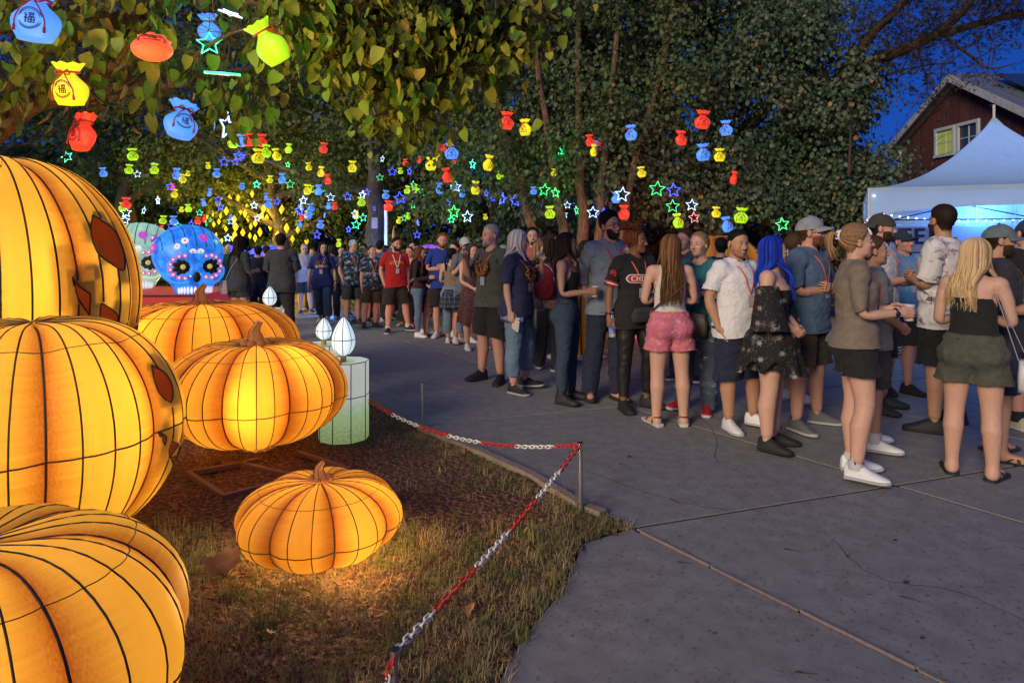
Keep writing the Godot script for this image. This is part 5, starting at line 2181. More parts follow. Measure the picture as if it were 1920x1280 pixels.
func drape_sleeve(f: Figure) -> void:
	# the wide sleeve of the off-shoulder dress, open below with a pale lining
	for side in 2:
		var s := 1.0 if side == 0 else -1.0
		var b := Build.new()
		var c := Build.new()
		for k in [b, c]:
			var e := 0.0 if k == b else -.006
			for i in 9:
				var t := i / 8.0
				var mid := Vector3(.172,1.415,-.015).lerp(Vector3(.42,1.12,-.015),.18 + t*.95)*Vector3(s,1,1)
				for j in 17:
					var a := TAU * j / 16
					var r := lerpf(.088,.15, t) * (1.0 + .08 * t * sin(a * 5.0)) + e
					var dirn := Vector3(.642 * s, -.767,0)
					var u := Vector3(.767,.642*s,0) if s > 0 else Vector3(.767,-.642*s*-1.0,0)
					u = (u - dirn * u.dot(dirn)).normalized()
					k.add(mid + u * cos(a) * r + Vector3(0,0,1) * sin(a) * r)
			for i in 8:
				for j in 16:
					var a := i * 17 + j
					k.quad(a, a + 1, a + 18, a + 17)
		var id := ARM_L if side == 0 else ARM_R
		obj("wide_sleeve",bend(f,rigid(b,id)).mesh(),mats.dress_print if mats.has("dress_print") else printed("night_sky",2.4),f.root)
		obj("sleeve_lining",bend(f,rigid(c,id)).mesh(),cloth(Color(.2,.3,.4)),f.root)


func letters(f: Figure,called: String,text: String,size: float,at: Vector3,m: Material,arch := 0.0,bend_x := 1.0) -> void:
	# raised lettering that follows the chest
	var tm := TextMesh.new()
	var sf := SystemFont.new()
	sf.font_names = PackedStringArray(["Droid Sans"])
	sf.font_weight = 700
	tm.font = sf
	tm.text = text
	tm.font_size = 64
	tm.pixel_size = size / 64.0
	tm.depth = .003
	var src := tm.get_mesh_arrays()
	var b := Build.new()
	var vs: PackedVector3Array = src[Mesh.ARRAY_VERTEX]
	for p in vs:
		var y := at.y + p.y - arch * p.x * p.x
		b.add(Vector3(at.x + p.x, y, front_z(f, y, (at.x + p.x)) + at.z + p.z))
	var ids: PackedInt32Array = src[Mesh.ARRAY_INDEX] if src[Mesh.ARRAY_INDEX] != null else PackedInt32Array(range(vs.size()))
	b.idx = ids
	obj(called, bend(f, rigid(b, CHEST)).mesh(), m, f.root)


func shirt_word(f: Figure) -> void:
	letters(f,"shirt_lettering","CHIEFS",.075,Vector3(0,1.3,.014),plain(Color(.6,.34,.02),.8),1.6)


func chest_stripes(f: Figure) -> void:
	for k in 2:
		var b := Build.new()
		var y := 1.255 - k * .03
		for i in 15:
			var x := lerpf(-.12,.12, i / 14.0)
			for j in 2:
				var yy := y + (j - .5) * (.016 if k else .022)
				b.add(Vector3(x, yy, front_z(f, yy, x) + .02))
		for i in 14:
			b.quad(i * 2, i * 2 + 1, i * 2 + 3, i * 2 + 2)
		obj("chest_stripe",bend(f,rigid(b,CHEST)).mesh(),plain(Color(.5,.5,.52),.8),f.root)


func jersey_marks(f: Figure) -> void:
	# the word in a red bar with a white rim across the chest, red and white bands round the sleeves, a red emblem on the right one
	var red := plain(Color(.4,.015,.022), .8)
	var white := plain(Color(.58,.57,.56), .8)
	for k in 2:
		var b := Build.new()
		var h := .042 if k == 0 else .034
		var w := .142 if k == 0 else .134
		for i in 25:
			var x := lerpf(-w, w, i / 24.0)
			var e := sqrt(maxf(1.0 - pow(maxf(absf(x) - (w - h), 0.0) / h, 2.0), 0.0))
			for j in 2:
				var y := 1.275 + (j - .5) * 2.0 * h * e
				b.add(Vector3(x, y, front_z(f, y, x) + .022 + .004 * k))
		for i in 24:
			b.quad(i * 2, i * 2 + 1, i * 2 + 3, i * 2 + 2)
		obj("chest_bar", bend(f, rigid(b, CHEST)).mesh(), [white, red][k], f.root)
	letters(f, "shirt_lettering", "CHIEFS", .066, Vector3(0,1.275,.03), white)
	for side in 2:
		var s := 1.0 if side == 0 else -1.0
		for k in 3:
			var b := Build.new()
			var d := Vector3(.642 * s, -.767,0)
			var c0 := Vector3(.172 * s, 1.415,-.015) + d * (.222 - k * .016)
			var r := .082 * float(f.build.arm)
			b.tube([c0 - d * .007, c0 + d * .007], [r], 18, false)
			obj("sleeve_band",bend(f,rigid(b,ARM_L if side == 0 else ARM_R)).mesh(),[red,white,red][k],f.root)
	var e := Build.new()
	e.ball(Vector3(-.272,1.36,.03),Vector3(.034,.034,.01),14,8,Basis(Vector3.UP,-.7))
	e.box(Vector3(-.272,1.335,.046),Vector3(.03,.018,.006),Basis(Vector3.UP,-.7),.002)
	obj("sleeve_emblem", bend(f, rigid(e, ARM_R)).mesh(), red, f.root)


# ---- fabric lanterns on wire frames
func fabric(tex: Texture2D, c: Color, glow_: float, through := .9) -> StandardMaterial3D:
	# silk stretched on wire: dyed, thin enough for the lamps inside to shine through
	var m := plain(c * .42,.5)
	m.albedo_texture = tex
	m.backlight_enabled = true
	m.backlight = Color(through, through, through)
	m.emission_enabled = true
	m.emission = c.linear_to_srgb()
	m.emission_operator = BaseMaterial3D.EMISSION_OP_MULTIPLY
	m.emission_texture = tex
	m.emission_energy_multiplier = glow_
	m.metallic_specular = .45
	lift(m, mats.t_silk, .35)
	m.uv1_scale = Vector3(1,1,1)
	return m


func dye(seed_: int, body: Color, groove: Color, band: float) -> ImageTexture:
	# sprayed dye: a browner band with ragged brush strokes along each main seam (u = 0 and 1), and blotches where the dye took unevenly
	var r := RandomNumberGenerator.new()
	r.seed = seed_
	var w := 192
	var h := 192
	var im := Image.create(w, h, false, Image.FORMAT_RGB8)
	for j in h:
		var rag := .35*soft.get_noise_2d(j*.3,seed_) + .2*soft.get_noise_2d(j*.9,seed_ + 7.0)
		for i in w:
			var u := float(i) / (w - 1)
			var e := minf(u, 1.0 - u)
			var k := clampf(1.0 - e / (band * (1.0 + rag)), 0.0,1.0)
			k = pow(k, 1.3) * (.9 + .35 * soft.get_noise_2d(i * .25, j * 1.1))
			var blot := .5 + .5 * soft.get_noise_2d(i * .035 + seed_, j * .022)
			var streak := .5 + .5 * soft.get_noise_2d(i * .22, j * .025 + seed_ * 2.0)
			var c := body.lerp(groove, clampf(k * 1.1,0.0,1.0))
			c = c.lerp(body.lerp(groove,.45),clampf(blot*.5 + streak*.25 - .15,0.0,1.0)*.6)
			im.set_pixel(i, j, c.linear_to_srgb())
	return ImageTexture.create_from_image(im)


class Gourd:
	var r := 1.0
	var tall := 1.0
	var lobes := 9
	var gores := 3
	var deep := .1
	var dip := .1
	var low := 0.0
	var round_ := .85
	var from := -84.0

	func at(th: float, v: float) -> Vector3:
		# th in lobes round the stem, v from foot to crown
		var be := deg_to_rad(lerpf(from, 88.0, v))
		var f := th - floorf(th)
		var g := pow(absf(cos(PI * f)), 5.0)
		var s := th * gores - floorf(th * gores)
		var groove := 1.0 - deep * g * pow(cos(be * .9), .5) + .016 * sin(PI * s)
		var x := pow(cos(be), round_) * groove
		var y := .5 + .5 * sin(be) * (1.0 - .04 * g) - dip * pow(maxf(sin(be), 0.0), 14.0)
		var a := TAU * th / lobes
		return Vector3(cos(a) * x * r, low + y * tall, sin(a) * x * r)


func make_pumpkins() -> void:
	mats.t_silk = noise_tex(31,.012,4,256)
	var amber := dye(3, Color(.84,.55,.085), Color(.34,.085,.008), .3)
	var orange := dye(8, Color(.84,.44,.058), Color(.31,.058,.005), .32)
	mats.rim_red = fabric(dye(21,Color(.55,.1,.02),Color(.3,.04,.01),.3),Color(1,1,1),.28)
	mats.inner = fabric(dye(22,Color(.3,.19,.09),Color(.2,.1,.04),.2),Color(1,1,1),.1,.3)
	mats.stem = fabric(dye(23,Color(.62,.22,.06),Color(.3,.05,.01),.3),Color(1,1,1),.55)
	var yel := fabric(amber, Color(1,1,1), .15)
	var yel2 := fabric(amber, Color(1,.97,.9), .13)
	var ora := fabric(orange, Color(1,1,1), .17)
	var g := Gourd.new()
	g.r = 1.1; g.tall = 2.37; g.lobes = 10; g.gores = 4; g.deep = .055; g.dip = .05; g.round_ = .95
	pumpkin("jack_o_lantern","biggest amber lantern with a cut-out eye and mouth, at the left edge","pumpkin lantern",Vector3(-4.1,0,-5.2),.32,g,yel,0,.0055,[Vector4(0.0,1.5,.1,3.4),Vector4(.3,.8,.76,2.2),Vector4(.72,1.3,.25,1.6)],1)
	g = Gourd.new()
	g.from = -70.0; g.r = .72; g.tall = 1.265; g.lobes = 8; g.gores = 4; g.deep = .06; g.dip = .05
	pumpkin("jack_o_lantern","wide amber jack lantern low in front of the biggest one, face turned away","pumpkin lantern",Vector3(-2.54,0,-3.6),.1,g,yel2,1,.0045,[Vector4(-.36,.55,.5,1.6),Vector4(.05,.6,.1,1.0),Vector4(.4,.75,.1,.9)],2)
	g = Gourd.new()
	g.r = .61; g.tall = .79; g.lobes = 7; g.gores = 4; g.deep = .075; g.dip = .06
	pumpkin("pumpkin_lantern","nearest amber pumpkin lantern, cut by the bottom left corner","pumpkin lantern",Vector3(-1.61,0,-2.0),.5,g,yel,1,.0034,[Vector4(.08,.3,.42,.85),Vector4(.2,.32,0.0,.6)],0)
	g = Gourd.new()
	g.r = .695; g.tall = .82; g.lobes = 9; g.gores = 4; g.deep = .075; g.dip = .07; g.low = .055
	pumpkin("pumpkin_lantern","orange pumpkin lantern on the steel frame, in front of the candle lanterns","pumpkin lantern",Vector3(-1.99,0,-5.28),.16,g,ora,1,.0038,[Vector4(.115,.47,.54,.7),Vector4(.34,.62,.24,.7),Vector4(-.2,.4,.1,.7)],0,.17)
	g = Gourd.new()
	g.r = 1.0; g.tall = 1.0; g.lobes = 9; g.gores = 4; g.deep = .1; g.dip = .06
	pumpkin("pumpkin_lantern","broad orange pumpkin lantern below the blue skull, furthest of them","pumpkin lantern",Vector3(-3.32,0,-7.25),0.0,g,ora,1,.0048,[Vector4(-.3,.5,.74,1.8),Vector4(.25,.5,.4,1.6),Vector4(-.3,.5,-.1,1.3)],0,.2)
	g = Gourd.new()
	g.r = .418; g.tall = .41; g.lobes = 8; g.gores = 3; g.deep = .07; g.dip = .05
	pumpkin("pumpkin_lantern","smallest orange pumpkin lantern, alone on the grass with a dark red stem","pumpkin lantern",Vector3(-.995,0,-3.52),.34,g,ora,1,.0027,[Vector4(.205,.172,.285,.19),Vector4(-.08,.2,.05,.34),Vector4(.28,.26,.06,.24)],0,.095)
	# a glowing one far behind the queue
	g = Gourd.new()
	g.r = .75; g.tall = 1.75; g.lobes = 8; g.gores = 2; g.deep = .1; g.dip = .05
	pumpkin("pumpkin_lantern","tall orange lantern glimpsed behind the heads left of the white flecked polo","pumpkin lantern",Vector3(2.85,0,-9.6),.2,g,ora,0,.008,[Vector4(0,.9,0,.8)],0)
	var glow2 := Gourd.new()
	glow2.r = .45; glow2.tall = 1.45; glow2.lobes = 8; glow2.gores = 2
	pumpkin("pumpkin_lantern","orange lantern glimpsed between the black tank top and the pale shirt","pumpkin lantern",Vector3(.98,0,-9.3),.2,glow2,ora,0,.008,[Vector4(0,.8,0,.35)],0)
	steel_frame()


func eye_cut(p: Vector3, c: Vector2, size: Vector2, lean: float) -> float:
	# a leaf shape: negative outside
	var q := Vector2(p.x - c.x, p.y - c.y).rotated(lean)
	var u := q.y / size.y
	var w := size.x * (1.0 - u * u)
	return minf(w - absf(q.x), size.y - absf(q.y)) if absf(u) < 1.0 else -absf(q.y)


func pumpkin(called: String,label: String,category: String,at: Vector3,turn: float,g: Gourd,m: Material,hoop: int,wire: float,bulbs: Array,face: int,stem := 0.0) -> void:
	var o := thing(called,label,category,at,0.0,"pumpkin lanterns on the lawn" if at.z > -8.5 else "lanterns glimpsed behind the queue")
	var rows := 26
	var cols := 5 if g.lobes * g.gores < 30 else 6
	var spin := Basis(Vector3.UP, -turn)
	# the cut-out face, in azimuth (radians, towards the camera positive) and height
	var cut = null
	var holes := []
	if face == 1:
		holes = [[Vector2(.03,1.6),Vector2(.15,.225),.35],[Vector2(-.9,1.6),Vector2(.15,.225),-.35]]
	elif face == 2:
		holes = [[Vector2(-.07,.86),Vector2(.085,.11),.3],[Vector2(-.85,.86),Vector2(.12,.12),-.3]]
	if face > 0:
		cut = func(p: Vector3) -> float:
			# p.x azimuth round from +x towards the camera, p.y height
			var c := -1.0
			for h in holes:
				c = maxf(c, eye_cut(p, h[0], h[1], h[2]))
			var mid := -.44 if face == 1 else -.52
			var wide := .86 if face == 1 else .62
			var t := (p.x - mid) / wide
			if absf(t) < 1.0:
				var corner := 1.42 if face == 1 else .66
				var top := corner - (.5 if face == 1 else .2) * (1.0 - t * t) * 1.05
				var low := corner - (.98 if face == 1 else .36) * (1.0 - t * t)
				# square teeth hang into the mouth
				var k := absf(t * 3.2 - floorf(t * 3.2) - .5)
				if k < .17 and absf(t) < .8:
					top -= .13 if face == 1 else .06
				c = maxf(c, minf(top - p.y, p.y - low))
			return c
	var shared := []
	for j in g.gores:
		var b := Build.new()
		for i in rows + 1:
			for k in cols + 1:
				var th := (j + float(k) / cols) / g.gores
				b.add(g.at(th, float(i) / rows), Vector2(th, 1.0 - float(i) / rows))
		for i in rows:
			for k in cols:
				var a := i * (cols + 1) + k
				b.quad(a, a + 1, a + cols + 2, a + cols + 1)
		shared.append(b.mesh())
	var w := Build.new()
	var path := []
	for i in 23:
		var p := g.at(0.0, i / 22.0)
		path.append(p * Vector3(1.006,1,1.006))
	w.tube(path, [wire * 1.25], 5, false)
	var wires := [w.mesh()]
	for j in range(1, g.gores):
		var x := Build.new()
		path = []
		for i in 23:
			path.append(g.at(float(j) / g.gores, i / 22.0) * Vector3(1.004,1,1.004))
		x.tube(path, [wire], 5, false)
		wires.append(x.mesh())
	for l in g.lobes:
		var bs := Basis(Vector3.UP, -TAU * l / g.lobes) * spin
		for j in g.gores:
			var mid_az := wrapf(TAU * (l + (j + .5) / g.gores) / g.lobes + turn, -PI, PI)
			if face > 0 and mid_az > -1.35 and mid_az < .95:
				cut_gore(o, g, l, j, turn, m, cut)
				continue
			obj("fabric_panel", shared[j], m, o, Transform3D(bs, Vector3.ZERO))
			obj("rib_wire", wires[j], mats.wire, o, Transform3D(bs, Vector3.ZERO))
	if hoop > 0:
		var h := Build.new()
		path = []
		var n := g.lobes * g.gores * 3
		for k in n + 1:
			path.append(spin * (g.at(float(k) / n * g.lobes, .44) * Vector3(1.005,1,1.005)))
		h.tube(path, [wire], 5, false)
		obj("hoop_wire", h.mesh(), mats.wire, o)
		var h2 := Build.new()
		path = []
		for k in n + 1:
			path.append(spin * (g.at(float(k) / n * g.lobes, .76) * Vector3(1.006,1,1.006)))
		h2.tube(path, [wire * .5], 5, false)
		obj("hoop_wire", h2.mesh(), mats.wire, o)
	if stem > 0.0:
		var s := Build.new()
		var y := g.low + g.tall * (1.0 - g.dip)
		var bend_ := stem * .18
		s.tube(smooth_path([Vector3(0,y - .01,0),Vector3(0,y + stem*.25,0),Vector3(-bend_*.3,y + stem*.65,0),Vector3(bend_,y + stem,0)],4),taper(13,stem*.42,stem*.12),12)
		var so := obj("stem", s.mesh(), mats.stem, o)
		var c := Build.new()
		for k in 8:
			var a := TAU * k / 8
			c.ball(Vector3(cos(a)*stem*.5,y + .012,sin(a)*stem*.5),Vector3(stem*.24,stem*.16,stem*.24),8,6)
		obj("stem_collar", c.mesh(), mats.stem, so)
		for k in 5:
			var e := Build.new()
			var a := TAU * k / 5 + .3
			e.tube(smooth_path([Vector3(cos(a)*stem*.47,y - .01,sin(a)*stem*.47),Vector3(cos(a)*stem*.36,y + stem*.3,sin(a)*stem*.36),Vector3(cos(a)*stem*.24 - bend_*.3,y + stem*.65,sin(a)*stem*.24),Vector3(bend_ + cos(a)*stem*.13,y + stem,sin(a)*stem*.13)],3),[wire*.6],4,false)
			obj("stem_wire", e.mesh(), mats.wire, so)
	for p in bulbs:
		var b := Build.new()
		b.ball(Vector3.ZERO, Vector3(.03,.04,.03), 10,8)
		var bo := obj("bulb",b.mesh(),mats.bulb,o,Transform3D(Basis(),Vector3(p.x,p.y,p.z)))
		lamp(bo, Color(1.0,.8,.5), p.w, .022)


func lamp(parent: Node3D,c: Color,energy: float,size: float,at := Vector3.ZERO) -> void:
	var l := OmniLight3D.new()
	l.name = "lamp"
	l.light_color = c
	l.light_energy = energy
	l.light_size = size
	l.omni_range = 30.0
	l.omni_attenuation = 2.0
	l.shadow_enabled = true
	l.position = at
	parent.add_child(l, true)


func cut_gore(o: Node3D,g: Gourd,l: int,j: int,turn: float,m: Material,cut: Callable) -> void:
	# a panel with its share of the face cut out, and the red flange that lines the cut
	var place := func(th: float, v: float) -> Vector3:
		return Basis(Vector3.UP, -turn) * g.at(th, v)
	var az := func(p: Vector3) -> Vector3:
		return Vector3(atan2(p.z, p.x), p.y, 0)
	var flat := Build.new()
	var rows := 80
	var cols := 14
	for i in rows + 1:
		for k in cols + 1:
			flat.add(Vector3(l + (j + float(k) / cols) / g.gores, float(i) / rows, 0))
	for i in rows:
		for k in cols:
			var a := i * (cols + 1) + k
			flat.quad(a, a + 1, a + cols + 2, a + cols + 1)
	var c := func(p: Vector3) -> float: return cut.call(az.call(place.call(p.x, p.y)))
	# the cut is measured in radians and metres; scale it to the panel's own units when drawing the edge up to it
	var b := trim(flat, c, .01)
	if b.v.size() == 0:
		return
	var edge := {}
	for t in range(0, b.idx.size(), 3):
		for e in 3:
			var x := b.idx[t + e]
			var y := b.idx[t + (e + 1) % 3]
			if edge.has(Vector2i(y, x)):
				edge.erase(Vector2i(y, x))
			else:
				edge[Vector2i(x, y)] = true
	var fl := Build.new()
	var line := Build.new()
	var lo := float(l) + float(j) / g.gores
	var hi := lo + 1.0 / g.gores
	for e in edge:
		var p := b.v[e.x]
		var q := b.v[e.y]
		if p.y < .001 and q.y < .001 or p.y > .999 and q.y > .999 or absf(p.x - lo) < .0008 and absf(q.x - lo) < .0008 or absf(p.x - hi) < .0008 and absf(q.x - hi) < .0008:
			continue
		var a3: Vector3 = place.call(p.x, p.y)
		var b3: Vector3 = place.call(q.x, q.y)
		var mid := Vector3(0, g.tall * .5 + g.low, 0)
		var d := .16 * g.r
		var at := fl.v.size()
		fl.add(a3, Vector2(.3,0))
		fl.add(b3, Vector2(.35,0))
		fl.add(b3 + (mid - b3).normalized() * d, Vector2(.35,.4))
		fl.add(a3 + (mid - a3).normalized() * d, Vector2(.3,.4))
		fl.quad(at, at + 1, at + 2, at + 3)
		line.tube([a3, b3], [.0055 * g.r], 4, false)
	for i in b.v.size():
		var p := b.v[i]
		b.uv[i] = Vector2(p.x - l, 1.0 - p.y)
		b.v[i] = place.call(p.x, p.y)
	obj("fabric_panel", b.mesh(), m, o)
	if fl.v.size():
		fl.weld(.002)
		obj("face_flange", fl.mesh(), mats.rim_red, o)
		obj("face_outline", line.mesh(), mats.wire, o)
	# the wire of this rib, where there is cloth
	var run := []
	var n := 0
	for i in 61:
		var v := i / 60.0
		var th := float(l) + float(j) / g.gores
		var p: Vector3 = place.call(th, v)
		if cut.call(az.call(p)) < 0.0:
			run.append(p * Vector3(1.004,1,1.004))
		if cut.call(az.call(p)) >= 0.0 or i == 60:
			if run.size() > 2:
				var w := Build.new()
				w.tube(run, [.0062 * g.r], 5, false)
				obj("rib_wire", w.mesh(), mats.wire, o)
			run = []
	# the screen behind the cut, a little way in
	if fl.v.size():
		var s := Build.new()
		var near := PackedByteArray()
		for i in 41:
			for k in 5:
				var q: Vector3 = place.call(lo + (k / 4.0) / g.gores, i / 40.0)
				var mid := Vector3(0, g.tall * .5 + g.low, 0)
				s.add(q + (mid - q).normalized() * .155 * g.r, Vector2(.4, i / 40.0))
				near.append(1 if cut.call(az.call(q)) > -.07 * g.r else 0)
		for i in 40:
			for k in 4:
				var a := i * 5 + k
				if near[a] + near[a + 1] + near[a + 5] + near[a + 6] > 0:
					s.quad(a, a + 1, a + 6, a + 5)
		obj("inner_screen", s.mesh(), mats.inner, o)


func steel_frame() -> void:
	var o := thing("steel_frame","rusty square-tube frame on the ground under the orange pumpkin lantern","frame")
	var m := lift(tri(plain(Color(.2,.12,.075), .75,.1), 6.0), mats.t_fine, .05)
	var pts := [Vector3(-2.234,0,-4.682),Vector3(-1.804,0,-4.255),Vector3(-1.485,0,-4.56),Vector3(-1.94,0,-4.866),Vector3(-1.606,0,-5.115),Vector3(-1.15,0,-4.756),Vector3(-1.441,0,-4.59),Vector3(-1.868,0,-4.958)]
	for e in [[0,1], [1,2], [0,3], [3,6], [4,5], [3,7], [2,6]]:
		var a: Vector3 = pts[e[0]] + Vector3(0,.022,0)
		var b: Vector3 = pts[e[1]] + Vector3(0,.022,0)
		var q := Build.new()
		var dir := b - a
		q.box((a + b)*.5,Vector3(.036,.036,dir.length() + .03),Basis.looking_at(dir,Vector3.UP),.003)
		obj("bar", q.mesh(), m, o)


# ---- candles
func make_candles() -> void:
	var im := Image.create(128,256, false, Image.FORMAT_RGB8)
	var r := RandomNumberGenerator.new()
	r.seed = 5
	for j in 256:
		for i in 128:
			# dyed white above and pale green below; mould and splashed soil in specks near the foot
			var t := j / 255.0
			var edge := .5 + .1 * soft.get_noise_2d(i * .05, j * .04)
			var c := Color(.7,.74,.7).lerp(Color(.42,.62,.3),smoothstep(edge - .12,edge + .22,t))
			var n := soft.get_noise_2d(i*.55,j*.55) + .6*soft.get_noise_2d(i*.12 + 40.0,j*.1)
			if n > .75 - .95 * smoothstep(.5,1.0, t) + .35 * (1.0 - t):
				c = c.lerp(Color(.2,.17,.03), .55)
			im.set_pixel(i, j, c.linear_to_srgb())
	var tex := ImageTexture.create_from_image(im)
	var box := fabric(tex, Color(1,1,1), .85)
	var white := plain(Color(.8,.82,.82), .5)
	white.emission_enabled = true
	white.emission = Color(.8,.9,.92)
	white.emission_energy_multiplier = .8
	candle("stout pale green candle lantern with the biggest white flame, beside the chain",Vector3(-1.37,0,-5.52),.205,.648,.093,.33,box,white)
	candle("pale green candle lantern with the middle white flame, half behind the pumpkin",Vector3(-1.76,0,-6.35),.19,.655,.072,.215,box,white)
	candle("candle lantern with a small white flame above the broad orange pumpkin",Vector3(-2.98,0,-8.35),.17,.77,.082,.25,box,white)


func candle(label: String,at: Vector3,rad: float,tall: float,fr: float,fh: float,box: Material,white: Material) -> void:
	var o := thing("candle_lantern",label,"candle lantern",at,.35,"candle lanterns beside the pumpkins")
	var n := 9
	for k in n:
		var a0 := TAU * k / n
		var a1 := TAU * (k + 1) / n
		var p0 := Vector3(cos(a0), 0, sin(a0)) * rad
		var p1 := Vector3(cos(a1), 0, sin(a1)) * rad
		var b := Build.new()
		for i in 7:
			for j in 4:
				var q := p0.lerp(p1, j / 3.0)
				q *= 1.0 + .012 * sin(PI * j / 3.0)
				b.add(Vector3(q.x,.02 + (tall - .02)*i/6.0,q.z),Vector2((k + j/3.0)/n*3.0,1.0 - i/6.0))
		for i in 6:
			for j in 3:
				var c := i * 4 + j
				b.quad(c, c + 1, c + 5, c + 4)
		obj("fabric_panel", b.mesh(), box, o)
		var w := Build.new()
		w.tube([p0 + Vector3(0,.02,0), p0 + Vector3(0, tall, 0)], [.0042], 5)
		obj("rib_wire", w.mesh(), mats.wire, o)
	for y in [.02, tall * .58, tall]:
		var w := Build.new()
		var lp := []
		for k in n + 1:
			lp.append(Vector3(cos(TAU*k/n)*(rad + .002),y,sin(TAU*k/n)*(rad + .002)))
		w.tube(lp, [.0035], 4, false)
		obj("hoop_wire", w.mesh(), mats.wire, o)
	var top := Build.new()
	top.lathe([Vector2(rad*.97,tall - .002),Vector2(rad*.5,tall - .012),Vector2(0.0,tall - .012)],n)
	obj("top_cloth", top.mesh(), box, o)
	var nk := Build.new()
	nk.lathe([Vector2(.024,tall - .02),Vector2(.022,tall + .035),Vector2(.03,tall + .04)],12)
	obj("wick_holder", nk.mesh(), plain(Color(.45,.22,.03), .5), o)
	var f := Build.new()
	var prof := []
	for i in 15:
		var t := i / 14.0
		prof.append(Vector2(fr*pow(sin(PI*clampf(pow(t,.72),0.0,1.0)),.85) + .002,tall + .03 + fh*t))
	f.lathe(prof, 24)
	var fo := obj("flame", f.mesh(), white, o)
	for k in 8:
		var w := Build.new()
		var a := TAU * k / 8 + .2
		var path := []
		for q in prof:
			path.append(Vector3(cos(a) * (q.x + .001), q.y, sin(a) * (q.x + .001)))
		w.tube(path, [.0028], 4, false)
		obj("flame_wire", w.mesh(), mats.wire, fo)
	var h := Build.new()
	var lp := []
	for k in 25:
		lp.append(Vector3(cos(TAU*k/24)*(prof[6].x + .003),prof[6].y,sin(TAU*k/24)*(prof[6].x + .003)))
	h.tube(lp, [.003], 4, false)
	obj("flame_wire", h.mesh(), mats.wire, fo)
	lamp(fo, Color(.85,.95,1.0), .03,.05, Vector3(0, tall + fh * .45,0))
	var bb := Build.new()
	bb.ball(Vector3.ZERO, Vector3(.03,.04,.03), 10,8)
	var bo := obj("bulb",bb.mesh(),mats.bulb,o,Transform3D(Basis(),Vector3(0.0,tall*.55,0.0)))
	lamp(bo, Color(.95,1.0,.8), .045,.03)


# ---- painted skulls
func skull_field(p: Vector3) -> float:
	var q := Vector3(absf(p.x), p.y, p.z)
	var d := egg(p, Vector3(0,.66,-.1), Vector3(.56,.5,.62))
	d = smin(d, egg(p, Vector3(0,.34,.24), Vector3(.4,.32,.3)), .12)
	d = smin(d, egg(q, Vector3(.34,.34,.22), Vector3(.14,.1,.16)), .1)
	d = smin(d, egg(p, Vector3(0,.1,.28), Vector3(.3,.15,.24)), .08)
	d = smin(d,bone(q,Vector3(.08,.6,.46),Vector3(.3,.58,.38),.07,.06),.08)
	d = -smin(-d, q.distance_to(Vector3(.205,.46,.6)) - .165,.04)
	d = -smin(-d, egg(p, Vector3(0,.29,.6), Vector3(.075,.11,.16)), .03)
	return maxf(d, 0.0 - p.y)


func make_skulls() -> void:
	skull("blue painted skull lantern with flowers and ringed eyes, behind the pumpkins",Vector3(-5.32,.73,-11.2),.66,.97,Color(.01,.115,.56),Color(.035,.27,.8),.95)
	skull("pale green skull lantern half hidden left of the blue skull",Vector3(-6.75,.73,-12.3),.35,1.02,Color(.24,.5,.36),Color(.45,.65,.5),.62)
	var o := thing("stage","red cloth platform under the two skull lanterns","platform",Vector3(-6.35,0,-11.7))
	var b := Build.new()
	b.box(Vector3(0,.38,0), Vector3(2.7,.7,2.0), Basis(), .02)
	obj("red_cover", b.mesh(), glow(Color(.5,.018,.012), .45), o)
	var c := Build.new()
	c.box(Vector3(0,.72,1.005), Vector3(2.7,.03,.02))
	obj("edge_trim", c.mesh(), mats.wire, o)


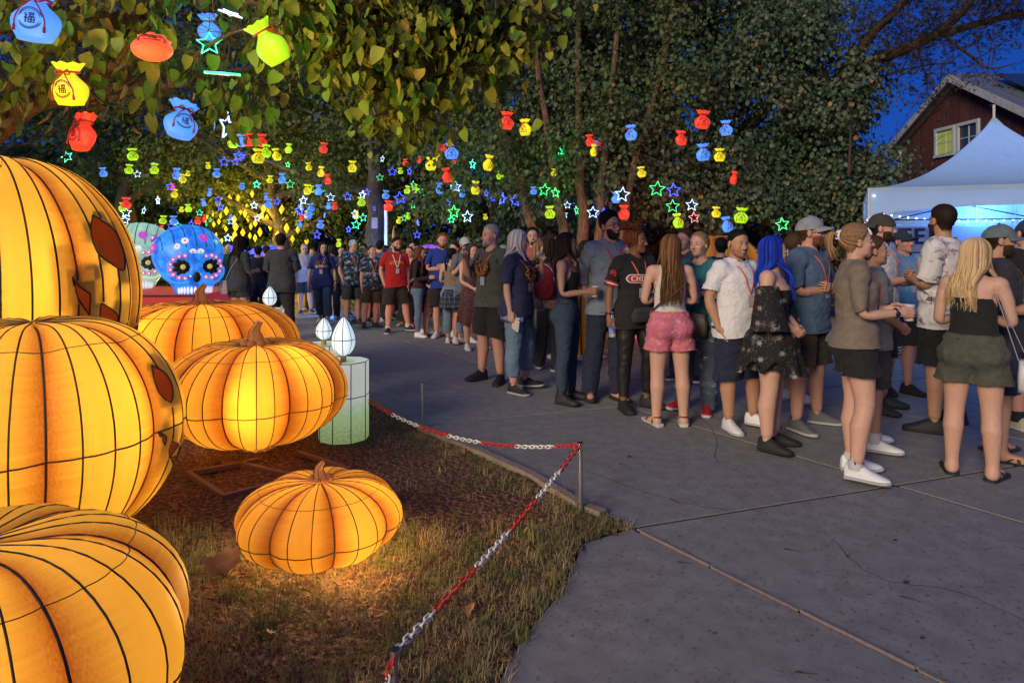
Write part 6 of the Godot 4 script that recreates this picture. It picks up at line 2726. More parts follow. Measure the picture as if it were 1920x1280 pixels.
func skull(label: String,at: Vector3,turn: float,s: float,deep: Color,light: Color,power: float) -> void:
	var o := thing("skull_lantern",label,"skull lantern",at,turn,"painted skull lanterns")
	o.scale = Vector3.ONE * s
	if not cache.has("skull"):
		cache.skull = nets(Vector3(-.64,-.06,-.8),Vector3(.64,1.24,.66),.032,skull_field).mesh()
	var t := noise_tex(41,.012,3,256,[[0.0,.45,.55,1.0],[(deep*.8).linear_to_srgb(),deep.linear_to_srgb(),light.lerp(deep,.35).linear_to_srgb(),light.linear_to_srgb()]])
	var m := plain(Color(1,1,1), .5)
	m.albedo_texture = t
	m.emission_enabled = true
	m.emission = Color(1,1,1)
	m.emission_operator = BaseMaterial3D.EMISSION_OP_MULTIPLY
	m.emission_texture = t
	m.emission_energy_multiplier = power
	tri(m, 1.3)
	obj("cranium", cache.skull, m, o)
	var pink := glow(Color(.62,.1,.28), .8)
	var violet := glow(Color(.42,.06,.55), .85)
	var pearl := glow(Color(.75,.72,.8), .85)
	var dark := plain(Color(.018,.015,.012), .7)
	var gold := glow(Color(.45,.42,.12), .8)
	for sd in [-1.0,1.0]:
		var c := Vector3(sd * .205,.46,.475)
		var e := Build.new()
		for k in 9:
			var a := TAU * k / 9
			e.ball(c + Vector3(cos(a)*.085,sin(a)*.085,-.02),Vector3(.075,.042,.03),8,6,Basis(Vector3(0,0,1),a))
		var eo := obj("eye", e.mesh(), dark, o)
		var y := Build.new()
		y.ball(c + Vector3(0,0,.01), Vector3(.042,.042,.03), 12,8)
		obj("eye_centre", y.mesh(), gold, eo)
		for k in 13:
			var a := TAU * k / 13
			var q := c + Vector3(cos(a)*.185,sin(a)*.185,.055 - .06*absf(cos(a)) - (.05 if cos(a)*sd > .5 else 0.0))
			var pb := Build.new()
			pb.ball(q, Vector3(.04,.04,.026), 10,6)
			var po := obj("eye_petal", pb.mesh(), pink, o)
			var pw := Build.new()
			pw.ball(q + Vector3(0,0,.018), Vector3(.02,.02,.014), 8,6)
			obj("petal_pearl", pw.mesh(), pearl, po)
	var n := Build.new()
	n.ball(Vector3(0,.29,.5), Vector3(.06,.09,.04), 12,8)
	obj("nose_hole", n.mesh(), dark, o)
	for k in 12:
		var a := (k - 5.5) / 5.5
		var tb := Build.new()
		tb.ball(Vector3(sin(a*1.05)*.285,.075,.29 + cos(a*1.05)*.235),Vector3(.022,.062,.02),8,8,Basis(Vector3.UP,a*1.05))
		obj("tooth", tb.mesh(), pearl, o)
	var spots := [[Vector3(.12,.93,.43),.115,violet,pink],[Vector3(-.16,.88,.42),.085,pearl,pink],[Vector3(-.27,.79,.395),.08,pearl,gold],[Vector3(.33,.86,.33),.075,glow(Color(.12,.55,.42),.8),pearl],[Vector3(-.56,.76,.1),.12,violet,gold],[Vector3(-.54,.92,0.0),.1,glow(Color(.3,.05,.5),.8),pearl]]
	for sp in spots:
		var c: Vector3 = sp[0]
		sp[1] *= .72
		var out := (c - Vector3(0,.6,-.1)).normalized()
		var bs := along(out)
		var fb := Build.new()
		for k in 9:
			var a := TAU * k / 9
			fb.ball(c + bs*Vector3(cos(a)*sp[1]*.62,.01,sin(a)*sp[1]*.62),Vector3(sp[1]*.42,.022,sp[1]*.22),8,6,bs*Basis(Vector3.UP,-a))
		var fo := obj("flower", fb.mesh(), sp[2], o)
		var fc := Build.new()
		fc.ball(c + out * .02, Vector3.ONE * sp[1] * .32,10,6)
		obj("flower_centre", fc.mesh(), sp[3], fo)
	for k in 2:
		var sp := Build.new()
		var path := []
		for i in 22:
			var a := i * .55
			var rr := .055 * (1.0 - i / 26.0)
			path.append(Vector3((k*2 - 1)*(.055 + cos(a)*rr),.7 + sin(a)*rr,.505 + .01))
		sp.tube(path, [.011], 5)
		obj("brow_curl", sp.mesh(), pearl, o)
	# the wires of the frame run over the crown
	for k in 7:
		var w := Build.new()
		var path := []
		for i in 17:
			var a := lerpf(.25, PI - .9, i / 16.0)
			var x: float = (k - 3) * .155
			var hh := sqrt(maxf(1.0 - pow(x / .565,2.0), 0.0))
			path.append(Vector3(x, .66 + sin(a) * .505 * hh, -.1 + cos(a) * .625 * hh))
		w.tube(path, [.006], 4, false)
		obj("rib_wire", w.mesh(), mats.wire, o)
	for sd in [-1.0,1.0]:
		var w := Build.new()
		w.tube(smooth_path([Vector3(sd*.52,.42,.1),Vector3(sd*.44,.3,.36),Vector3(sd*.3,.2,.48),Vector3(sd*.12,.22,.53)],4),[.02],6)
		obj("cheek_swirl", w.mesh(), glow(light, .9), o)


# ---- little lanterns in the trees
func glyph_strokes() -> Array:
	# the fortune character on the purses, stroke by stroke, in a unit square
	return [[Vector2(-.62,.8),Vector2(-.48,.66)],[Vector2(-.85,.48),Vector2(-.3,.48),Vector2(-.75,-.1)],[Vector2(-.52,.12),Vector2(-.52,-.85)],[Vector2(-.42,.05),Vector2(-.24,-.12)],
		[Vector2(-.1,.78),Vector2(.85,.78)],[Vector2(.08,.55),Vector2(.7,.55),Vector2(.7,.22),Vector2(.08,.22),Vector2(.08,.55)],[Vector2(-.08,.02),Vector2(.85,.02),Vector2(.85,-.82),Vector2(-.08,-.82),Vector2(-.08,.02)],
		[Vector2(-.08,-.4),Vector2(.85,-.4)],[Vector2(.38,.02),Vector2(.38,-.82)]]


func purse(c: Color,energy: float,ribbon: Material,ink: Material,called: String) -> Node3D:
	# a tied purse of glowing plastic: 0.27 m tall, hung by a wire loop
	var o := Node3D.new()
	o.name = called
	var m := glow(c, energy, .45)
	lift(tri(m, 9.0), mats.t_fine, .12)
	var b := Build.new()
	for i in 13:
		var t := i / 12.0
		var y := lerpf(-.125,.062, t)
		var w := .108*pow(maxf(sin(PI*(.16 + .74*t)),0.0),.62)*(1.0 - .42*smoothstep(.55,1.0,t))
		if i == 0:
			w = .075
		for k in 25:
			var a := TAU * k / 24
			var q := Vector2(cos(a), sin(a))
			b.add(Vector3(q.x * w, y, q.y * w * .62))
	for i in 12:
		for k in 24:
			var a := i * 25 + k
			b.quad(a, a + 25, a + 26, a + 1)
	var bc := b.add(Vector3(0,-.13,0))
	for k in 24:
		b.tri(bc, k, k + 1)
	var sack := MeshInstance3D.new()
	sack.mesh = b.mesh()
	sack.material_override = m
	sack.name = "sack"
	o.add_child(sack)
	var ru := Build.new()
	for i in 5:
		var t := i / 4.0
		for k in 33:
			var a := TAU * k / 32
			var w := lerpf(.056,.09, t) * (1.0 + .1 * t * sin(a * 8.0))
			ru.add(Vector3(cos(a)*w,.062 + .055*t + .006*t*cos(a*8.0),sin(a)*w*.62))
	for i in 4:
		for k in 32:
			var a := i * 33 + k
			ru.quad(a, a + 33, a + 34, a + 1)
	var parts := [["ruffle", ru, m]]
	var rb := Build.new()
	var lp := []
	for k in 21:
		var a := TAU * k / 20
		lp.append(Vector3(cos(a) * .06,.064, sin(a) * .04))
	rb.tube(lp, [.0062], 6, false)
	for s in [-1.0,1.0]:
		rb.tube(smooth_path([Vector3(0,.062,.042),Vector3(s*.03,.074,.052),Vector3(s*.046,.052,.054),Vector3(s*.02,.048,.052),Vector3(0,.06,.044)],3),[.0042],5)
		rb.tube(smooth_path([Vector3(0,.06,.044),Vector3(s*.035,.02,.064),Vector3(s*.062,-.035,.062),Vector3(s*.064,-.072,.06)],3),[.0036],5)
		rb.tube([Vector3(s*.064,-.07,.061),Vector3(s*.065,-.098,.059)],[.0055,.0075],6)
	parts.append(["ribbon", rb, ribbon])
	var md := Build.new()
	for rr: float in [.05,.043]:
		lp = []
		for k in 29:
			var a := TAU * k / 28
			var x := cos(a) * rr
			lp.append(Vector3(x, -.035 + sin(a) * rr, .0665 - 4.2 * x * x))
		md.tube(lp, [.0026 if rr > .045 else .0018], 5, false)
	for k in 28:
		var a := TAU * k / 28
		var x := cos(a) * .0465
		md.tube([Vector3(cos(a)*.043,-.035 + sin(a)*.043,.0665 - 4.2*x*x),Vector3(cos(a)*.05,-.035 + sin(a)*.05,.0665 - 4.2*x*x)],[.0013],4,false)
	parts.append(["medallion", md, ink])
	var gl := Build.new()
	for s in glyph_strokes():
		var path := []
		for p in s:
			path.append(Vector3(p.x*.027,-.035 + p.y*.027,.0685 - 4.0*p.x*p.x*.00073))
		gl.tube(path, [.003], 5)
	parts.append(["fortune_character", gl, ink])
	var hg := Build.new()
	hg.tube([Vector3(-.07,.105,0),Vector3(-.03,.16,0),Vector3(0.0,.185,0),Vector3(.03,.16,0),Vector3(.07,.105,0)],[.0022],4,false)
	hg.tube([Vector3(0,.185,0),Vector3(.01,.45,0.0),Vector3(0.0,.75,.01)],[.0028],4,false)
	parts.append(["hanging_cord", hg, mats.wire])
	for p in parts:
		var x := MeshInstance3D.new()
		x.mesh = p[1].mesh()
		x.material_override = p[2]
		x.name = p[0]
		o.add_child(x)
	return o


func neon_star(c: Color, energy: float, called: String) -> Node3D:
	# a tube of light bent into a star, 0.24 m across, on a clear back plate
	var o := Node3D.new()
	o.name = called
	var path := []
	for k in 11:
		var a := PI * .5 + TAU * k / 10
		var r := .125 if k % 2 == 0 else .056
		path.append(Vector3(cos(a) * r, sin(a) * r, 0))
	var b := Build.new()
	for i in 10:
		b.tube([path[i], path[i + 1]], [.0058], 6)
	var t := MeshInstance3D.new()
	t.mesh = b.mesh()
	t.material_override = glow(c, energy, .3)
	t.name = "light_tube"
	o.add_child(t)
	var e := Build.new()
	for i in 10:
		e.tube([path[i]*1.02 + Vector3(0,0,-.009),path[i + 1]*1.02 + Vector3(0,0,-.009)],[.005],5)
	var k := MeshInstance3D.new()
	k.mesh = e.mesh()
	k.material_override = mats.white_plastic
	k.name = "backing"
	o.add_child(k)
	var h := Build.new()
	h.tube([Vector3(0,.125,0),Vector3(.006,.4,0),Vector3(0,.7,.01)],[.0024],4,false)
	var w := MeshInstance3D.new()
	w.mesh = h.mesh()
	w.material_override = mats.wire
	w.name = "hanging_cord"
	o.add_child(w)
	return o


func diamond_light(c: Color, energy: float) -> Node3D:
	var o := Node3D.new()
	o.name = "diamond_lantern"
	var b := Build.new()
	b.lathe([Vector2(.001,-.14),Vector2(.055,-.05),Vector2(.075,0.0),Vector2(.055,.05),Vector2(.001,.14)],6)
	var t := MeshInstance3D.new()
	t.mesh = b.mesh()
	t.material_override = glow(c, energy, .4)
	t.name = "shade"
	o.add_child(t)
	var h := Build.new()
	h.tube([Vector3(0,.14,0), Vector3(.004,.5,0)], [.003], 4, false)
	var w := MeshInstance3D.new()
	w.mesh = h.mesh()
	w.material_override = mats.wire
	w.name = "hanging_cord"
	o.add_child(w)
	return o


const HUES := {"y": "yellow","l": "lime green","r": "red","o": "orange","b": "blue","g": "green","t": "turquoise","w": "white","p": "pale pink"}
# what stands below a hanging lantern as one sees it from the path: x over depth, up to which
const BELOW := [[-.4945,"far left above the skulls"],[-.416,"above the blue skull"],[-.369,"above the wavy dark hair"],[-.314,"above the grey-green back"],[-.251,"above the striped t-shirt"],[-.212,"left of the pale trunk"],[-.169,"at the lamp post"],[-.1256,"above the red t-shirt"],[-.0746,"above the royal blue polo"],[-.0196,"above the filming person"],
	[.0392,"above the silver hair"],[.102,"above the black tank top"],[.157,"above the bearded person in the pale shirt"],[.208,"above the piled-up locs"],[.259,"above the long brown hair"],[.298,"above the teal top"],[.361,"above the white flecked polo"],[9.0,"left of the trucker cap"]]


func below(row: Array) -> String:
	for b in BELOW:
		if row[1] / -row[3] < b[0]:
			return b[1]
	return ""


func lantern_label(row: Array) -> String:
	if row.size() > 9:
		return row[9]
	# alike ones over the same spot are told apart by which hangs higher
	var place := below(row)
	var heights := []
	for q in LANTERNS:
		if q.size() < 10 and q[0] == row[0] and below(q) == place:
			heights.append((q[2] - 1.65) / -q[3])
	heights.sort()
	heights.reverse()
	var n := heights.size()
	var i := heights.find((row[2] - 1.65) / -row[3])
	var rank: String = ""
	if n > 1:
		rank = "topmost " if i == 0 else ("lowest " if i == n - 1 else ("middle " if n == 3 else ["","second ","third ","fourth "][i] + "highest "))
	return rank + HUES[row[0][1]] + (" purse lantern " if row[0][0] == "p" else " star light ") + place


const SIDE_WORD := {"p": "purse lantern", "s": "star light"}


func make_hanging_lanterns() -> void:
	var kinds := {}
	var red_r := plain(Color(.42,.02,.012), .6)
	var blue_ink := plain(Color(.02,.03,.22), .6)
	var dark_red := plain(Color(.3,.015,.012), .6)
	kinds["py"] = purse(Color(.68,.66,.012), .95, red_r, dark_red, "purse_lantern")
	kinds["pl"] = purse(Color(.36,.74,.012), .95, red_r, dark_red, "purse_lantern")
	kinds["pr"] = purse(Color(.8,.045,.02), 1.0, red_r, dark_red, "purse_lantern")
	kinds["po"] = purse(Color(.85,.11,.03), 1.0, red_r, dark_red, "purse_lantern")
	kinds["pb"] = purse(Color(.07,.26,.85),1.05,plain(Color(.22,.01,.06),.6),blue_ink,"purse_lantern")
	kinds["sg"] = neon_star(Color(.04,.72,.22), 2.0, "star_light")
	kinds["st"] = neon_star(Color(.05,.8,.48), 2.2, "star_light")
	kinds["sb"] = neon_star(Color(.05,.08,.95), 2.8, "star_light")
	kinds["sw"] = neon_star(Color(.45,.65,.95), 2.4, "star_light")
	kinds["sp"] = neon_star(Color(.6,.3,.3), 1.0, "star_light")
	var hue := {"y": Color(1.0,.95,.1),"l": Color(.6,1.0,.1),"r": Color(1.0,.15,.08),"o": Color(1.0,.22,.08),"b": Color(.2,.4,1.0),"g": Color(.1,1.0,.35),"t": Color(.1,1.0,.6),"w": Color(.6,.75,1.0),"p": Color(1,.6,.6)}
	var first := {}
	var r := RandomNumberGenerator.new()
	for row in LANTERNS:
		var kind: String = row[0]
		var at := Vector3(row[1], row[2], row[3])
		var turn := Vector3(row[4], row[5], row[6]) * PI / 180.0
		var o: Node3D
		if first.has(kind):
			o = first[kind].duplicate()
		else:
			o = kinds[kind]
			first[kind] = o.duplicate()
		o.transform = Transform3D(Basis.from_euler(turn).scaled(Vector3.ONE*float(row[7])),at)
		o.name = numbered("purse_lantern" if kind[0] == "p" else "star_light", self)
		add_child(o, true)
		tag(o,lantern_label(row),SIDE_WORD[kind[0]],("purse lanterns hung in the trees" if kind[0] == "p" else "star lights hung in the trees"))
		if row[8] > 0.0:
			lamp(o, hue[kind[1]], row[8], .05)
	# and the small ones too deep in the trees to tell which is which
	r.seed = 91
	for i in 84:
		var kind: String = ["pl","pb","pr","py","sb","sw","sb","sg","pb","st"][r.randi() % 10]
		var d := r.randf_range(12.2,14.5)
		var o: Node3D = first[kind].duplicate()
		o.transform = Transform3D(Basis.from_euler(Vector3(r.randf_range(-.2,.2),r.randf_range(-1.1,1.1),r.randf_range(-.15,.15))).scaled(Vector3.ONE*r.randf_range(.42,.68)),Vector3(r.randf_range(-.6,.14)*d,r.randf_range(1.95,3.4) - .35*absf(r.randfn()),-d))
		if o.position.y < 1.85:
			o.position.y = 1.85 + r.randf() * .4
		o.name = numbered("purse_lantern" if kind[0] == "p" else "star_light", self)
		add_child(o, true)
		tag(o,"tiny " + HUES[kind[1]] + (" purse lantern" if kind[0] == "p" else " star light") + " among many, far back under the trees beyond the queue",SIDE_WORD[kind[0]],"tiny lights far back under the trees")
		if i % 4 == 0:
			lamp(o, hue[kind[1]], .1,.05)
	for k in kinds:
		if not kinds[k].is_inside_tree():
			kinds[k].free()
	for k in first:
		first[k].free()
	# yellow diamonds under the far tree
	var d0 := diamond_light(Color(.85,.6,.02), .95)
	r.seed = 77
	for i in DIAMONDS.size():
		var o: Node3D = d0.duplicate()
		o.transform = Transform3D(Basis(Vector3.UP,r.randf()*3.0).scaled(Vector3.ONE*r.randf_range(.5,.9)),DIAMONDS[i])
		o.name = numbered("diamond_lantern", self)
		add_child(o, true)
		tag(o,"small yellow diamond lantern hanging under the yellow-lit tree beyond the skull","diamond lantern","yellow diamond lanterns under the far tree")
		if i % 4 == 0:
			lamp(o, Color(1.0,.8,.06), 1.1,.08)
	d0.free()


# kind, where (x, y, z), turn in degrees, size, strength of its lamp, what it is if that needs more than its place
const LANTERNS := [
	["pb",-2.31,2.73,-3.3,0,10,-4,1.02,.1,"big sky blue purse lantern in the top left corner of the foliage"],
	["py",-2.28,2.44,-3.5,8,-6,-2,.88,.1,"yellow purse lantern with a red fortune character, before the thick branch"],
	["pr",-2.65,2.3,-4.2,-12,-28,6,.9,.06,"red purse lantern hanging just above the biggest jack lantern"],
	["po",-1.88,2.64,-3.55,-62,25,0,.92,.09,"orange-red purse lantern seen from below among the big leaves"],
	["pb",-2.14,2.41,-4.4,-14,48,-14,.98,.07,"blue purse lantern tilted below the thick branch"],
	["pb",-2.01,3.04,-4.5,-30,190,0,.69,.05,"pale blue purse lantern above the green star in the foliage"],
	["pl",-1.33,2.71,-3.7,-34,150,-12,.96,.1,"lime green purse lantern tilted to the right among the big leaves"],
	["st",-1.94,2.89,-4.35,-10,5,4,.67,.05,"turquoise star light facing the path below the pale blue purse"],
	["st",-1.67,2.59,-3.9,-76,20,-8,.82,.07,"turquoise star light lying almost flat on the thick branch"],
	["sw",-1.7,3,-4.1,-60,50,10,.58,.04,"white star light half hidden by the topmost big leaves"],
	["sw",-2.22,2.51,-5.3,0,84,0,.92,.04,"white-blue star light seen edge-on, hanging alone below the branch"],
	["st",-2.95,2.18,-4.5,20,70,30,.32,0,"turquoise star light edge-on below the red purse"],
	["pr",-.08,3.4,-10.2,0,20,-3,1.04,.1,"red purse lantern high in the tree, left one of a red and yellow pair"],
	["py",.2,3.33,-10.4,0,-40,2,.99,.1,"yellow purse lantern high in the tree, right one of a red and yellow pair"],
	["pl", -7.49,3.28,-13.4,-6,35,4,.95,0],
	["pl", -7.56,2.99,-13.4,-11,15,-2,.74,0],
	["pl", -7.06,3,-13.4,-8,0,1,.82,.1],
	["pb", -6.62,2.9,-13.4,5,-20,-4,.91,0],
	["pb", -8.07,2.93,-13.4,5,0,5,.74,0],
	["pr", -7.62,2.32,-13.4,-9,35,-3,.87,0],
	["sw", -7.62,2.13,-13.4,-10,20,2,.82,0],
	["sw", -7.64,1.98,-13.4,-8,30,-0,.73,.1],
	["sw", -7.27,2.17,-13.4,-12,-35,-3,.64,0],
	["sw", -6.99,2.37,-13.4,5,-35,0,.69,.1],
	["pr", -6.7,2.64,-13.4,-3,-40,-5,.54,.1],
	["py", -6.66,2.51,-13.4,-10,0,-1,.66,0],
	["pl", -6.39,2.22,-13.4,2,200,-6,.62,0],
	["sb", -5.8,2.39,-13.4,-4,10,-5,.6,0],
	["pb", -5.97,2.53,-13.4,-8,-40,-1,.62,0],
	["pl", -6.89,1.99,-13.4,6,35,-6,.66,.1],
	["pb", -6.68,1.98,-13.4,-6,35,1,.7,0],
	["sb", -6.73,1.87,-13.4,-5,10,-5,.6,0],
	["sb", -7.05,1.83,-13.4,-5,0,-7,.6,0],
	["pr", -6.91,1.81,-13.4,3,-40,7,.54,.1],
	["sb", -6.34,1.9,-13.4,-6,-35,-6,.69,0],
	["pr", -6.2,1.97,-13.4,-6,15,-5,.58,0],
	["st", -6,1.72,-13.4,-7,-15,2,.56,.1],
	["sw", -5.61,1.63,-13.4,-5,0,-1,.64,.1],
	["sb", -5.68,3.13,-13.4,8,20,1,.77,0],
	["sb", -5.39,3.24,-13.4,-4,30,-5,.86,.1],
	["sb", -5.47,3.13,-13.4,3,0,2,.6,0],
	["sw", -5.09,2.27,-13.4,-1,0,1,.64,.1],
	["pl", -5.5,3.54,-13.4,-10,0,0,1.03,0],
	["pb", -5.34,3.56,-13.4,1,160,-5,.99,.1],
	["pr", -5.2,3.57,-13.4,-4,200,-7,1.03,0],
	["pr", -4.94,3.56,-13.4,1,35,-1,.99,.1],
	["pl", -4.86,3.35,-13.4,-11,35,-4,.99,.1],
	["py", -4.51,3.09,-12.06,3,35,-1,1.04,.1],
	["py", -4.65,3.28,-13.4,-11,60,7,.95,0],
	["pl", -4.41,3.4,-13.4,7,160,2,.74,0],
	["pr", -3.72,3.41,-13.4,-2,0,-7,.82,.1],
	["pb", -4.54,2.81,-13.4,-5,-20,3,.78,0],
	["sg", -4.38,2.69,-13.4,4,20,0,.73,0],
	["py", -3.77,2.94,-13.4,-5,-40,-2,.82,0],
	["pr", -3.64,2.79,-13.4,7,-40,3,.82,.1],
	["py", -3.01,2.98,-12.8,3,-20,-4,.87,0],
	["py", -4.04,2.59,-13.4,2,-20,-1,.82,0],
	["pb", -3.82,2.58,-13.4,7,160,-5,.78,.1],
	["sw", -4.12,2.37,-13.4,-12,-15,6,.77,.1],
	["sw", -3.58,2.43,-13.4,6,0,1,.69,0],
	["sb", -3.1,2.41,-12.8,-9,30,2,.7,0],
	["sw", -2.82,2.44,-12.8,6,55,-1,.7,.1],
	["pl", -2.84,2.32,-12.8,-2,15,6,.71,0],
	["sb", -4.64,2.35,-13.4,-11,-15,-7,.64,0],
	["pb", -4.81,2.31,-13.4,-6,0,-2,.74,.1],
	["sb", -4.19,2.17,-13.4,-4,55,5,.9,.1],
	["pb", -3.97,2.23,-13.4,3,35,6,.66,.1],
	["sb", -4.03,2.07,-13.4,-10,10,2,.69,0],
	["pb", -3.62,2.26,-13.4,-4,160,3,.54,0],
	["pr", -3.5,2.26,-13.4,1,35,7,.58,0],
	["pb", -3.78,1.9,-13.4,4,15,-5,.66,0],
	["sb", -3.85,1.69,-13.4,2,-15,-3,.73,0],
	["py", -2.94,2.07,-12.8,-1,-40,6,.63,0],
	["st", -2.94,1.88,-12.8,1,0,-6,.74,.1],
	["sb", -3.08,1.79,-12.8,-1,55,0,.53,.1],
	["pl", -3.42,1.53,-13.4,-5,-40,4,.62,0],
	["pb", -.97,3.03,-10.89,2,0,2,1.04,.1],
	["py", -1.53,3.03,-12.8,4,200,1,.99,0],
	["st", -.74,3.02,-12.8,0,55,-1,.78,.1],
	["py", -.39,2.88,-11.25,8,60,-3,1.04,0],
	["pl", -.23,2.82,-12.8,2,-20,2,.67,.1],
	["pr", -1.16,2.75,-12.06,-8,60,5,1.04,0],
	["sw", -1.06,2.59,-12.8,-10,10,2,.86,0],
	["py", -.69,2.58,-12.8,1,60,-3,1.02,.1],
	["sb", -2.26,2.88,-12.8,0,0,0,.7,0],
	["sg", -2.49,2.77,-12.8,4,10,5,.57,0],
	["pl", -1.83,2.56,-12.8,-8,-20,8,.63,0],
	["sb", -2.11,2.38,-12.8,3,10,7,.98,.1],
	["pr", -2.33,2.24,-12.8,2,200,4,.79,0],
	["sg", -1.87,2.25,-12.8,5,-35,3,.62,0],
	["sg", -1.09,2.12,-12.74,6,30,3,1.02,.1],
	["sw", -.84,2.03,-12.8,3,30,1,.94,0],
	["sb", -.18,2.36,-12.8,6,55,-2,.98,.1],
	["sb", .06,2.33,-12.8,-6,20,-1,.94,.1],
	["sb", -1.79,1.69,-12.8,6,-15,-1,.62,0],
	["pb", -1.37,2.57,-12.8,-4,60,-2,.83,.1],
	["pr", 1.38,3.36,-12,-3,15,7,.81,0],
	["py", 1.44,3.18,-12,0,60,-3,.81,.1],
	["pb", 2.04,3.44,-11.64,-2,-40,2,1.04,0],
	["pr", 2.99,3.4,-12,-9,15,-4,1,.1],
	["py", 2.29,2.8,-12,-9,0,5,.74,0],
	["sg", .57,2.48,-12,-12,-35,-4,.96,0],
	["sg", .77,2.43,-12,-11,30,-3,.77,.1],
	["pb", .38,2.47,-12,6,0,2,.55,0],
	["pl", .67,2.09,-12,3,-20,2,.89,0],
	["sw", .98,2.21,-12,-1,10,3,.54,0],
	["sw", 1.85,2.36,-11.38,-2,-15,-6,1.02,0],
	["pb", 1.84,2.35,-12,-2,200,-2,.81,.1],
	["pr", 1.98,2.09,-12,-2,-40,1,1,.1],
	["sw", 1.43,2.08,-12,-5,0,-2,.88,0],
	["sb", 1.49,1.99,-10.98,-6,0,3,1.02,.1],
	["sg", 2.27,2.4,-10.62,-10,-15,-6,1.02,0],
	["sb", 2.81,2.46,-11.8,-7,0,1,1.02,0],
	["sg", 2.84,2.19,-12,6,-15,-1,.96,0],
	["sw", 3.18,2.21,-12,-5,0,-5,.88,0],
	["pl", 2.93,1.94,-12,-10,35,2,1.03,0],
	["sp", 3.22,1.99,-12,7,-35,5,.85,.1],
	["pr", 2.71,3.32,-9.65,4,0,-5,1.04,0],
	["pb", 3.67,3.52,-11.64,4,-40,-0,1.04,0],
	["pb", 2.88,2.93,-10.23,6,15,6,1.04,0],
	["py", 3.67,3.1,-12,0,0,0,.92,0],
	["pr", 3.92,2.7,-12,7,60,-5,.89,.1],
	["pb", 3.56,1.86,-11.25,-11,35,3,1.04,.1],
	["pl", 3.8,2.01,-11.25,2,-20,-6,1.04,0],
	["py", 3.61,2.09,-12,-11,0,-4,.74,.1],
	["sg", 4.78,1.87,-12,6,0,8,1,.1],
]
const DIAMONDS := [
	Vector3(-7.58,1.86,-17.99),Vector3(-6.34,1.88,-15.57),Vector3(-6.45,2.05,-15.75),Vector3(-7.27,2.35,-18.19),Vector3(-6.38,2.21,-16.22),Vector3(-7.54,2.17,-19.41),
	Vector3(-7.45,1.77,-18.79),Vector3(-6.68,2.01,-17.66),Vector3(-6.08,2.18,-16.51),Vector3(-5.63,2.28,-15.36),Vector3(-6.13,2.13,-16.97),Vector3(-5.7,1.88,-14.82),
	Vector3(-6.33,1.77,-17.05),Vector3(-6.45,1.62,-17.04),Vector3(-6.68,1.68,-17.3),Vector3(-5.28,1.85,-15.91),Vector3(-5.28,2.27,-15.54),Vector3(-5.81,2.24,-18.02),
	Vector3(-5.46,2.31,-16.11),Vector3(-6.28,2.55,-15.57),Vector3(-7.03,2.6,-16.89),Vector3(-6.39,2.71,-16.69),Vector3(-8.31,2.27,-19.36),Vector3(-7.1,1.95,-16.16),
	Vector3(-8.3,1.71,-19.04),Vector3(-8.23,1.53,-19.25),Vector3(-7.87,1.59,-19.14),Vector3(-6.56,1.51,-16.55),Vector3(-6.5,1.92,-18.25),Vector3(-5.37,1.7,-15.55),
	Vector3(-5.14,1.6,-15.9),Vector3(-4.71,1.81,-14.93),Vector3(-6.09,3.17,-16.52),Vector3(-6.33,2.64,-17.54),Vector3(-5.88,2.79,-17.88),Vector3(-6.92,2.46,-17.71),
	Vector3(-5.31,1.54,-17.56),Vector3(-6.56,1.7,-16.06),Vector3(-8.46,2.31,-19.18),Vector3(-8.27,2.21,-18.41),Vector3(-7.6,2.05,-17.6),Vector3(-7.58,2.34,-18.01),
]


# ---- trees
func leaf_mesh(long: float, wide: float, heart := 0.0, curl := .25) -> ArrayMesh:
	# a leaf hanging from its stalk at the origin along -y, folded on its midrib
	var b := Build.new()
	var n := 6
	for i in n + 1:
		var t := float(i) / n
		var w := wide*.5*pow(sin(PI*pow(t,lerpf(.9,.55,heart))),.75) if i > 0 and i < n else .0005
		var y := -long * (t - .1 * heart * sin(PI * minf(t * 2.0,1.0)))
		var bendz := curl * long * t * t
		for s in [-1.0,0.0,1.0]:
			b.add(Vector3(s*w,y + (heart*long*.06 if s != 0.0 and i == 1 else 0.0),bendz + absf(s)*w*.35 + .03*long*sin(t*9.0)*absf(s)),Vector2(.5 + s*.5,t))
	for i in n:
		for s in 2:
			var a := i * 3 + s
			b.quad(a, a + 3, a + 4, a + 1)
	return b.mesh()


func small_leaf(long: float, wide: float) -> ArrayMesh:
	var b := Build.new()
	b.add(Vector3(0,0,0))
	b.add(Vector3(-wide * .5,-long * .4, wide * .16))
	b.add(Vector3(0,-long * .45,0))
	b.add(Vector3(wide * .5,-long * .4, wide * .16))
	b.add(Vector3(-wide * .36,-long * .78, wide * .12))
	b.add(Vector3(0,-long, .06 * long))
	b.add(Vector3(wide * .36,-long * .78, wide * .12))
	b.tri(0,1,2)
	b.tri(0,2,3)
	b.quad(1,4,5,2)
	b.quad(3,2,5,6)
	return b.mesh()


func sprig(long: float) -> ArrayMesh:
	# a needle-like spray for the feathery trees: seven narrow leaflets
	var b := Build.new()
	for k in 7:
		var a := -1.1 + 2.2 * k / 6.0
		var d := Vector3(sin(a), -cos(a), .25 * sin(k * 2.1))
		var s := Vector3(cos(a), sin(a), .1) * long * .07
		var at := Vector3(0,-long * .25 * (k % 2), 0)
		var i := b.add(at - s)
		b.add(at + s)
		b.add(at + d * long * (.65 + .1 * (k % 3)))
		b.tri(i, i + 1, i + 2)
	return b.mesh()


func leaf_material(name_: String) -> StandardMaterial3D:
	var m := plain(Color(1,1,1), .55)
	m.vertex_color_use_as_albedo = true
	m.backlight_enabled = true
	m.backlight = Color(.7,.7,.7)
	m.metallic_specular = .35
	mats[name_] = m
	return m


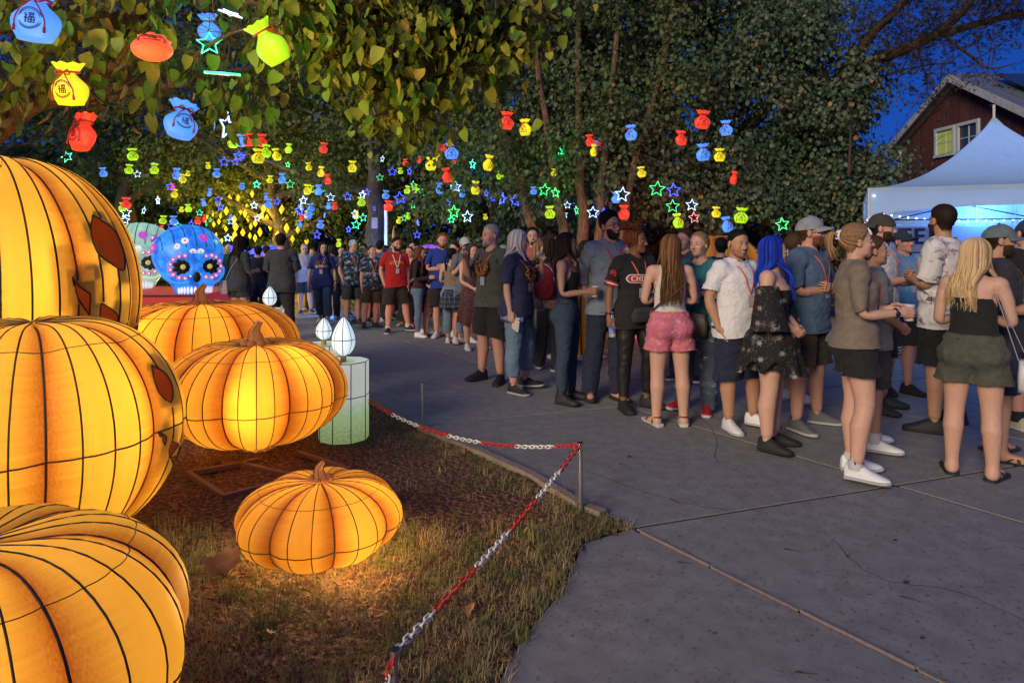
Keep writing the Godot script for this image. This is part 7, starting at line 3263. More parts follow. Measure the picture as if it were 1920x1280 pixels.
func near_lantern(p: Vector3, rad: float) -> bool:
	for q in lantern_spots.get(Vector3i((p / 2.0).floor()), []):
		if p.distance_squared_to(q) < rad * rad:
			return true
	return false


var lantern_spots := {}


func note_lanterns() -> void:
	# foliage is kept a hand's breadth clear of every hanging lantern
	for row in LANTERNS:
		var p := Vector3(row[1], row[2], row[3])
		var c := Vector3i((p / 2.0).floor())
		for dx in [-1,0,1]:
			for dy in [-1,0,1]:
				for dz in [-1,0,1]:
					var key: Vector3i = c + Vector3i(dx, dy, dz)
					if not lantern_spots.has(key):
						lantern_spots[key] = []
					lantern_spots[key].append(p)


func clump_leaves(r: RandomNumberGenerator,where: Array,tints: Array,c: Vector3,rad: Vector3,n: int,size: float,cols: Array,droop: float,clear := .22) -> void:
	for i in n:
		var u := Vector3(r.randfn(), r.randfn(), r.randfn()).normalized()
		var p := c + u * rad * pow(r.randf(), .4)
		if p.y < 1.75 + .25 * sin(p.x * 3.0) and p.y < 2.1 or near_lantern(p, clear):
			continue
		var out := (u + Vector3(r.randf_range(-.8,.8),r.randf_range(-.8,.5),r.randf_range(-.8,.8))).normalized()
		var down := (Vector3(r.randf_range(-.6,.6),-droop,r.randf_range(-.6,.6)) + out*.35).normalized()
		var y := -down
		var x := y.cross(out)
		if x.length() < .05:
			continue
		x = x.normalized()
		var s := size * r.randf_range(.65,1.3)
		where.append(Transform3D(Basis(x * s, y * s, x.cross(y) * s), p))
		var col: Color = cols[0].lerp(cols[1], r.randf())
		if r.randf() < .018:
			col = cols[2]
		var k := r.randf_range(.7,1.25)
		tints.append(Color(col.r * k, col.g * k, col.b * k))


func limb(b: Build, pts: Array, r0: float, r1: float, sides := 9) -> Array:
	var path := smooth_path(pts, 5)
	for i in path.size():
		path[i] += Vector3(soft.get_noise_3d(path[i].x*1.3,path[i].y*1.3,5.0),0,soft.get_noise_3d(path[i].x*1.3,path[i].y*1.3,25.0))*r0*.5
	b.tube(path, taper(path.size(), r0, r1), sides, true, 1.0,.07)
	return path


func twigs(b: Build,r: RandomNumberGenerator,path: Array,n: int,long: float,rad: float,up := .3) -> Array:
	# side shoots along a limb; gives back their tips
	var tips := []
	for i in n:
		var t := r.randf_range(.25,1.0)
		var k := int(t * (path.size() - 1))
		var p: Vector3 = path[k]
		var d := Vector3(r.randfn(),r.randfn()*.7 + up,r.randfn()).normalized()*long*r.randf_range(.5,1.2)
		var m := p + d * .5 + Vector3(0, r.randf_range(-.1,.1) * long, 0)
		var e := p + d + Vector3(0,-.12 * long, 0)
		b.tube([p, m, e], [rad, rad * .6, rad * .2], 5)
		tips.append(m)
		tips.append(e)
	return tips


func bark(c: Color, scale := 2.0) -> StandardMaterial3D:
	if not mats.has("t_bark"):
		mats.t_bark = noise_tex(51,.03,4,256,[[0.0,.5,1.0],[Color(.45,.45,.45),Color(.8,.8,.8),Color(1,1,1)]],FastNoiseLite.TYPE_CELLULAR)
		mats.t_bark_h = noise_tex(51,.03,4,256, null, FastNoiseLite.TYPE_CELLULAR)
	var m := grain(c, .9, mats.t_bark, scale, mats.t_bark_h, 1.6)
	m.uv1_scale = Vector3(scale * 1.6, scale * .5, scale * 1.6)
	return m


func make_background_trees() -> void:
	note_lanterns()
	var lm := leaf_material("leaf")
	var leaf := small_leaf(1.0,.85)
	var oval := small_leaf(1.0,.62)
	var spray := sprig(1.0)
	var r := RandomNumberGenerator.new()
	r.seed = 11
	var olive := [Color(.055,.092,.024),Color(.105,.14,.04),Color(.2,.1,.02)]
	var deep := [Color(.03,.068,.032),Color(.058,.105,.046),Color(.12,.07,.02)]
	var ivy := [Color(.052,.088,.048),Color(.115,.152,.09),Color(.3,.17,.07)]
	# --- the ivy-hung tree in the middle, right: its leaves come down behind the heads
	var o := thing("ivy_tree","big dense tree of round leaves behind the queue, filling the middle of the view","tree",Vector3(4.3,0,-14.2))
	var b := Build.new()
	limb(b,[Vector3(0,-.1,0),Vector3(.1,2.5,0),Vector3(-.3,5.0,.2),Vector3(.2,8.5,0)],.36,.1)
	limb(b,[Vector3(-.1,3.0,0),Vector3(-1.4,4.6,.5),Vector3(-2.6,6.8,.3)],.16,.05)
	limb(b,[Vector3(.1,3.4,0),Vector3(1.3,4.8,.2),Vector3(2.0,6.4,.2)],.16,.05)
	obj("trunk", b.mesh(), bark(Color(.1,.062,.04)), o)
	var where := []
	var tints := []
	for i in 560:
		var x := r.randf_range(-3.9,2.95)
		var top := 9.3 - .1 * (x - .3) * (x - .3) - smoothstep(1.75,2.7, x) * 5.4
		var y := r.randf_range(1.75 + .25 * absf(sin(x * 2.0)), top)
		var z := r.randf_range(-.9,1.35) + .35 * sin(y * 1.3 + x)
		clump_leaves(r,where,tints,Vector3(4.3,0,-14.2) + Vector3(x,y,z),Vector3(.62,.55,.5)*r.randf_range(.7,1.25),190,.084,ivy,.9)
	for i in where.size():
		where[i].origin -= Vector3(4.3,0,-14.2)
	many("crown", leaf, lm, where, tints, o)
	# --- the clump of orange-lit stems left of it
	o = thing("clump_tree","tree of five leaning trunks lit orange from below, behind the pale shirt","tree",Vector3(1.25,0,-12.4))
	b = Build.new()
	var stems := []
	for s in [[-.42,0.0,-1.1,2.6,.13],[-.1,.1,-.5,3.0,.13],[.12,-.1,0.0,3.4,.15],[.3,.15,.42,3.0,.12],[.52,0.0,1.0,2.9,.11]]:
		stems.append(limb(b,[Vector3(s[0]*.7,-.1,s[1]),Vector3(s[0],.8,s[1]),Vector3(lerpf(s[0],s[2],.55),s[3]*.62,s[1] - .1),Vector3(s[2],s[3],s[1] - .2),Vector3(s[2]*1.7,s[3] + 2.6,s[1] - .3),Vector3(s[2]*2.0,s[3] + 5.5,s[1] - .3)],s[4],.03))
	obj("trunk", b.mesh(), bark(Color(.2,.115,.065)), o)
	where = []
	tints = []
	for i in 230:
		var x := r.randf_range(-2.9,2.0)
		var y := r.randf_range(2.25,8.6)
		if y > 4.6 and x > -1.6 and r.randf() < .35:
			continue
		clump_leaves(r,where,tints,Vector3(1.25,0,-12.4) + Vector3(x,y,r.randf_range(-1.4,.3)),Vector3(.6,.5,.55)*r.randf_range(.6,1.2),150,.082,[Color(.055,.088,.032),Color(.1,.135,.055),Color(.22,.12,.04)],.8)
	for i in where.size():
		where[i].origin -= Vector3(1.25,0,-12.4)
	many("crown", leaf, lm, where, tints, o)
	# --- the tree with the pale blue-lit trunk
	broad_tree(r,"shade_tree","tall tree with a straight trunk beside the lamp post, left of the red shirt",Vector3(-3.05,0,-15.2),.27,[Vector3(0,2.2,0),Vector3(0.0,4.5,.1),Vector3(.1,9.0,0)],[[-3.0,3.6],[2.1,10.0],[-1.8,1.0]],190,165,.1,olive,oval,bark(Color(.13,.12,.105)))
	# --- the yellow-lit tree behind the grey-green back
	broad_tree(r,"spreading_tree","spreading tree lit yellow from below, trunk behind the grey-green back",Vector3(-5.65,0,-16.6),.26,[Vector3(.05,1.6,0),Vector3(-.2,2.6,0),Vector3(-.5,5.0,0)],[[-3.6,3.4],[2.25,9.5],[-2.2,1.2]],200,165,.095,olive,leaf,bark(Color(.085,.07,.058)))
	broad_tree(r,"dark_tree","dark feathery tree above the skull lanterns",Vector3(-10.2,0,-18.0),.3,[Vector3(0,2.5,0),Vector3(.1,6.0,0),Vector3(0.0,11.0,0)],[[-3.9,3.7],[1.9,10.5],[-2.0,1.5]],210,140,.14,deep,spray,bark(Color(.05,.042,.036)))
	broad_tree(r,"dark_tree","dark feathery tree at the left edge behind the biggest jack lantern",Vector3(-15.0,0,-19.0),.3,[Vector3(0,2.5,0),Vector3(.1,6.0,0),Vector3(0.0,11.0,0)],[[-3.4,2.6],[1.9,10.5],[-2.0,1.5]],120,140,.14,deep,spray,bark(Color(.05,.042,.036)))
	broad_tree(r,"shade_tree","dark tree filling the gap beyond the royal blue polo shirt",Vector3(-.4,0,-19.0),.26,[Vector3(0,2.5,0),Vector3(.1,5.0,0),Vector3(0.0,10.0,0)],[[-3.6,3.0],[1.6,11.0],[-1.4,1.2]],150,140,.115,deep,oval,bark(Color(.06,.05,.04)))
	broad_tree(r,"shade_tree","dark tree far beyond the striped t-shirt",Vector3(-7.8,0,-23.0),.26,[Vector3(0,2.5,0),Vector3(.1,5.0,0),Vector3(0.0,11.0,0)],[[-5.0,4.0],[1.2,12.0],[-1.4,1.2]],150,95,.2,deep,oval,bark(Color(.06,.05,.04)))
	# --- low shrubs that close the view under the crowns
	for s in [[Vector3(-2.1,0,-15.6),"bright leafy shrub behind the red t-shirt",[Color(.075,.115,.025),Color(.14,.18,.04),Color(.2,.2,.04)],1.5,2.7],[Vector3(-.3,0,-15.2),"dark leafy shrub behind the filming person",ivy,1.6,3.2],[Vector3(3.0,0,-15.6),"dark shrub in the gap right of the orange trunks",ivy,1.9,3.2],[Vector3(6.2,0,-13.6),"brown-green shrub beside the white tent",[Color(.06,.055,.025),Color(.1,.085,.04),Color(.22,.11,.04)],1.25,2.2],[Vector3(-8.6,0,-20.5),"dark shrub behind the blue skull",deep,2.8,3.8],[Vector3(-12.6,0,-21.0),"dark shrub behind the pale green skull",deep,2.8,3.8],[Vector3(1.2,0,-17.0),"dark shrub behind the five orange trunks",deep,2.4,3.6],[Vector3(-4.6,0,-19.5),"dark shrub between the pale trunk and the spreading tree",deep,2.4,3.6],[Vector3(5.6,0,-17.0),"dark shrub behind the trucker cap",deep,2.6,3.8],[Vector3(-17.0,0,-21.0),"dark shrub at the far left behind the biggest jack lantern",deep,2.8,2.8]]:
		var so := thing("shrub", s[1], "shrub", s[0], 0.0, "shrubs behind the queue")
		var sb := Build.new()
		for k in 7:
			var a := TAU * k / 7
			sb.tube([Vector3(0,-.05,0),Vector3(cos(a)*.3,s[4]*.4,sin(a)*.3),Vector3(cos(a)*s[3]*.6,s[4]*.75,sin(a)*.5)],[.03,.02,.008],5)
		obj("stem", sb.mesh(), bark(Color(.09,.06,.04)), so)
		var w := []
		var t := []
		for i in int(32 * s[3]):
			var c := Vector3(r.randf_range(-1,1) * s[3], 0, r.randf_range(-.6,.6))
			c.y = r.randf_range(.25, s[4]) * sqrt(maxf(1.0 - pow(c.x / (s[3] * 1.1), 2.0), .05))
			for k in 70:
				var u := Vector3(r.randfn(), r.randfn(), r.randfn()).normalized()
				var p := c + u * .32 * pow(r.randf(), .4)
				if near_lantern(p + s[0], .2) or p.y < .02:
					continue
				var y := Vector3(r.randf_range(-.7,.7), .7, r.randf_range(-.7,.7)).normalized()
				var x := y.cross(u)
				if x.length() < .05:
					continue
				x = x.normalized()
				var sz := .1 * r.randf_range(.6,1.3)
				w.append(Transform3D(Basis(x * sz, y * sz, x.cross(y) * sz), p))
				var col: Color = s[2][0].lerp(s[2][1], r.randf())
				t.append(s[2][2] if r.randf() < .04 else col)
		many("foliage", leaf, lm, w, t, so)
	limb_tree(r, spray, lm)
	# the wood that closes the view far behind, one dark mass
	var fw := []
	var ft := []
	for i in 46000:
		var p := Vector3(r.randf_range(-30,11), 0,-25.5 + r.randfn() * 1.1)
		p.y = (5.2 + 1.3 * sin(p.x * .7) + .8 * sin(p.x * 1.9)) * pow(r.randf(), .8)
		fw.append(Transform3D(Basis.from_euler(Vector3(r.randf()*6.0,r.randf()*6.0,r.randf()*6.0)).scaled(Vector3.ONE*r.randf_range(.2,.4)),p))
		ft.append(deep[0].lerp(deep[1], r.randf()))
	var wood := many("woods", oval, lm, fw, ft)
	wood.set_meta("label", "dark mass of trees far behind the queue")
	wood.set_meta("category", "woods")


func broad_tree(r: RandomNumberGenerator,called: String,label: String,at: Vector3,rad: float,spine: Array,box: Array,clumps: int,per: int,size: float,cols: Array,leaf: Mesh,bk: Material) -> void:
	var o := thing(called, label, "tree", at, 0.0, "trees behind the queue")
	var b := Build.new()
	var path := limb(b, [Vector3(0,-.1,0)] + spine, rad, rad * .25,11)
	var tips := []
	for i in 9:
		var k := int(lerpf(.35,.95, i / 8.0) * (path.size() - 1))
		var a := i * 2.4 + .6
		var l := rad * r.randf_range(7.0,11.0)
		var e := Vector3(cos(a) * l, l * r.randf_range(.25,.6), sin(a) * l * .5)
		var lp := limb(b,[path[k],path[k] + e*.45 + Vector3(0,-.05,0),path[k] + e],rad*.38,rad*.07,7)
		tips.append_array(twigs(b, r, lp, 5, l * .4, rad * .08))
	obj("trunk", b.mesh(), bk, o)
	var where := []
	var tints := []
	for i in clumps:
		var x := r.randf_range(box[0][0], box[0][1])
		var y := r.randf_range(box[1][0], box[1][1])
		var low: float = box[1][0] + .5*absf(sin(x*1.7 + at.x)) + (.9 if absf(x) < .8 else 0.0)
		if y < low:
			y = low + r.randf() * 1.5
		var p := at + Vector3(x, y, r.randf_range(box[2][0], box[2][1]))
		var k := r.randf_range(.65,1.25)
		clump_leaves(r,where,tints,p,Vector3(.85,.52,.65)*k,int(per*k*k),size,cols,.55,.24)
	for i in where.size():
		where[i].origin -= at
	many("crown", leaf, mats.leaf, where, tints, o)


func limb_tree(r: RandomNumberGenerator, spray: Mesh, lm: Material) -> void:
	# the bare-limbed tree against the sky at the right
	var at: Vector3 = Vector3(6.316,-.174,-14.9)
	at.y = 0
	var o := thing("bare_limbed_tree","thin-leaved tree with long bare limbs against the sky, above the barn","tree",at)
	var b := Build.new()
	var main := [Vector3(0,-.1,0),Vector3(6.316,2.983,-14.9) - at,Vector3(6.51,4.108,-14.3) - at,Vector3(6.429,4.854,-13) - at]
	limb(b, main, .34,.17,11)
	var arms := [[Vector3(6.429,4.854,-13),Vector3(6.725,5.448,-12.6),Vector3(6.991,5.806,-12.2),Vector3(7.347,6.397,-12)],[Vector3(6.429,4.834,-13),Vector3(7.008,5.018,-12.4),Vector3(7.535,5.248,-12),Vector3(7.785,5.602,-11.6),Vector3(7.964,6.07,-11.4)],[Vector3(7.408,5.183,-12.1),Vector3(8.104,5.328,-11.6),Vector3(8.527,5.36,-11.2),Vector3(9.066,5.57,-11)],
		[Vector3(6.324,4.673,-13.1),Vector3(6.582,4.829,-12.9),Vector3(6.752,4.845,-12.8)],[Vector3(6.327,3.885,-13),Vector3(6.824,4.558,-12.6),Vector3(7.338,4.73,-12.3),Vector3(7.818,4.721,-12)],[Vector3(7.582,5.248,-12),Vector3(7.922,4.673,-11.6),Vector3(8.124,4.502,-11.5),Vector3(8.382,4.542,-11.3)],[Vector3(7.278,5.04,-12.2),Vector3(7.342,4.632,-12.1),Vector3(7.488,4.278,-12)],[Vector3(6.217,4.385,-13.2),Vector3(5.595,5.629,-13.2),Vector3(5.284,6.665,-13.2)]]
	var radii := [.115,.125,.075,.085,.03,.03,.022,.12]
	var where := []
	var tints := []
	for i in arms.size():
		var pts := []
		for p in arms[i]:
			pts.append(p - at)
		var lp := limb(b, pts, radii[i], radii[i] * .35,8)
		var tips := twigs(b, r, lp, 26 if i < 3 else 9,.85,.011,.1)
		var more := []
		for t in tips:
			for k in 3:
				var d := Vector3(r.randfn(),r.randfn()*.7 - .15,r.randfn()).normalized()*r.randf_range(.2,.55)
				b.tube([t, t + d * .6 + Vector3(0,.03,0), t + d], [.0045,.003,.0015], 3)
				more.append(t + d * .7)
				more.append(t + d)
		if i == 3:
			continue
		for t in tips + more:
			for k in (5 if i in [0,1,2,7] else 2):
				var p: Vector3 = t + Vector3(r.randfn(), r.randfn(), r.randfn()) * .1
				var bs := Basis.from_euler(Vector3(r.randf()*6.0,r.randf()*6.0,r.randf()*6.0)).scaled(Vector3.ONE*r.randf_range(.05,.1))
				where.append(Transform3D(bs, p))
				tints.append(Color(.03,.032,.022).lerp(Color(.06,.05,.035), r.randf()))
	# whippy shoots rising out of the ivy beside the trunk
	for i in 26:
		var p: Vector3 = Vector3(6.43,3.097,-12.8) - at + Vector3(r.randf_range(-.2,1.1),r.randf_range(-.6,.5),r.randf_range(-.4,.3))
		var d := Vector3(r.randf_range(0.0,.9),r.randf_range(.3,1.0),r.randf_range(-.3,.3))
		b.tube(smooth_path([p,p + d*.5,p + d + Vector3(.1,-.08,0)],3),[.006,.005,.004,.003,.002],4)
	b.tube([Vector3(6.26,2.777,-12.6) - at,Vector3(6.32,4.459,-12.6) - at,Vector3(6.369,5.299,-12.6) - at,Vector3(6.547,5.665,-12.6) - at],[.028,.026,.014,.008],6)
	obj("trunk", b.mesh(), bark(Color(.085,.05,.032)), o)
	many("crown", spray, lm, where, tints, o)


# ---- the big-leaved tree overhead, left
func make_foreground_tree() -> void:
	var at: Vector3 = Vector3(-4.9,0,-3.2)
	var o := thing("big_leaved_tree","big-leaved tree overhanging the lanterns from the left edge","tree",at)
	var b := Build.new()
	var r := RandomNumberGenerator.new()
	r.seed = 23
	var arms := [
		[[Vector3(-3.921,1.558,-4.5),Vector3(-3.523,2.147,-4.4),Vector3(-3.24,2.339,-4.3),Vector3(-3.004,2.517,-4.3),Vector3(-2.766,2.558,-4.35),Vector3(-2.508,2.653,-4.5),Vector3(-2.275,2.701,-4.6),Vector3(-1.997,2.795,-4.8),Vector3(-1.629,2.929,-5)],.088,.03],
		[[Vector3(-2.766,2.558,-4.35),Vector3(-2.552,2.714,-4.25),Vector3(-2.374,2.85,-4.2),Vector3(-2.092,3.208,-4.1)],.055,.04],
		[[Vector3(-2.092,3.208,-4.1),Vector3(-1.654,3.142,-4.3),Vector3(-1.381,3.114,-4.4),Vector3(-.975,3.21,-4.6),Vector3(-.664,3.104,-4.7),Vector3(-.377,3.044,-4.8),Vector3(-.115,3.135,-4.9),Vector3(.177,3.243,-5)],.024,.006],
		[[Vector3(-.821,3.161,-4.65),Vector3(-.596,2.928,-4.6),Vector3(-.469,2.791,-4.6),Vector3(-.386,2.7,-4.55)],.011,.004],
		[[Vector3(-1.011,3.109,-4.6),Vector3(-.895,2.675,-4.6),Vector3(-.74,2.549,-4.6),Vector3(-.571,2.407,-4.55)],.011,.004],
		[[Vector3(-3.184,2.734,-3.9),Vector3(-2.714,2.855,-3.8),Vector3(-2.449,2.933,-3.9),Vector3(-2.104,2.918,-4)],.03,.008],
		[[Vector3(-2.088,2.761,-4.75),Vector3(-1.9,2.624,-4.7),Vector3(-1.861,2.522,-4.65)],.012,.004],
		[[Vector3(-1.451,3.114,-4.4),Vector3(-1.278,2.942,-4.4),Vector3(-1.157,2.804,-4.4)],.012,.004],
		[[Vector3(-2.275,2.701,-4.6),Vector3(-2.038,2.838,-4.4),Vector3(-1.755,2.946,-4.3),Vector3(-1.485,2.98,-4.3)],.018,.005],
		[[Vector3(-3.24,2.339,-4.3),Vector3(-2.951,2.573,-4),Vector3(-2.755,2.703,-3.9),Vector3(-2.541,2.734,-3.9)],.022,.006],
		[[Vector3(-.377,3.044,-4.8),Vector3(-.207,2.927,-4.8),Vector3(-.094,2.878,-4.8)],.008,.003],
		[[Vector3(-1.187,3.246,-4.2),Vector3(-1.013,3.014,-4.3),Vector3(-.743,2.821,-4.4)],.012,.004],
		[[Vector3(-.706,3.395,-4.5),Vector3(-.397,3.217,-4.6),Vector3(0,3.266,-4.8)],.012,.004]]
	var spots := []
	for i in arms.size():
		var pts := []
		for p in arms[i][0]:
			pts.append(p - at)
		var path := limb(b, pts, arms[i][1], arms[i][2], 10 if i < 2 else 7)
		var long := 0.0
		for k in path.size() - 1:
			long += path[k].distance_to(path[k + 1])
		var n := int(long * [50,90,420,420,470,300,300,400,380,90,440,430,400][i])
		for k in n:
			var t := r.randf_range(.42 if i == 0 else .05,1.0)
			var q: Vector3 = path[int(t * (path.size() - 1))]
			spots.append([q,q + Vector3(r.randfn()*.17,r.randfn()*.13 + .01,r.randfn()*.2)])
	# the trunk itself stands outside the frame
	limb(b,[Vector3(0,-.1,0),Vector3(.05,1.2,.05),Vector3(-3.921,1.558,-4.5) - at],.22,.1,12)
	# hanging seed pods and stalks
	for i in 22:
		var s: Array = spots[r.randi() % spots.size()]
		b.tube([s[1],s[1] + Vector3(r.randf_range(-.03,.03),-.12,0),s[1] + Vector3(r.randf_range(-.05,.05),-r.randf_range(.2,.34),0)],[.004,.0045,.002],4)
	var lm := []
	for c in [Color(.17,.225,.026),Color(.25,.25,.034),Color(.1,.2,.022),Color(.34,.24,.036)]:
		var m := plain(c, .5)
		m.albedo_texture = mats.t_vein
		m.backlight_enabled = true
		m.backlight = Color(.8,.8,.8)
		lm.append(m)
	var shapes := [leaf_mesh(.108,.082,.8,.18),leaf_mesh(.075,.064,.9,-.35),leaf_mesh(.125,.066,.5,.55),leaf_mesh(.1,.05,.3,.7),leaf_mesh(.09,.08,1.0,.1)]
	var rest := []
	var rest_c := []
	var made := 0
	for s in spots:
		var p: Vector3 = s[1]
		if near_lantern(p + at, .27):
			continue
		var y := Vector3(r.randf_range(-.7,.7), 1.0, r.randf_range(-.7,.5)).normalized()
		var f := Vector3(r.randf_range(-1.8,1.8),r.randf_range(-.5,.6),r.randf_range(.2,1.0))
		var x := y.cross(f).normalized()
		var z := r.randf_range(.45,1.2)
		var t := Transform3D(Basis(x * z, y * z, x.cross(y) * z), p)
		b.tube([s[0],(s[0] + p)*.5 + Vector3(0,.025,0),p],[.0022,.0018,.0016],3,false)
		var k := r.randi() % 10
		var c := 0 if k < 4 else 1 if k < 7 else 2 if k < 9 else 3
		if made < 300:
			obj("leaf", shapes[r.randi() % 5], lm[c], o, t)
			made += 1
		else:
			rest.append(t)
			rest_c.append([Color(.155,.205,.024),Color(.23,.23,.031),Color(.09,.185,.02),Color(.31,.22,.034)][c]*r.randf_range(.8,1.2))
	obj("branch", b.mesh(), bark(Color(.21,.105,.055), 7.0), o)
	many("foliage", shapes[0], mats.leaf, rest, rest_c, o)
	# cables slung through the branches
	var n := 0
	for c in [[Vector3(-3.454,2.251,-4.4),Vector3(-2.67,2.438,-4.2),.1],[Vector3(-2.671,2.757,-4.1),Vector3(-2.285,2.5,-4.1),.16],[Vector3(-2.446,2.5,-4.1),Vector3(-2.228,2.811,-4.3),.05],[Vector3(-2.671,2.451,-4.1),Vector3(-2.908,2.147,-4.4),0.0],[Vector3(-2.324,2.569,-4.7),Vector3(-1.918,2.772,-4.7),.06],[Vector3(-1.823,3.145,-4.6),Vector3(-1.914,2.639,-4.6),0.0],[Vector3(-1.536,3.216,-4.3),Vector3(-1.586,2.744,-4.3),.02],[Vector3(-1.413,3.289,-4.5),Vector3(-2.119,2.509,-5),.05]]:
		var w := Build.new()
		w.tube(sag(c[0], c[1], c[2], 14), [.006], 5)
		var wo := obj("cable", w.mesh(), mats.wire)
		tag(wo,"black cable slung through the big leaves, " + ["lowest at the left edge","looping past the yellow purse","rising to the orange-red purse","hanging from the yellow purse to the red one","above the tilted blue purse","running down beside the white star","past the lime green purse","longest, down to the edge-on star"][n],"cable","cables in the big-leaved tree")
		n += 1


# ---- ground, path, lawn
const BED := [Vector2(-2.578,-8.211),Vector2(-1.456,-6.87),Vector2(-.721,-5.743),Vector2(-.243,-5.165),Vector2(.146,-4.64),Vector2(.421,-4.13),Vector2(.683,-3.85),Vector2(.388,-3.662),Vector2(.305,-3.412),Vector2(.223,-3.156),Vector2(.091,-2.895),Vector2(.004,-2.692),Vector2(-.059,-2.485),Vector2(-.138,-2.199),Vector2(-.263,-1.674)]


func in_bed(x: float, z: float) -> float:
	# how far inside the planted bed; negative on the paving
	var p := Vector2(x, z)
	var best := 1e9
	var side := 0.0
	for i in BED.size() - 1:
		var a: Vector2 = BED[i]
		var b: Vector2 = BED[i + 1]
		var d := b - a
		var t := clampf((p - a).dot(d) / d.length_squared(), 0.0,1.0)
		var far := p.distance_to(a + d * t)
		if far < best:
			best = far
	# left of the kerb line, and left of the ragged lower edge
	var kerb: Vector2 = BED[6] - BED[0]
	side = kerb.cross(p - BED[0])
	var inside := side > 0.0
	if inside and p.y > BED[6].y:
		var xe := 1e9
		for i in range(6, BED.size() - 1):
			var a: Vector2 = BED[i]
			var b: Vector2 = BED[i + 1]
			if (a.y <= p.y and p.y <= b.y) or (b.y <= p.y and p.y <= a.y):
				xe = lerpf(a.x, b.x, (p.y - a.y) / (b.y - a.y + 1e-9))
		inside = p.x < xe
	return best if inside else -best


func make_ground() -> void:
	mats.bulb = glow(Color(1.0,.86,.62), 5.0)
	var vein := Image.create(64,64, false, Image.FORMAT_RGB8)
	for j in 64:
		for i in 64:
			var u := absf(i - 31.5) / 31.5
			var k := .86 + .1 * soft.get_noise_2d(i * .12, j * .12)
			if u < .05 or absf(fmod(j / 64.0 * 6.0 + u * 1.8,1.0) - .5) < .05:
				k += .14
			vein.set_pixel(i, j, Color(k, k, k * .95))
	mats.t_vein = ImageTexture.create_from_image(vein)
	# the earth, one sheet to the horizon
	var soil_t := noise_tex(61,.03,5,512,[[0.0,.4,.6,1.0],[Color(.3,.22,.17),Color(.52,.4,.31),Color(.72,.58,.46),Color(1.0,.86,.7)]])
	var soil := grain(Color(.34,.235,.15), .95, soil_t, 1.6, mats.t_mid, 3.0, true)
	var b := Build.new()
	b.poly([Vector3(-150,-.03,20),Vector3(150,-.03,20),Vector3(150,-.03,-150),Vector3(-150,-.03,-150)])
	struct("ground",b.mesh(),grain(Color(.07,.055,.042),.95,soil_t,.5,mats.t_mid,2.0,true))
	# the bed: bare trodden soil with gentle humps
	b = Build.new()
	var nx := 150
	var nz := 130
	for j in nz + 1:
		for i in nx + 1:
			var x := lerpf(-7.0,.9, float(i) / nx)
			var z := lerpf(-9.5,-1.0, float(j) / nz)
			b.add(Vector3(x,.004 + .022*soft.get_noise_2d(x*1.4,z*1.4) + .009*soft.get_noise_2d(x*6.0,z*6.0),z))
	for j in nz:
		for i in nx:
			var a := j * (nx + 1) + i
			var c := b.v[a] + Vector3(.02,0,.03)
			if in_bed(c.x, c.z) > .012:
				b.quad(a, a + nx + 1, a + nx + 2, a + 1)
	for i in range(0, b.idx.size(), 3):
		var q := (b.v[b.idx[i + 2]] - b.v[b.idx[i]]).cross(b.v[b.idx[i + 1]] - b.v[b.idx[i]])
		if q.y < 0.0:
			var t := b.idx[i]
			b.idx[i] = b.idx[i + 1]
			b.idx[i + 1] = t
	struct("soil", b.mesh(), soil)
	get_child(get_child_count() - 1).position.y = .004
	make_path()
	make_kerb()
	make_grass()


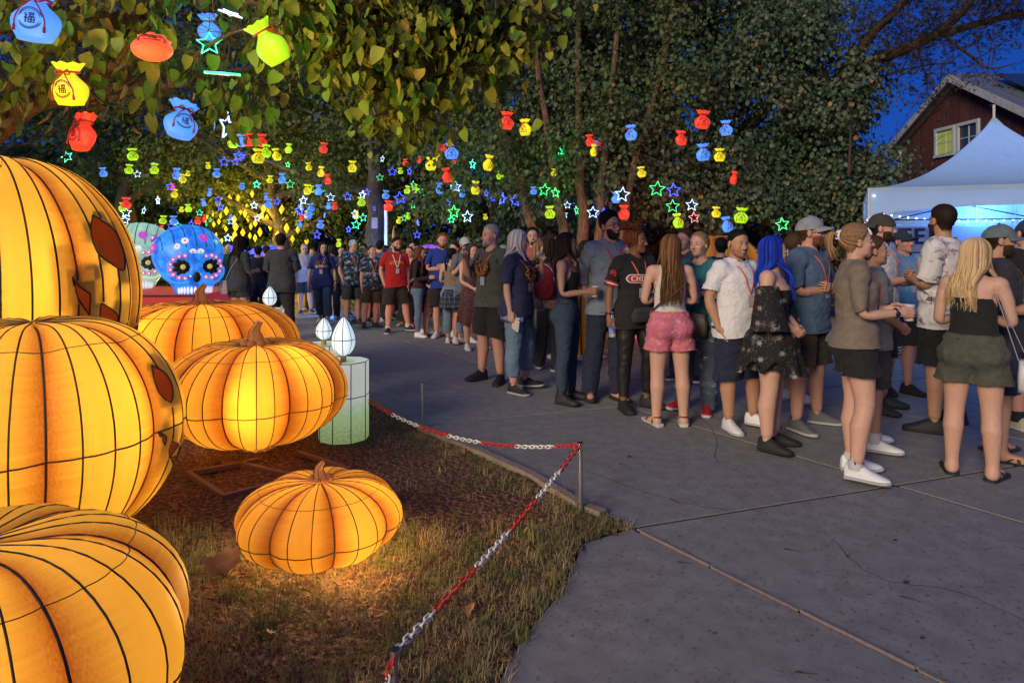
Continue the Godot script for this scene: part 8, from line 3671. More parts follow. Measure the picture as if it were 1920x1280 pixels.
func make_path() -> void:
	# concrete bays laid in two directions, with open joints
	var tex := noise_tex(71,.012,6,1024,[[0.0,.35,.55,.75,1.0],[Color(.84,.83,.82),Color(.91,.9,.89),Color(.94,.93,.92),Color(.97,.97,.96),Color(1,1,1)]])
	var spots := noise_tex(72,.06,3,1024,[[0.0,.2,.25,.5,1.0],[Color(.58,.56,.55),Color(.78,.77,.76),Color(.95,.95,.95),Color(1,1,1),Color(.96,.96,.97)]])
	var shades := []
	for k in 4:
		var m := grain(Color(.25,.246,.232)*[1.0,.93,1.06,.97][k],[.8,.84,.78,.82][k],tex,.42 + .02*k,mats.t_fine,.12,true)
		m.uv1_offset = Vector3(k * .37,0, k * .61)
		m.detail_enabled = true
		m.detail_blend_mode = BaseMaterial3D.BLEND_MODE_MUL
		m.detail_albedo = spots
		m.detail_uv_layer = BaseMaterial3D.DETAIL_UV_1
		shades.append(m)
	var o := Node3D.new()
	put(o, "path")
	o.set_meta("kind", "structure")
	var under := Build.new()
	under.poly([Vector3(-16,-.0055,8),Vector3(20,-.0055,8),Vector3(20,-.0055,-30),Vector3(-16,-.0055,-30)])
	obj("joint_bed", under.mesh(), plain(Color(.012,.01,.009), .95), o)
	var tip: Vector2 = BED[6]
	var e1: Vector2 = (Vector2(1.546,-2.592) - BED[6]).normalized()
	var e2: Vector2 = (Vector2(2.549,-4.511) - BED[6]).normalized()
	var r := RandomNumberGenerator.new()
	r.seed = 9
	var w2 := (Vector2(2.549,-4.511) - BED[6]).length()
	var w1 := 2.55
	for j in range(-11,4):
		for i in range(-6,8):
			var a := tip + e1 * w1 * j + e2 * w2 * i
			var bq := a + e1 * w1
			var mid := a + e1 * w1 * .5 + e2 * w2 * .5
			if mid.y > 3.0 or mid.y < -27.0 or mid.x < -13.0 or mid.x > 15.0:
				continue
			var g := .0095
			var pts := [a + (e1 + e2)*g,a + e1*(w1 - g) + e2*g,a + e1*(w1 - g) + e2*(w2 - g),a + e1*g + e2*(w2 - g)]
			var pieces := [PackedVector2Array(pts)]
			# the bays beside the bed end at its edge
			var bed := PackedVector2Array()
			bed.append_array(PackedVector2Array(BED))
			bed.append(Vector2(-12,3))
			bed.append(Vector2(-12,-8.5))
			var out := []
			for pc in pieces:
				for c in Geometry2D.clip_polygons(pc, bed):
					if not Geometry2D.is_polygon_clockwise(c) or true:
						out.append(c)
			for c in out:
				if c.size() < 3:
					continue
				slab(o, c, r.randf_range(-.001,.001), shades[absi(i * 7 + j * 3) % 4])
	# hair cracks that wander across three bays
	for c in [[Vector2(.524,-4.767),Vector2(.975,-4.281),Vector2(1.319,-4.098)],[Vector2(1.744,-8.545),Vector2(1.715,-5.905),Vector2(1.527,-5.053),Vector2(1.664,-4.61)],[Vector2(1.749,-3.714),Vector2(1.764,-3.305),Vector2(2.081,-3.156),Vector2(2.219,-2.856)]]:
		var cr := Build.new()
		var path := []
		for q in c:
			path.append(Vector3(q.x, .0012, q.y))
		path = smooth_path(path, 9)
		for k in path.size():
			path[k] += Vector3(soft.get_noise_2d(k*.9,1.0),0,soft.get_noise_2d(k*.9,9.0))*.035
		cr.tube(path, [.0022,.003,.0018,.0026], 4, true, .6)
		obj("crack", cr.mesh(), plain(Color(.05,.046,.042), .95), o)
	# the dry timber strip left in the joint that runs towards the camera
	var n := 5
	for k in n:
		var s := Build.new()
		var p0 := tip + e1 * (.06 + k * .49) + e2 * .004
		var p1 := tip + e1 * (.06 + (k + 1) * .49 - .012) + e2 * .004
		var d3 := Vector3(p1.x - p0.x, 0, p1.y - p0.y)
		s.box(Vector3((p0.x + p1.x)*.5,-.002 - .003*(k % 2),(p0.y + p1.y)*.5),Vector3(.016 + .004*(k % 2),.022,d3.length()),Basis.looking_at(d3,Vector3.UP),.002)
		obj("joint_strip", s.mesh(), grain(Color(.24,.2,.165), .9, mats.t_cloth, 9.0), o)


func slab(o: Node3D, c: PackedVector2Array, up: float, m: Material) -> void:
	var b := Build.new()
	var ids := Geometry2D.triangulate_polygon(c)
	var n := c.size()
	var inner := Geometry2D.offset_polygon(c, -.006)
	var top := c
	if inner.size() == 1 and inner[0].size() >= 3:
		top = inner[0]
		ids = Geometry2D.triangulate_polygon(top)
	for p in top:
		b.add(Vector3(p.x, up, p.y), p)
	for t in range(0, ids.size(), 3):
		var x := b.v[ids[t]]
		var q := (b.v[ids[t + 2]] - x).cross(b.v[ids[t + 1]] - x)
		if q.y > 0.0:
			b.tri(ids[t], ids[t + 1], ids[t + 2])
		else:
			b.tri(ids[t], ids[t + 2], ids[t + 1])
	# arrised edges and sides
	var k := top.size()
	var flip := Geometry2D.is_polygon_clockwise(top)
	for i in k:
		var p := top[i]
		var q := top[(i + 1) % k]
		var d := (q - p).normalized()
		var nn := Vector2(d.y, -d.x) * (1.0 if not flip else -1.0)
		var at := b.v.size()
		b.add(Vector3(p.x, up, p.y))
		b.add(Vector3(q.x, up, q.y))
		b.add(Vector3(q.x + nn.x * .003, up - .003, q.y + nn.y * .003))
		b.add(Vector3(p.x + nn.x * .003, up - .003, p.y + nn.y * .003))
		b.add(Vector3(q.x + nn.x * .003, up - .028, q.y + nn.y * .003))
		b.add(Vector3(p.x + nn.x * .003, up - .028, p.y + nn.y * .003))
		if flip:
			b.quad(at, at + 3, at + 2, at + 1)
			b.quad(at + 3, at + 5, at + 4, at + 2)
		else:
			b.quad(at, at + 1, at + 2, at + 3)
			b.quad(at + 3, at + 2, at + 4, at + 5)
	obj("slab", b.mesh(), m, o)


func make_kerb() -> void:
	var o := Node3D.new()
	put(o, "kerb")
	o.set_meta("kind", "structure")
	var m := grain(Color(.3,.235,.17), .85, mats.t_cloth, 3.0, mats.t_fine, .2, true)
	for i in 6:
		var a: Vector2 = BED[i]
		var b: Vector2 = BED[i + 1]
		if i == 5:
			b = a.lerp(b, .45)
		var d := Vector3(b.x - a.x, 0, b.y - a.y)
		var q := Build.new()
		q.box(Vector3((a.x + b.x)*.5,.008,(a.y + b.y)*.5),Vector3(.075,.06,d.length() - .004),Basis.looking_at(d,Vector3.UP),.006)
		obj("kerb_stone", q.mesh(), m, o)


func tuft(r: RandomNumberGenerator, n: int, tall: float, lean: float) -> ArrayMesh:
	var b := Build.new()
	for i in n:
		var a := r.randf() * TAU
		var at := Vector3(r.randfn() * .02,0, r.randfn() * .02)
		var h := tall * r.randf_range(.45,1.15)
		var d := Vector3(cos(a), 0, sin(a))
		var s := Vector3(-d.z, 0, d.x) * .0016
		var k := lean * r.randf_range(.3,1.4)
		var i0 := b.add(at - s)
		b.add(at + s)
		b.add(at + Vector3(0, h * .55,0) + d * h * k * .35 - s * .8)
		b.add(at + Vector3(0, h * .55,0) + d * h * k * .35 + s * .8)
		b.add(at + Vector3(0, h * (1.0 - .25 * k), 0) + d * h * k)
		b.quad(i0, i0 + 2, i0 + 3, i0 + 1)
		b.tri(i0 + 2, i0 + 4, i0 + 3)
	return b.mesh()


func make_grass() -> void:
	var gm := plain(Color(1,1,1), .7)
	gm.vertex_color_use_as_albedo = true
	gm.backlight_enabled = true
	gm.backlight = Color(.5,.5,.5)
	var r := RandomNumberGenerator.new()
	r.seed = 31
	var shapes := [tuft(r, 15,.036,.9), tuft(r, 13,.058,.7), tuft(r, 9,.11,.4)]
	var w := [[], [], []]
	var c := [[], [], []]
	for i in 34000:
		var x := r.randf_range(-4.6,.72)
		var z := -r.randf_range(1.9,7.6)
		var e := in_bed(x, z)
		if e < (.07 if z < -4.3 else -.02) + .03 * r.randf():
			continue
		# thin and worn where feet and lanterns have been, thick along the kerb and in front
		var n := soft.get_noise_2d(x * 1.1 + 3.0, z * 1.1)
		var thick := clampf(.1 + n*.9 + smoothstep(-4.3,-3.2,z)*.75 + smoothstep(.35,.05,e)*.75,0.0,1.0)
		if z < -3.9 and x < -.35 and e > .35:
			thick *= .16 if x > -2.2 else .4
		if r.randf() > thick:
			continue
		var k := 0 if r.randf() < .62 else (1 if r.randf() < .85 else 2)
		if x < -1.3 and z > -4.2 and r.randf() < .3:
			k = 2
		var s := r.randf_range(.65,1.2)
		w[k].append(Transform3D(Basis(Vector3.UP,r.randf()*TAU).scaled(Vector3(s,s*r.randf_range(.7,1.2),s)),Vector3(x,.002 + .022*soft.get_noise_2d(x*1.4,z*1.4),z)))
		var dry := clampf(.45 + .9*soft.get_noise_2d(x*2.3,z*2.3 + 9.0) + r.randf_range(-.3,.3),0.0,1.0)
		c[k].append(Color(.12,.155,.034).lerp(Color(.4,.285,.135),dry)*r.randf_range(.7,1.2))
	for k in 3:
		many("grass", shapes[k], gm, w[k], c[k])
		get_child(get_child_count() - 1).set_meta("label",["short dry grass matted over the bed","medium grass blades on the bed","long green grass blades between the lanterns"][k])
		get_child(get_child_count() - 1).set_meta("category", "grass")


func make_litter() -> void:
	# bark chips and crumbs of leaf on the bare soil, then the fallen leaves one can tell apart
	var r := RandomNumberGenerator.new()
	r.seed = 41
	var chip := Build.new()
	chip.box(Vector3.ZERO, Vector3(1.0,.22,.34), Basis(Vector3(0,0,1), .1), .06)
	var m := plain(Color(1,1,1), .9)
	m.vertex_color_use_as_albedo = true
	var w := []
	var c := []
	for i in 15000:
		var x := r.randf_range(-4.6,.6)
		var z := -r.randf_range(1.9,8.2)
		var e := in_bed(x, z)
		if e < .03:
			continue
		var n := soft.get_noise_2d(x * 1.7 + 30.0, z * 1.7)
		if r.randf() > .45 + n:
			continue
		var s := .006 + .026 * pow(r.randf(), 3.0)
		w.append(Transform3D(Basis.from_euler(Vector3(r.randf_range(-.5,.5),r.randf()*TAU,r.randf_range(-.5,.5))).scaled(Vector3(s,s,s)),Vector3(x,.006 + .022*soft.get_noise_2d(x*1.4,z*1.4),z)))
		c.append(Color(.09,.055,.034).lerp(Color(.34,.2,.11), pow(r.randf(), 2.0)))
	var o := many("mulch", chip.mesh(), m, w, c)
	o.set_meta("label", "bark chips and crumbled leaves on the soil")
	o.set_meta("category", "mulch")
	var shapes := []
	for k in 4:
		shapes.append(dry_leaf(r))
	var lm := [grain(Color(.34,.17,.07),.8,mats.t_vein,4.0),grain(Color(.22,.1,.045),.85,mats.t_vein,4.0),grain(Color(.42,.26,.08),.8,mats.t_vein,4.0)]
	var made := 0
	var tries := 0
	while made < 90 and tries < 4000:
		tries += 1
		var x := r.randf_range(-3.2,.5)
		var z := -r.randf_range(2.3,6.6)
		if in_bed(x, z) < .05:
			continue
		# a few only on the trodden soil, more among the grass
		if z < -4.3 and r.randf() < .6:
			continue
		var s := .22 + .38 * pow(r.randf(), 2.0)
		var hue := r.randi() % 3
		var q := obj("fallen_leaf",shapes[r.randi() % 4],lm[hue],self,Transform3D(Basis.from_euler(Vector3(r.randf_range(-.5,.5),r.randf()*TAU,r.randf_range(-.5,.5))).scaled(Vector3.ONE*s),Vector3(x,.035 + .022*soft.get_noise_2d(x*1.4,z*1.4),z)))
		tag(q,["rust brown","dark brown","yellowish brown"][hue] + " curled fallen leaf on the " + ("trodden soil by the steel frame" if z < -4.3 else "grass near the bottom edge" if z > -3.2 else "grass beside the smallest pumpkin lantern" if x < -.4 else "grass along the path"),"leaf","fallen leaves on the bed")
		made += 1
	var big := obj("fallen_leaf",shapes[0],lm[0],self,Transform3D(Basis.from_euler(Vector3(.2,.5,.25)).scaled(Vector3.ONE*2.4),Vector3(-1.377,.05,-3.279)))
	tag(big,"largest curled brown fallen leaf, left of the smallest pumpkin lantern","leaf")
	# twigs and leaf scraps blown onto the paving
	for t in [[Vector3(1.436,0,-3.587),.4],[Vector3(.999,0,-4.273),1.2],[Vector3(1.069,0,-2.57),.15],[Vector3(.775,0,-4.935),.9],[Vector3(1.782,0,-3.11),.6],[Vector3(.837,0,-3.44),.25]]:
		var b := Build.new()
		var at: Vector3 = t[0]
		var d := Vector3(cos(t[1]), 0, sin(t[1]))
		b.tube(smooth_path([Vector3(0,.006,0),d*.04 + Vector3(0,.009,.008),d*.085 + Vector3(0,.005,0)],4),[.0022,.003,.0026,.002,.0016,.0012,.001,.0008,.0006],5)
		var tw := obj("twig",b.mesh(),plain(Color(.045,.03,.024),.9),self,Transform3D(Basis(),at))
		tag(tw,"small dark twig lying on the concrete path","twig","twigs blown onto the path")
	for t in [[Vector3(1.876,0,-3.229),.02],[Vector3(2.081,0,-3.681),.016],[Vector3(1.73,0,-3.498),.012],[Vector3(1.681,0,-2.781),.014],[Vector3(.84,0,-2.818),.01],[Vector3(.877,0,-5.078),.02]]:
		var q := obj("leaf_scrap",shapes[2],plain(Color(.035,.026,.022),.9),self,Transform3D(Basis(Vector3.UP,t[1]*90.0).scaled(Vector3.ONE*float(t[1])*14.0),t[0] + Vector3(0,.006,0)))
		tag(q,"dark scrap of leaf flat on the concrete path","leaf scrap","leaf scraps on the path")


func dry_leaf(r: RandomNumberGenerator) -> ArrayMesh:
	var b := Build.new()
	var n := 7
	var cu := r.randf_range(.5,1.4)
	for i in n + 1:
		var t := float(i) / n
		var w := .045*pow(sin(PI*clampf(t,.02,.98)),.7)*(1.0 + .25*sin(t*22.0 + cu))
		for s in [-1.0,-.5,0.0,.5,1.0]:
			b.add(Vector3(s*w,absf(s)*w*cu*.6 + .03*cu*t*t + .006*sin(t*17.0 + s*3.0),(t - .5)*.12),Vector2(.5 + s*.5,t))
	for i in n:
		for s in 4:
			var a := i * 5 + s
			b.quad(a, a + 5, a + 6, a + 1)
	return b.mesh()


# ---- chain and posts
func make_chain_fence() -> void:
	var posts := [[Vector3(-.763,0,-5.823),.4,.01,"thin steel post of the chain, furthest along the kerb"],[Vector3(.414,0,-4.058),.42,.016,"steel post where the chain turns, at the corner of the bed"],[Vector3(-.399,0,-2.333),.235,.013,"short steel post at the bottom edge, nearest the camera"]]
	var tops := []
	for p in posts:
		var at: Vector3 = p[0]
		var o := thing("chain_post", p[3], "post", at, .4, "posts of the red and white chain")
		var b := Build.new()
		var lean := Vector3(-.008, p[1], 0.0)
		b.tube([Vector3(0,-.05,0), lean], [p[2]], 4, true)
		obj("shaft", b.mesh(), mats.steel, o)
		var c := Build.new()
		c.box(lean + Vector3(0,.002,0),Vector3(p[2]*2.0,.006,p[2]*2.0),Basis(Vector3.UP,.75),.001)
		obj("top_plate", c.mesh(), mats.black_plastic, o)
		tops.append(at + lean + Vector3(0,-.012,0))
	var link := Build.new()
	var loop := []
	for k in 17:
		var a := TAU * k / 16
		loop.append(Vector3(cos(a) * .0115, sin(a) * .0115 + signf(sin(a)) * .009,0))
	link.tube(loop, [.004], 6, false)
	var lm := link.mesh()
	var red := plain(Color(.52,.018,.014), .38)
	var white := plain(Color(.66,.65,.62), .38)
	var runs := [[Vector3(-1.176,.308,-5.55),tops[1],.13,"red and white plastic chain sagging along the kerb to the corner post"],[tops[1],tops[2],.035,"red and white plastic chain from the corner post towards the camera"],[tops[2],tops[2] + Vector3(-.05,-.3,.3),0.0,"white end of the plastic chain hanging at the nearest post"]]
	for run in runs:
		var o := thing("plastic_chain", run[3], "chain", run[0])
		var path := sag(run[0], run[1], run[2], 200)
		var long := 0.0
		for i in 200:
			long += path[i].distance_to(path[i + 1])
		var n := int(long / .033)
		var walked := 0.0
		var i := 0
		for k in n:
			var want := (k + .5) * long / n
			while i < 199 and walked + path[i].distance_to(path[i + 1]) < want:
				walked += path[i].distance_to(path[i + 1])
				i += 1
			var d: Vector3 = (path[i + 1] - path[i]).normalized()
			var bs := along(d) * Basis(Vector3.UP, PI * .25 + (PI * .5 if k % 2 else 0.0))
			var col := int(k / 10) % 2 == 0
			if run == runs[2]:
				col = k < 2
			obj("link", lm, red if col else white, o, Transform3D(bs, path[i] - run[0]))


# ---- barn, tent and what glows far back
func make_house() -> void:
	# a red barn: its gable looks left, along the path, its ridge runs away to the right
	var o := thing("barn","dark red boarded barn with white trim and one lit window, behind the tent","building")
	var gx := 13.15
	var near := -16.8
	var far := -23.0
	var eave := 4.6
	var mid := (near + far) * .5
	var pitch := .53
	var roof_at := func(z: float) -> float: return 6.35 - pitch * absf(z - mid)
	var wall := grain(Color(.085,.022,.022), .85, mats.t_cloth, 1.2, mats.t_fine, .3)
	var wall2 := grain(Color(.07,.018,.019), .85, mats.t_cloth, 1.4, mats.t_fine, .3)
	var wall3 := grain(Color(.098,.027,.025), .85, mats.t_cloth, 1.3, mats.t_fine, .3)
	# the core behind the boards
	var core := Build.new()
	core.box(Vector3(gx + 4.1, eave * .5, mid), Vector3(8.0, eave - .02, near - far - .1))
	obj("core_wall", core.mesh(), wall2, o)
	# boards, each from the ground to the roof line, with the window opening left between them
	var n := 34
	var step := (near - far) / n
	var r := RandomNumberGenerator.new()
	r.seed = 3
	var wz := -20.6
	var w_half := .44
	for i in n:
		var z0 := far + i * step
		var zm := z0 + step * .5
		var top: float = roof_at.call(zm) - .12
		var segs := [[0.0, top]]
		if absf(zm - wz) < w_half or absf(zm - (wz + 1.05)) < w_half:
			segs = [[0.0,4.13], [4.93, top]]
		for s in segs:
			if s[1] - s[0] < .05:
				continue
			var b := Build.new()
			var ta_: float = roof_at.call(z0) - .12 if s[1] == top else s[1]
			var tb_: float = roof_at.call(z0 + step) - .12 if s[1] == top else s[1]
			var out := gx + r.randf_range(-.006,.006)
			var k := .008
			# a sloped-top board with a shadow gap on each side
			var p := [Vector3(out,s[0],z0 + k),Vector3(out,ta_,z0 + k),Vector3(out,tb_,z0 + step - k),Vector3(out,s[0],z0 + step - k)]
			b.poly(p, Vector3.LEFT)
			for e in [[0,1, Vector3(0,0,-1)], [2,3, Vector3(0,0,1)], [1,2, Vector3.UP]]:
				b.poly([p[e[0]],p[e[1]],p[e[1]] + Vector3(.03,0,0),p[e[0]] + Vector3(.03,0,0)],e[2])
			obj("wall_board", b.mesh(), [wall, wall2, wall3][r.randi() % 3], o)
	var back := Build.new()
	for i in 24:
		var z0 := lerpf(far, near, i / 24.0)
		var z1 := lerpf(far, near, (i + 1) / 24.0)
		back.poly([Vector3(gx + .035,0,z0),Vector3(gx + .035,roof_at.call(z0) - .14,z0),Vector3(gx + .035,roof_at.call(z1) - .14,z1),Vector3(gx + .035,0,z1)],Vector3.LEFT)
	obj("back_wall", back.mesh(), plain(Color(.02,.008,.008), .9), o)
	# roof sheets with standing ribs, overhanging the gable
	var tin := plain(Color(.16,.18,.2), .42,.35)
	var x0 := gx - .36
	for side in [-1.0,1.0]:
		var half := (near - far) * .5 + .22
		for k in 16:
			var b := Build.new()
			var xa := x0 + k * .58
			for i in 9:
				var t := i / 8.0
				var prof: float = [0.0,.03,0.0,0.0][i % 4]
				b.add(Vector3(xa + .575 * t, 6.43 + prof, mid))
				b.add(Vector3(xa + .575 * t, 6.43 + prof - pitch * half, mid + side * half))
			for i in 8:
				if side > 0:
					b.quad(i * 2, i * 2 + 2, i * 2 + 3, i * 2 + 1)
				else:
					b.quad(i * 2, i * 2 + 1, i * 2 + 3, i * 2 + 2)
			obj("roof_sheet", b.mesh(), tin, o)
		# fascia board along the gable, soffit behind it
		var f := Build.new()
		var d := Vector3(0,-pitch, side).normalized()
		var len_ := half * sqrt(1.0 + pitch * pitch)
		f.box(Vector3(x0,6.31,mid) + d*len_*.5,Vector3(.05,.2,len_),Basis.looking_at(d,Vector3.UP),.004)
		obj("fascia", f.mesh(), grain(Color(.42,.44,.47), .6, mats.t_cloth, 1.0), o)
		var s := Build.new()
		s.box(Vector3((x0 + gx)*.5 + .03,6.27,mid) + d*len_*.5,Vector3(gx - x0 - .06,.02,len_),Basis.looking_at(d,Vector3.UP))
		obj("soffit", s.mesh(), grain(Color(.36,.31,.28), .7, mats.t_cloth, 1.0), o)
		var g := Build.new()
		g.box(Vector3(x0 + 4.6,6.33 - pitch*half,mid + side*half),Vector3(9.2,.12,.1),Basis(),.01)
		obj("gutter", g.mesh(), plain(Color(.4,.42,.45), .5), o)
	# solar panels on the near slope
	for k in 3:
		var b := Build.new()
		var d := Vector3(0,-pitch, 1).normalized()
		b.box(Vector3(gx + .9 + k*1.08,6.66,mid) + d*1.9,Vector3(1.02,.05,1.9),Basis.looking_at(d,Vector3.UP),.01)
		obj("solar_panel", b.mesh(), plain(Color(.02,.03,.06), .25), o)
	# windows: white frames, small panes; the left one is lit
	for w in 2:
		var z := wz + w * 1.05
		var fr := Build.new()
		for e in [[Vector3(0,.4,0),Vector3(.09,.1,.96)],[Vector3(0,-.41,0),Vector3(.12,.09,1.0)]]:
			fr.box(Vector3(gx - .012,4.53, z) + e[0], e[1], Basis(), .008)
		for s in [-1.0,1.0]:
			fr.box(Vector3(gx - .01,4.525,z + s*.43),Vector3(.085,.715,.1),Basis(),.008)
		var wo := obj("window", fr.mesh(), plain(Color(.4,.45,.5), .5), o)
		for i in 2:
			for j in 2:
				var p := Build.new()
				p.box(Vector3(gx + .022,4.525 + (i - .5)*.345,z + (j - .5)*.37),Vector3(.006,.325,.35))
				obj("pane",p.mesh(),glow(Color(.4,.46,.1),.3,.2) if w == 0 else plain(Color(.03,.04,.06),.1),wo)
		var mu := Build.new()
		mu.box(Vector3(gx + .012,4.525, z), Vector3(.03,.7,.022))
		mu.box(Vector3(gx + .01,4.525, z), Vector3(.03,.022,.76))
		obj("glazing_bar", mu.mesh(), plain(Color(.4,.45,.5), .5), wo)
	var cb := Build.new()
	cb.box(Vector3(gx - .02,2.3, far + .05), Vector3(.12,4.6,.12), Basis(), .01)
	obj("corner_board", cb.mesh(), plain(Color(.4,.42,.45), .6), o)


func make_tent() -> void:
	var corner := Vector3(4.15,0,-7.9)
	var u := Vector3(.894,0,.447)
	var v := Vector3(.447,0,-.894)
	var s := 2.85
	var mid := corner + (u + v) * s * .5
	var o := thing("canopy_tent","white peaked canopy tent with a lettered back wall and fairy lights, right","tent",mid)
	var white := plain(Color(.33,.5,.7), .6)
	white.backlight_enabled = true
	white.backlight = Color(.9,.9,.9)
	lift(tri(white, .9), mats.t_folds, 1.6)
	var cs := [corner - mid,corner + u*s - mid,corner + (u + v)*s - mid,corner + v*s - mid]
	var eave := 2.22
	for k in 4:
		var a: Vector3 = cs[k]
		var b: Vector3 = cs[(k + 1) % 4]
		var m := Build.new()
		var rows := 16
		var cols := 16
		for i in rows + 1:
			var t := float(i) / rows
			# drawn up to the mast in a hollow curve
			var h := eave
			h = eave + (3.14 - eave) * pow(1.0 - t, 1.95)
			for j in cols + 1:
				var q := a.lerp(b, float(j) / cols)
				var sagging := -.05*t*sin(PI*j/cols)*(1.0 - t) + .012*sin(j*2.4)*t*(1.0 - t)*4.0
				m.add(Vector3(q.x*maxf(t,.015),h + sagging,q.z*maxf(t,.015)),Vector2(float(j)/cols,t))
		for i in rows:
			for j in cols:
				var e := i * (cols + 1) + j
				m.quad(e, e + 1, e + cols + 2, e + cols + 1)
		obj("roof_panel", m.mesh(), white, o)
		var vl := Build.new()
		for i in 6:
			for j in 25:
				var q := a.lerp(b, j / 24.0)
				var x := j / 24.0
				var drop := .22 + .1 * pow(absf(x - .5) * 2.0,2.0)
				var nn := (b - a).cross(Vector3.UP).normalized()
				vl.add(q + Vector3(0,eave - drop*i/5.0 - .004,0) + nn*(.01 + .008*sin(j*1.3)*i/5.0))
		for i in 5:
			for j in 24:
				var e := i * 25 + j
				vl.quad(e, e + 1, e + 26, e + 25)
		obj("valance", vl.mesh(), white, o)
		var rail := Build.new()
		rail.tube([a*.99 + Vector3(0,eave - .03,0),b*.99 + Vector3(0,eave - .03,0)],[.022],8)
		obj("eave_rail", rail.mesh(), mats.steel, o)
		var leg := Build.new()
		leg.box(a*.985 + Vector3(0,eave*.5,0),Vector3(.045,eave,.045),Basis(Vector3.UP,.35),.004)
		obj("leg", leg.mesh(), mats.white_plastic, o)
	var mast := Build.new()
	mast.tube([Vector3(0,3.0,0), Vector3(0,3.31,0)], [.016], 8)
	obj("mast_tip", mast.mesh(), plain(Color(.45,.45,.42), .6), o)
	# back wall of sheeting inside, with a paler seam every half metre
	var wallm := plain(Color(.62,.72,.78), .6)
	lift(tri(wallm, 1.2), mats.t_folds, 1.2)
	wallm.backlight_enabled = true
	wallm.backlight = Color(.4,.4,.4)
	var p0: Vector3 = cs[3] * .97
	var p1: Vector3 = cs[2] * .97
	var inward: Vector3 = (corner - mid + u * s * .5) - (cs[3] + cs[2]) * .5
	inward = inward.normalized()
	for k in 6:
		var w := Build.new()
		for i in 7:
			for j in 5:
				var q := p0.lerp(p1, (k + j / 4.0) / 6.0)
				w.add(q + Vector3(0,.75 + 1.42*i/6.0,0) + inward*(.012*sin(PI*j/4.0) + .008*sin(i*1.7 + k)))
		for i in 6:
			for j in 4:
				var e := i * 5 + j
				w.quad(e, e + 1, e + 6, e + 5)
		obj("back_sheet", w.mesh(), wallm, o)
		var sm := Build.new()
		var q0: Vector3 = p0.lerp(p1, k / 6.0) + inward * .012
		sm.box(q0 + Vector3(0,1.45,0),Vector3(.014,1.42,.008),Basis(Vector3.UP,atan2(-u.z,u.x)))
		obj("sheet_seam", sm.mesh(), mats.white_plastic, o)
	# counter under it
	var ct := Build.new()
	ct.box((p0 + p1)*.5 + inward*.5 + Vector3(0,.4,0),Vector3(2.5,.78,.7),Basis(Vector3.UP,atan2(-u.z,u.x)),.01)
	var z := printed("zigzag", 3.0)
	z.heightmap_enabled = false
	var table := obj("covered_table", ct.mesh(), z, self, Transform3D(Basis(), mid))
	tag(table, "table under a black cloth with white zigzags inside the tent", "table")
	# the sign: dark letters in a frame of black rod
	var sg := thing("rod_framed_sign","white banner with big dark capitals in a black rod frame, inside the tent","sign",mid + (p0 + p1)*.5 + inward*.16 + Vector3(0,1.66,0),atan2(-u.z,u.x))
	var bn := Build.new()
	bn.box(Vector3(-.2,-.005,0), Vector3(1.75,.3,.012), Basis(), .002)
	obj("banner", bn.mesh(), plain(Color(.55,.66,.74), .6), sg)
	var ink := plain(Color(.022,.035,.055), .6)
	for part in [["TELL", -.985,.235], ["S", .395,.235]]:
		var tm := TextMesh.new()
		var sf := SystemFont.new()
		sf.font_names = PackedStringArray(["Droid Sans"])
		sf.font_weight = 700
		tm.font = sf
		tm.text = part[0]
		tm.font_size = 64
		tm.pixel_size = part[2] / 46.0
		tm.depth = .008
		tm.horizontal_alignment = HORIZONTAL_ALIGNMENT_LEFT
		obj("lettering", tm, ink, sg, Transform3D(Basis(), Vector3(part[1], -.005,.011)))
	var rod := Build.new()
	var loop := [Vector3(-1.1,-.24,.02),Vector3(-1.1,.2,.02),Vector3(-1.06,.24,.02),Vector3(.68,.24,.02),Vector3(.72,.2,.02),Vector3(.72,-.24,.02),Vector3(-1.1,-.24,.02)]
	rod.tube(loop, [.01], 6, false)
	rod.tube([Vector3(-1.06,.24,.02),Vector3(-.2,.46,.03),Vector3(.68,.24,.02)],[.009],6)
	rod.tube([Vector3(-1.06,-.24,.02),Vector3(-.2,-.4,.03),Vector3(.68,-.24,.02)],[.009],6)
	obj("rod_frame", rod.mesh(), mats.black_plastic, sg)
	# fairy lights along the eaves and across the back
	var led := Build.new()
	led.ball(Vector3.ZERO, Vector3.ONE * .011,8,6)
	var lm := led.mesh()
	var lg := glow(Color(.55,.78,1.0), 9.0)
	var fl := thing("fairy_lights","string of cold white fairy lights sagging along the tent's back wall","fairy lights",mid)
	var wire := Build.new()
	for run in [[p0 + Vector3(0,2.05,0),p1 + Vector3(0,2.05,0),.16,26],[p0 + Vector3(0,1.92,0),p1 + Vector3(0,1.78,0),.22,20],[cs[3]*.96 + Vector3(0,2.14,0),cs[0]*.96 + Vector3(0,2.14,0),.1,16]]:
		var path := sag(run[0] + inward * .07, run[1] + inward * .07, run[2], run[3])
		wire.tube(path, [.003], 4)
		for p in path:
			obj("led", lm, lg, fl, Transform3D(Basis(), p + Vector3(0,-.014,0)))
	obj("cord", wire.mesh(), mats.white_plastic, fl)
	# the LED tube at the eave that lights the sheeting
	var tb := Build.new()
	var t0: Vector3 = p0.lerp(p1,.45) + Vector3(0,2.13,0) + inward * .22
	var t1: Vector3 = p0.lerp(p1,.97) + Vector3(0,2.13,0) + inward * .22
	tb.tube([t0, t1], [.016], 8)
	var tube := obj("led_tube",tb.mesh(),glow(Color(.55,.8,1.0),2.2),self,Transform3D(Basis(),mid))
	tag(tube, "cold white light tube under the tent's rear eave", "light tube")
	for k in 2:
		lamp(tube,Color(.3,.58,1.0),1.0,.06,t0.lerp(t1,.12 + .7*k) + inward*.06 + Vector3(0,-.05,0))
	# clear sheeting rolled down at the left side
	var sh := Build.new()
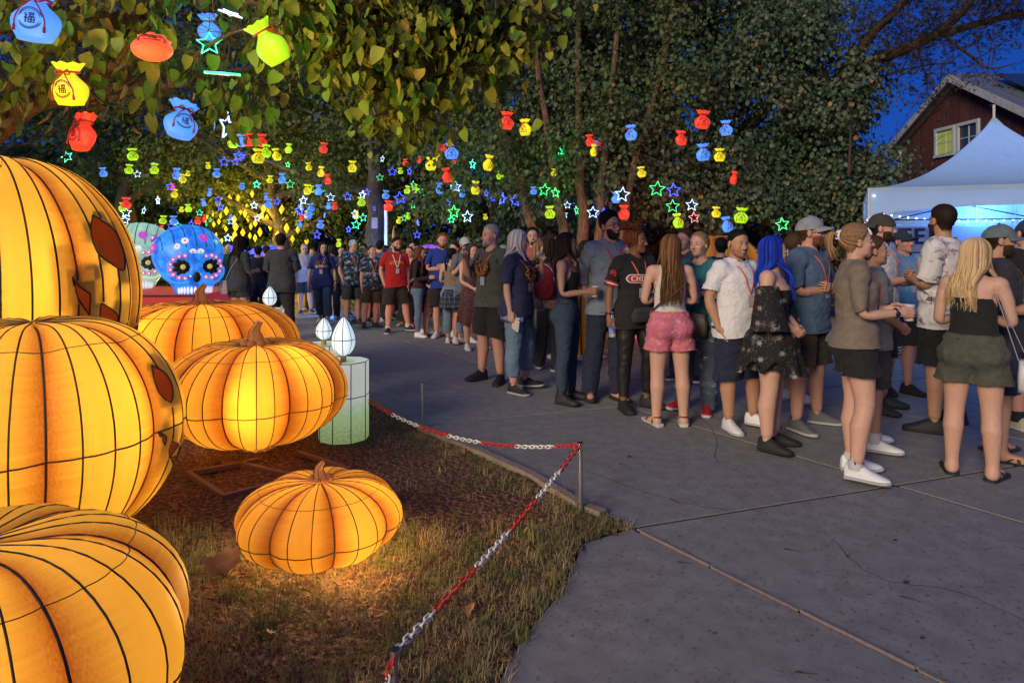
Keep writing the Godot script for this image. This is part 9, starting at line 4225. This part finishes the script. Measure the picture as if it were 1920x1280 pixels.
	for i in 9:
		for j in 7:
			var q: Vector3 = (cs[0] * .99).lerp(cs[3] * .99, j / 6.0 * .3)
			sh.add(q + Vector3(.01*sin(i*2.0 + j),.9 + 1.25*i/8.0,.02*sin(j*2.0 + i)))
	for i in 8:
		for j in 6:
			var e := i * 7 + j
			sh.quad(e, e + 1, e + 8, e + 7)
	var clear := obj("clear_sheet", sh.mesh(), mats.clear, o)


func make_far_things() -> void:
	# the lamp post with a strip of light, by the pale trunk
	var o := thing("lamp_post","slim post with a strip of blue-white light, left of the red t-shirt","lamp post",Vector3(-2.742,0,-14.804))
	var b := Build.new()
	b.tube([Vector3(0,0,0), Vector3(0,2.36,0)], [.05], 10)
	obj("mast", b.mesh(), mats.steel, o)
	var c := Build.new()
	c.box(Vector3(0.0,1.55,.052), Vector3(.05,1.5,.02), Basis(), .004)
	var st := obj("light_strip", c.mesh(), glow(Color(.3,.48,1.0), 1.5), o)
	lamp(st, Color(.4,.55,1.0), .25,.1, Vector3(0,1.6,.2))
	# violet dome
	o = thing("violet_dome","violet glowing dome among the heads behind the maroon top","lantern",Vector3(-1.74,0,-14.398))
	b = Build.new()
	b.lathe([Vector2(.62,1.0),Vector2(.6,1.15),Vector2(.5,1.32),Vector2(.3,1.45),Vector2(.01,1.5)],24)
	obj("cover", b.mesh(), glow(Color(.28,.09,.6), .85), o)
	for k in 8:
		var w := Build.new()
		var a := TAU * k / 8
		w.tube([Vector3(cos(a)*.625,1.0,sin(a)*.625),Vector3(cos(a)*.505,1.325,sin(a)*.505),Vector3(cos(a)*.3,1.455,sin(a)*.3),Vector3(0,1.505,0)],[.008],4)
		obj("rib_wire", w.mesh(), mats.wire, o)
	b = Build.new()
	b.tube([Vector3(0,0,0), Vector3(0,1.48,0)], [.03], 8)
	obj("pole", b.mesh(), mats.steel, o)
	# blue winged lantern behind the wavy hair
	o = thing("winged_lantern","blue winged lantern behind the wavy dark hair","lantern",Vector3(-5.993,0,-15.457))
	o.scale = Vector3.ONE * .8
	for s in [-1.0,1.0]:
		for k in 2:
			b = Build.new()
			var ang: float = (.35 + .55 * k) * s
			b.ball(Vector3(s*.42,1.45 + .2*(1 - k),0),Vector3(.46,.16,.05),16,8,Basis(Vector3(0,0,1),ang*.5))
			obj("wing", b.mesh(), glow(Color(.04,.07,.95), 1.5), o)
			var w := Build.new()
			w.tube([Vector3(s*.05,1.5,.05),Vector3(s*.45,1.47 + .22*(1 - k),.065),Vector3(s*.8,1.5 + .3*(1 - k),.04)],[.01],5)
			obj("rib_wire", w.mesh(), mats.wire, o)
	b = Build.new()
	b.tube([Vector3(0,0,0), Vector3(0,1.6,0)], [.05,.07], 10)
	obj("trunk", b.mesh(), glow(Color(.03,.3,.75), .6), o)
	lamp(o, Color(.15,.25,1.0), .22,.2, Vector3(0,1.6,.5))
	# floodlights at the foot of the trees
	for f in [[Vector3(1.55,0,-11.2),Color(1.0,.42,.06),3.2,"small orange floodlight at the foot of the five trunks",Vector3(-14,180,0)],[Vector3(-6.9,0,-15.0),Color(1.0,.8,.04),9.0,"small yellow floodlight under the spreading tree",Vector3(-50,150,0)],[Vector3(-3.9,0,-13.9),Color(.25,.55,1.0),.8,"small blue floodlight at the pale trunk",Vector3(-35,150,0)]]:
		o = thing("floodlight", f[3], "floodlight", f[0], 0.0, "floodlights at the trees")
		b = Build.new()
		b.box(Vector3(0,.14,0),Vector3(.2,.15,.07),Basis.from_euler(Vector3(f[4].x,f[4].y,0)*PI/180.0),.01)
		obj("housing", b.mesh(), mats.black_plastic, o)
		var lens := Build.new()
		var bs := Basis.from_euler(Vector3(-f[4].x, f[4].y + 180.0,0) * PI / 180.0)
		lens.box(Vector3(0,.145,0) + bs*Vector3(0,0,-.04),Vector3(.17,.12,.006),bs)
		obj("lens", lens.mesh(), glow(f[1], 2.0), o)
		var br := Build.new()
		br.tube([Vector3(-.11,.14,0),Vector3(-.11,.01,0),Vector3(.11,.01,0),Vector3(.11,.14,0)],[.008],5)
		obj("bracket", br.mesh(), mats.steel, o)
		lamp(o, f[1], f[2], .08, Vector3(0,.16,0) + bs * Vector3(0,0,-.12))
	# the floodlight on a stake outside the frame, lower left, that lights the big leaves from below
	o = thing("floodlight","warm floodlight on a stake left of the lanterns, aimed up into the big leaves","floodlight",Vector3(-1.9,0,-.9))
	var aim := Basis.looking_at((Vector3(-.9,3.3,-4.6) - Vector3(-1.9,.5,-.9)).normalized(),Vector3.UP)
	b = Build.new()
	b.tube([Vector3(0,-.1,0), Vector3(0,.45,0)], [.015], 6)
	b.box(Vector3(0,.5,0), Vector3(.3,.22,.08), aim, .01)
	obj("housing", b.mesh(), mats.black_plastic, o)
	var glass := Build.new()
	glass.box(Vector3(0,.5,0) + aim*Vector3(0,0,-.045),Vector3(.26,.18,.006),aim)
	obj("lens", glass.mesh(), glow(Color(1.0,.74,.32), 4.0), o)
	var beam := SpotLight3D.new()
	beam.name = "beam"
	beam.light_color = Color(.96,.84,.44)
	beam.light_energy = 18.0
	beam.light_size = .12
	beam.spot_angle = 44.0
	beam.spot_range = 30.0
	beam.spot_attenuation = 2.0
	beam.shadow_enabled = true
	beam.transform = Transform3D(aim, Vector3(0,.5,0) + aim * Vector3(0,0,-.06))
	o.add_child(beam, true)
	# a tan house far behind the skulls
	o = thing("far_house","small tan house front with little square windows, far behind the skulls","building",Vector3(-14.347,-.717,-26)*Vector3(1,0,1))
	b = Build.new()
	b.box(Vector3(0,1.1,0), Vector3(1.1,2.3,1.0), Basis(), .01)
	obj("wall", b.mesh(), grain(Color(.25,.14,.075), .8, mats.t_cloth, 1.0), o)
	for i in 4:
		for j in 3:
			var w := Build.new()
			w.box(Vector3(-.35 + j*.35,.7 + i*.42,.505),Vector3(.12,.12,.02),Basis(),.004)
			obj("window", w.mesh(), plain(Color(.02,.015,.012), .6), o)
	# a small notice on the pale trunk
	b = Build.new()
	b.box(Vector3.ZERO, Vector3(.13,.24,.02), Basis(), .004)
	var nt := obj("notice",b.mesh(),plain(Color(.4,.36,.42),.6),self,Transform3D(Basis(),Vector3(-3.007,1.953,-14.85)))
	tag(nt, "small pale notice fixed to the trunk beside the lamp post", "notice")
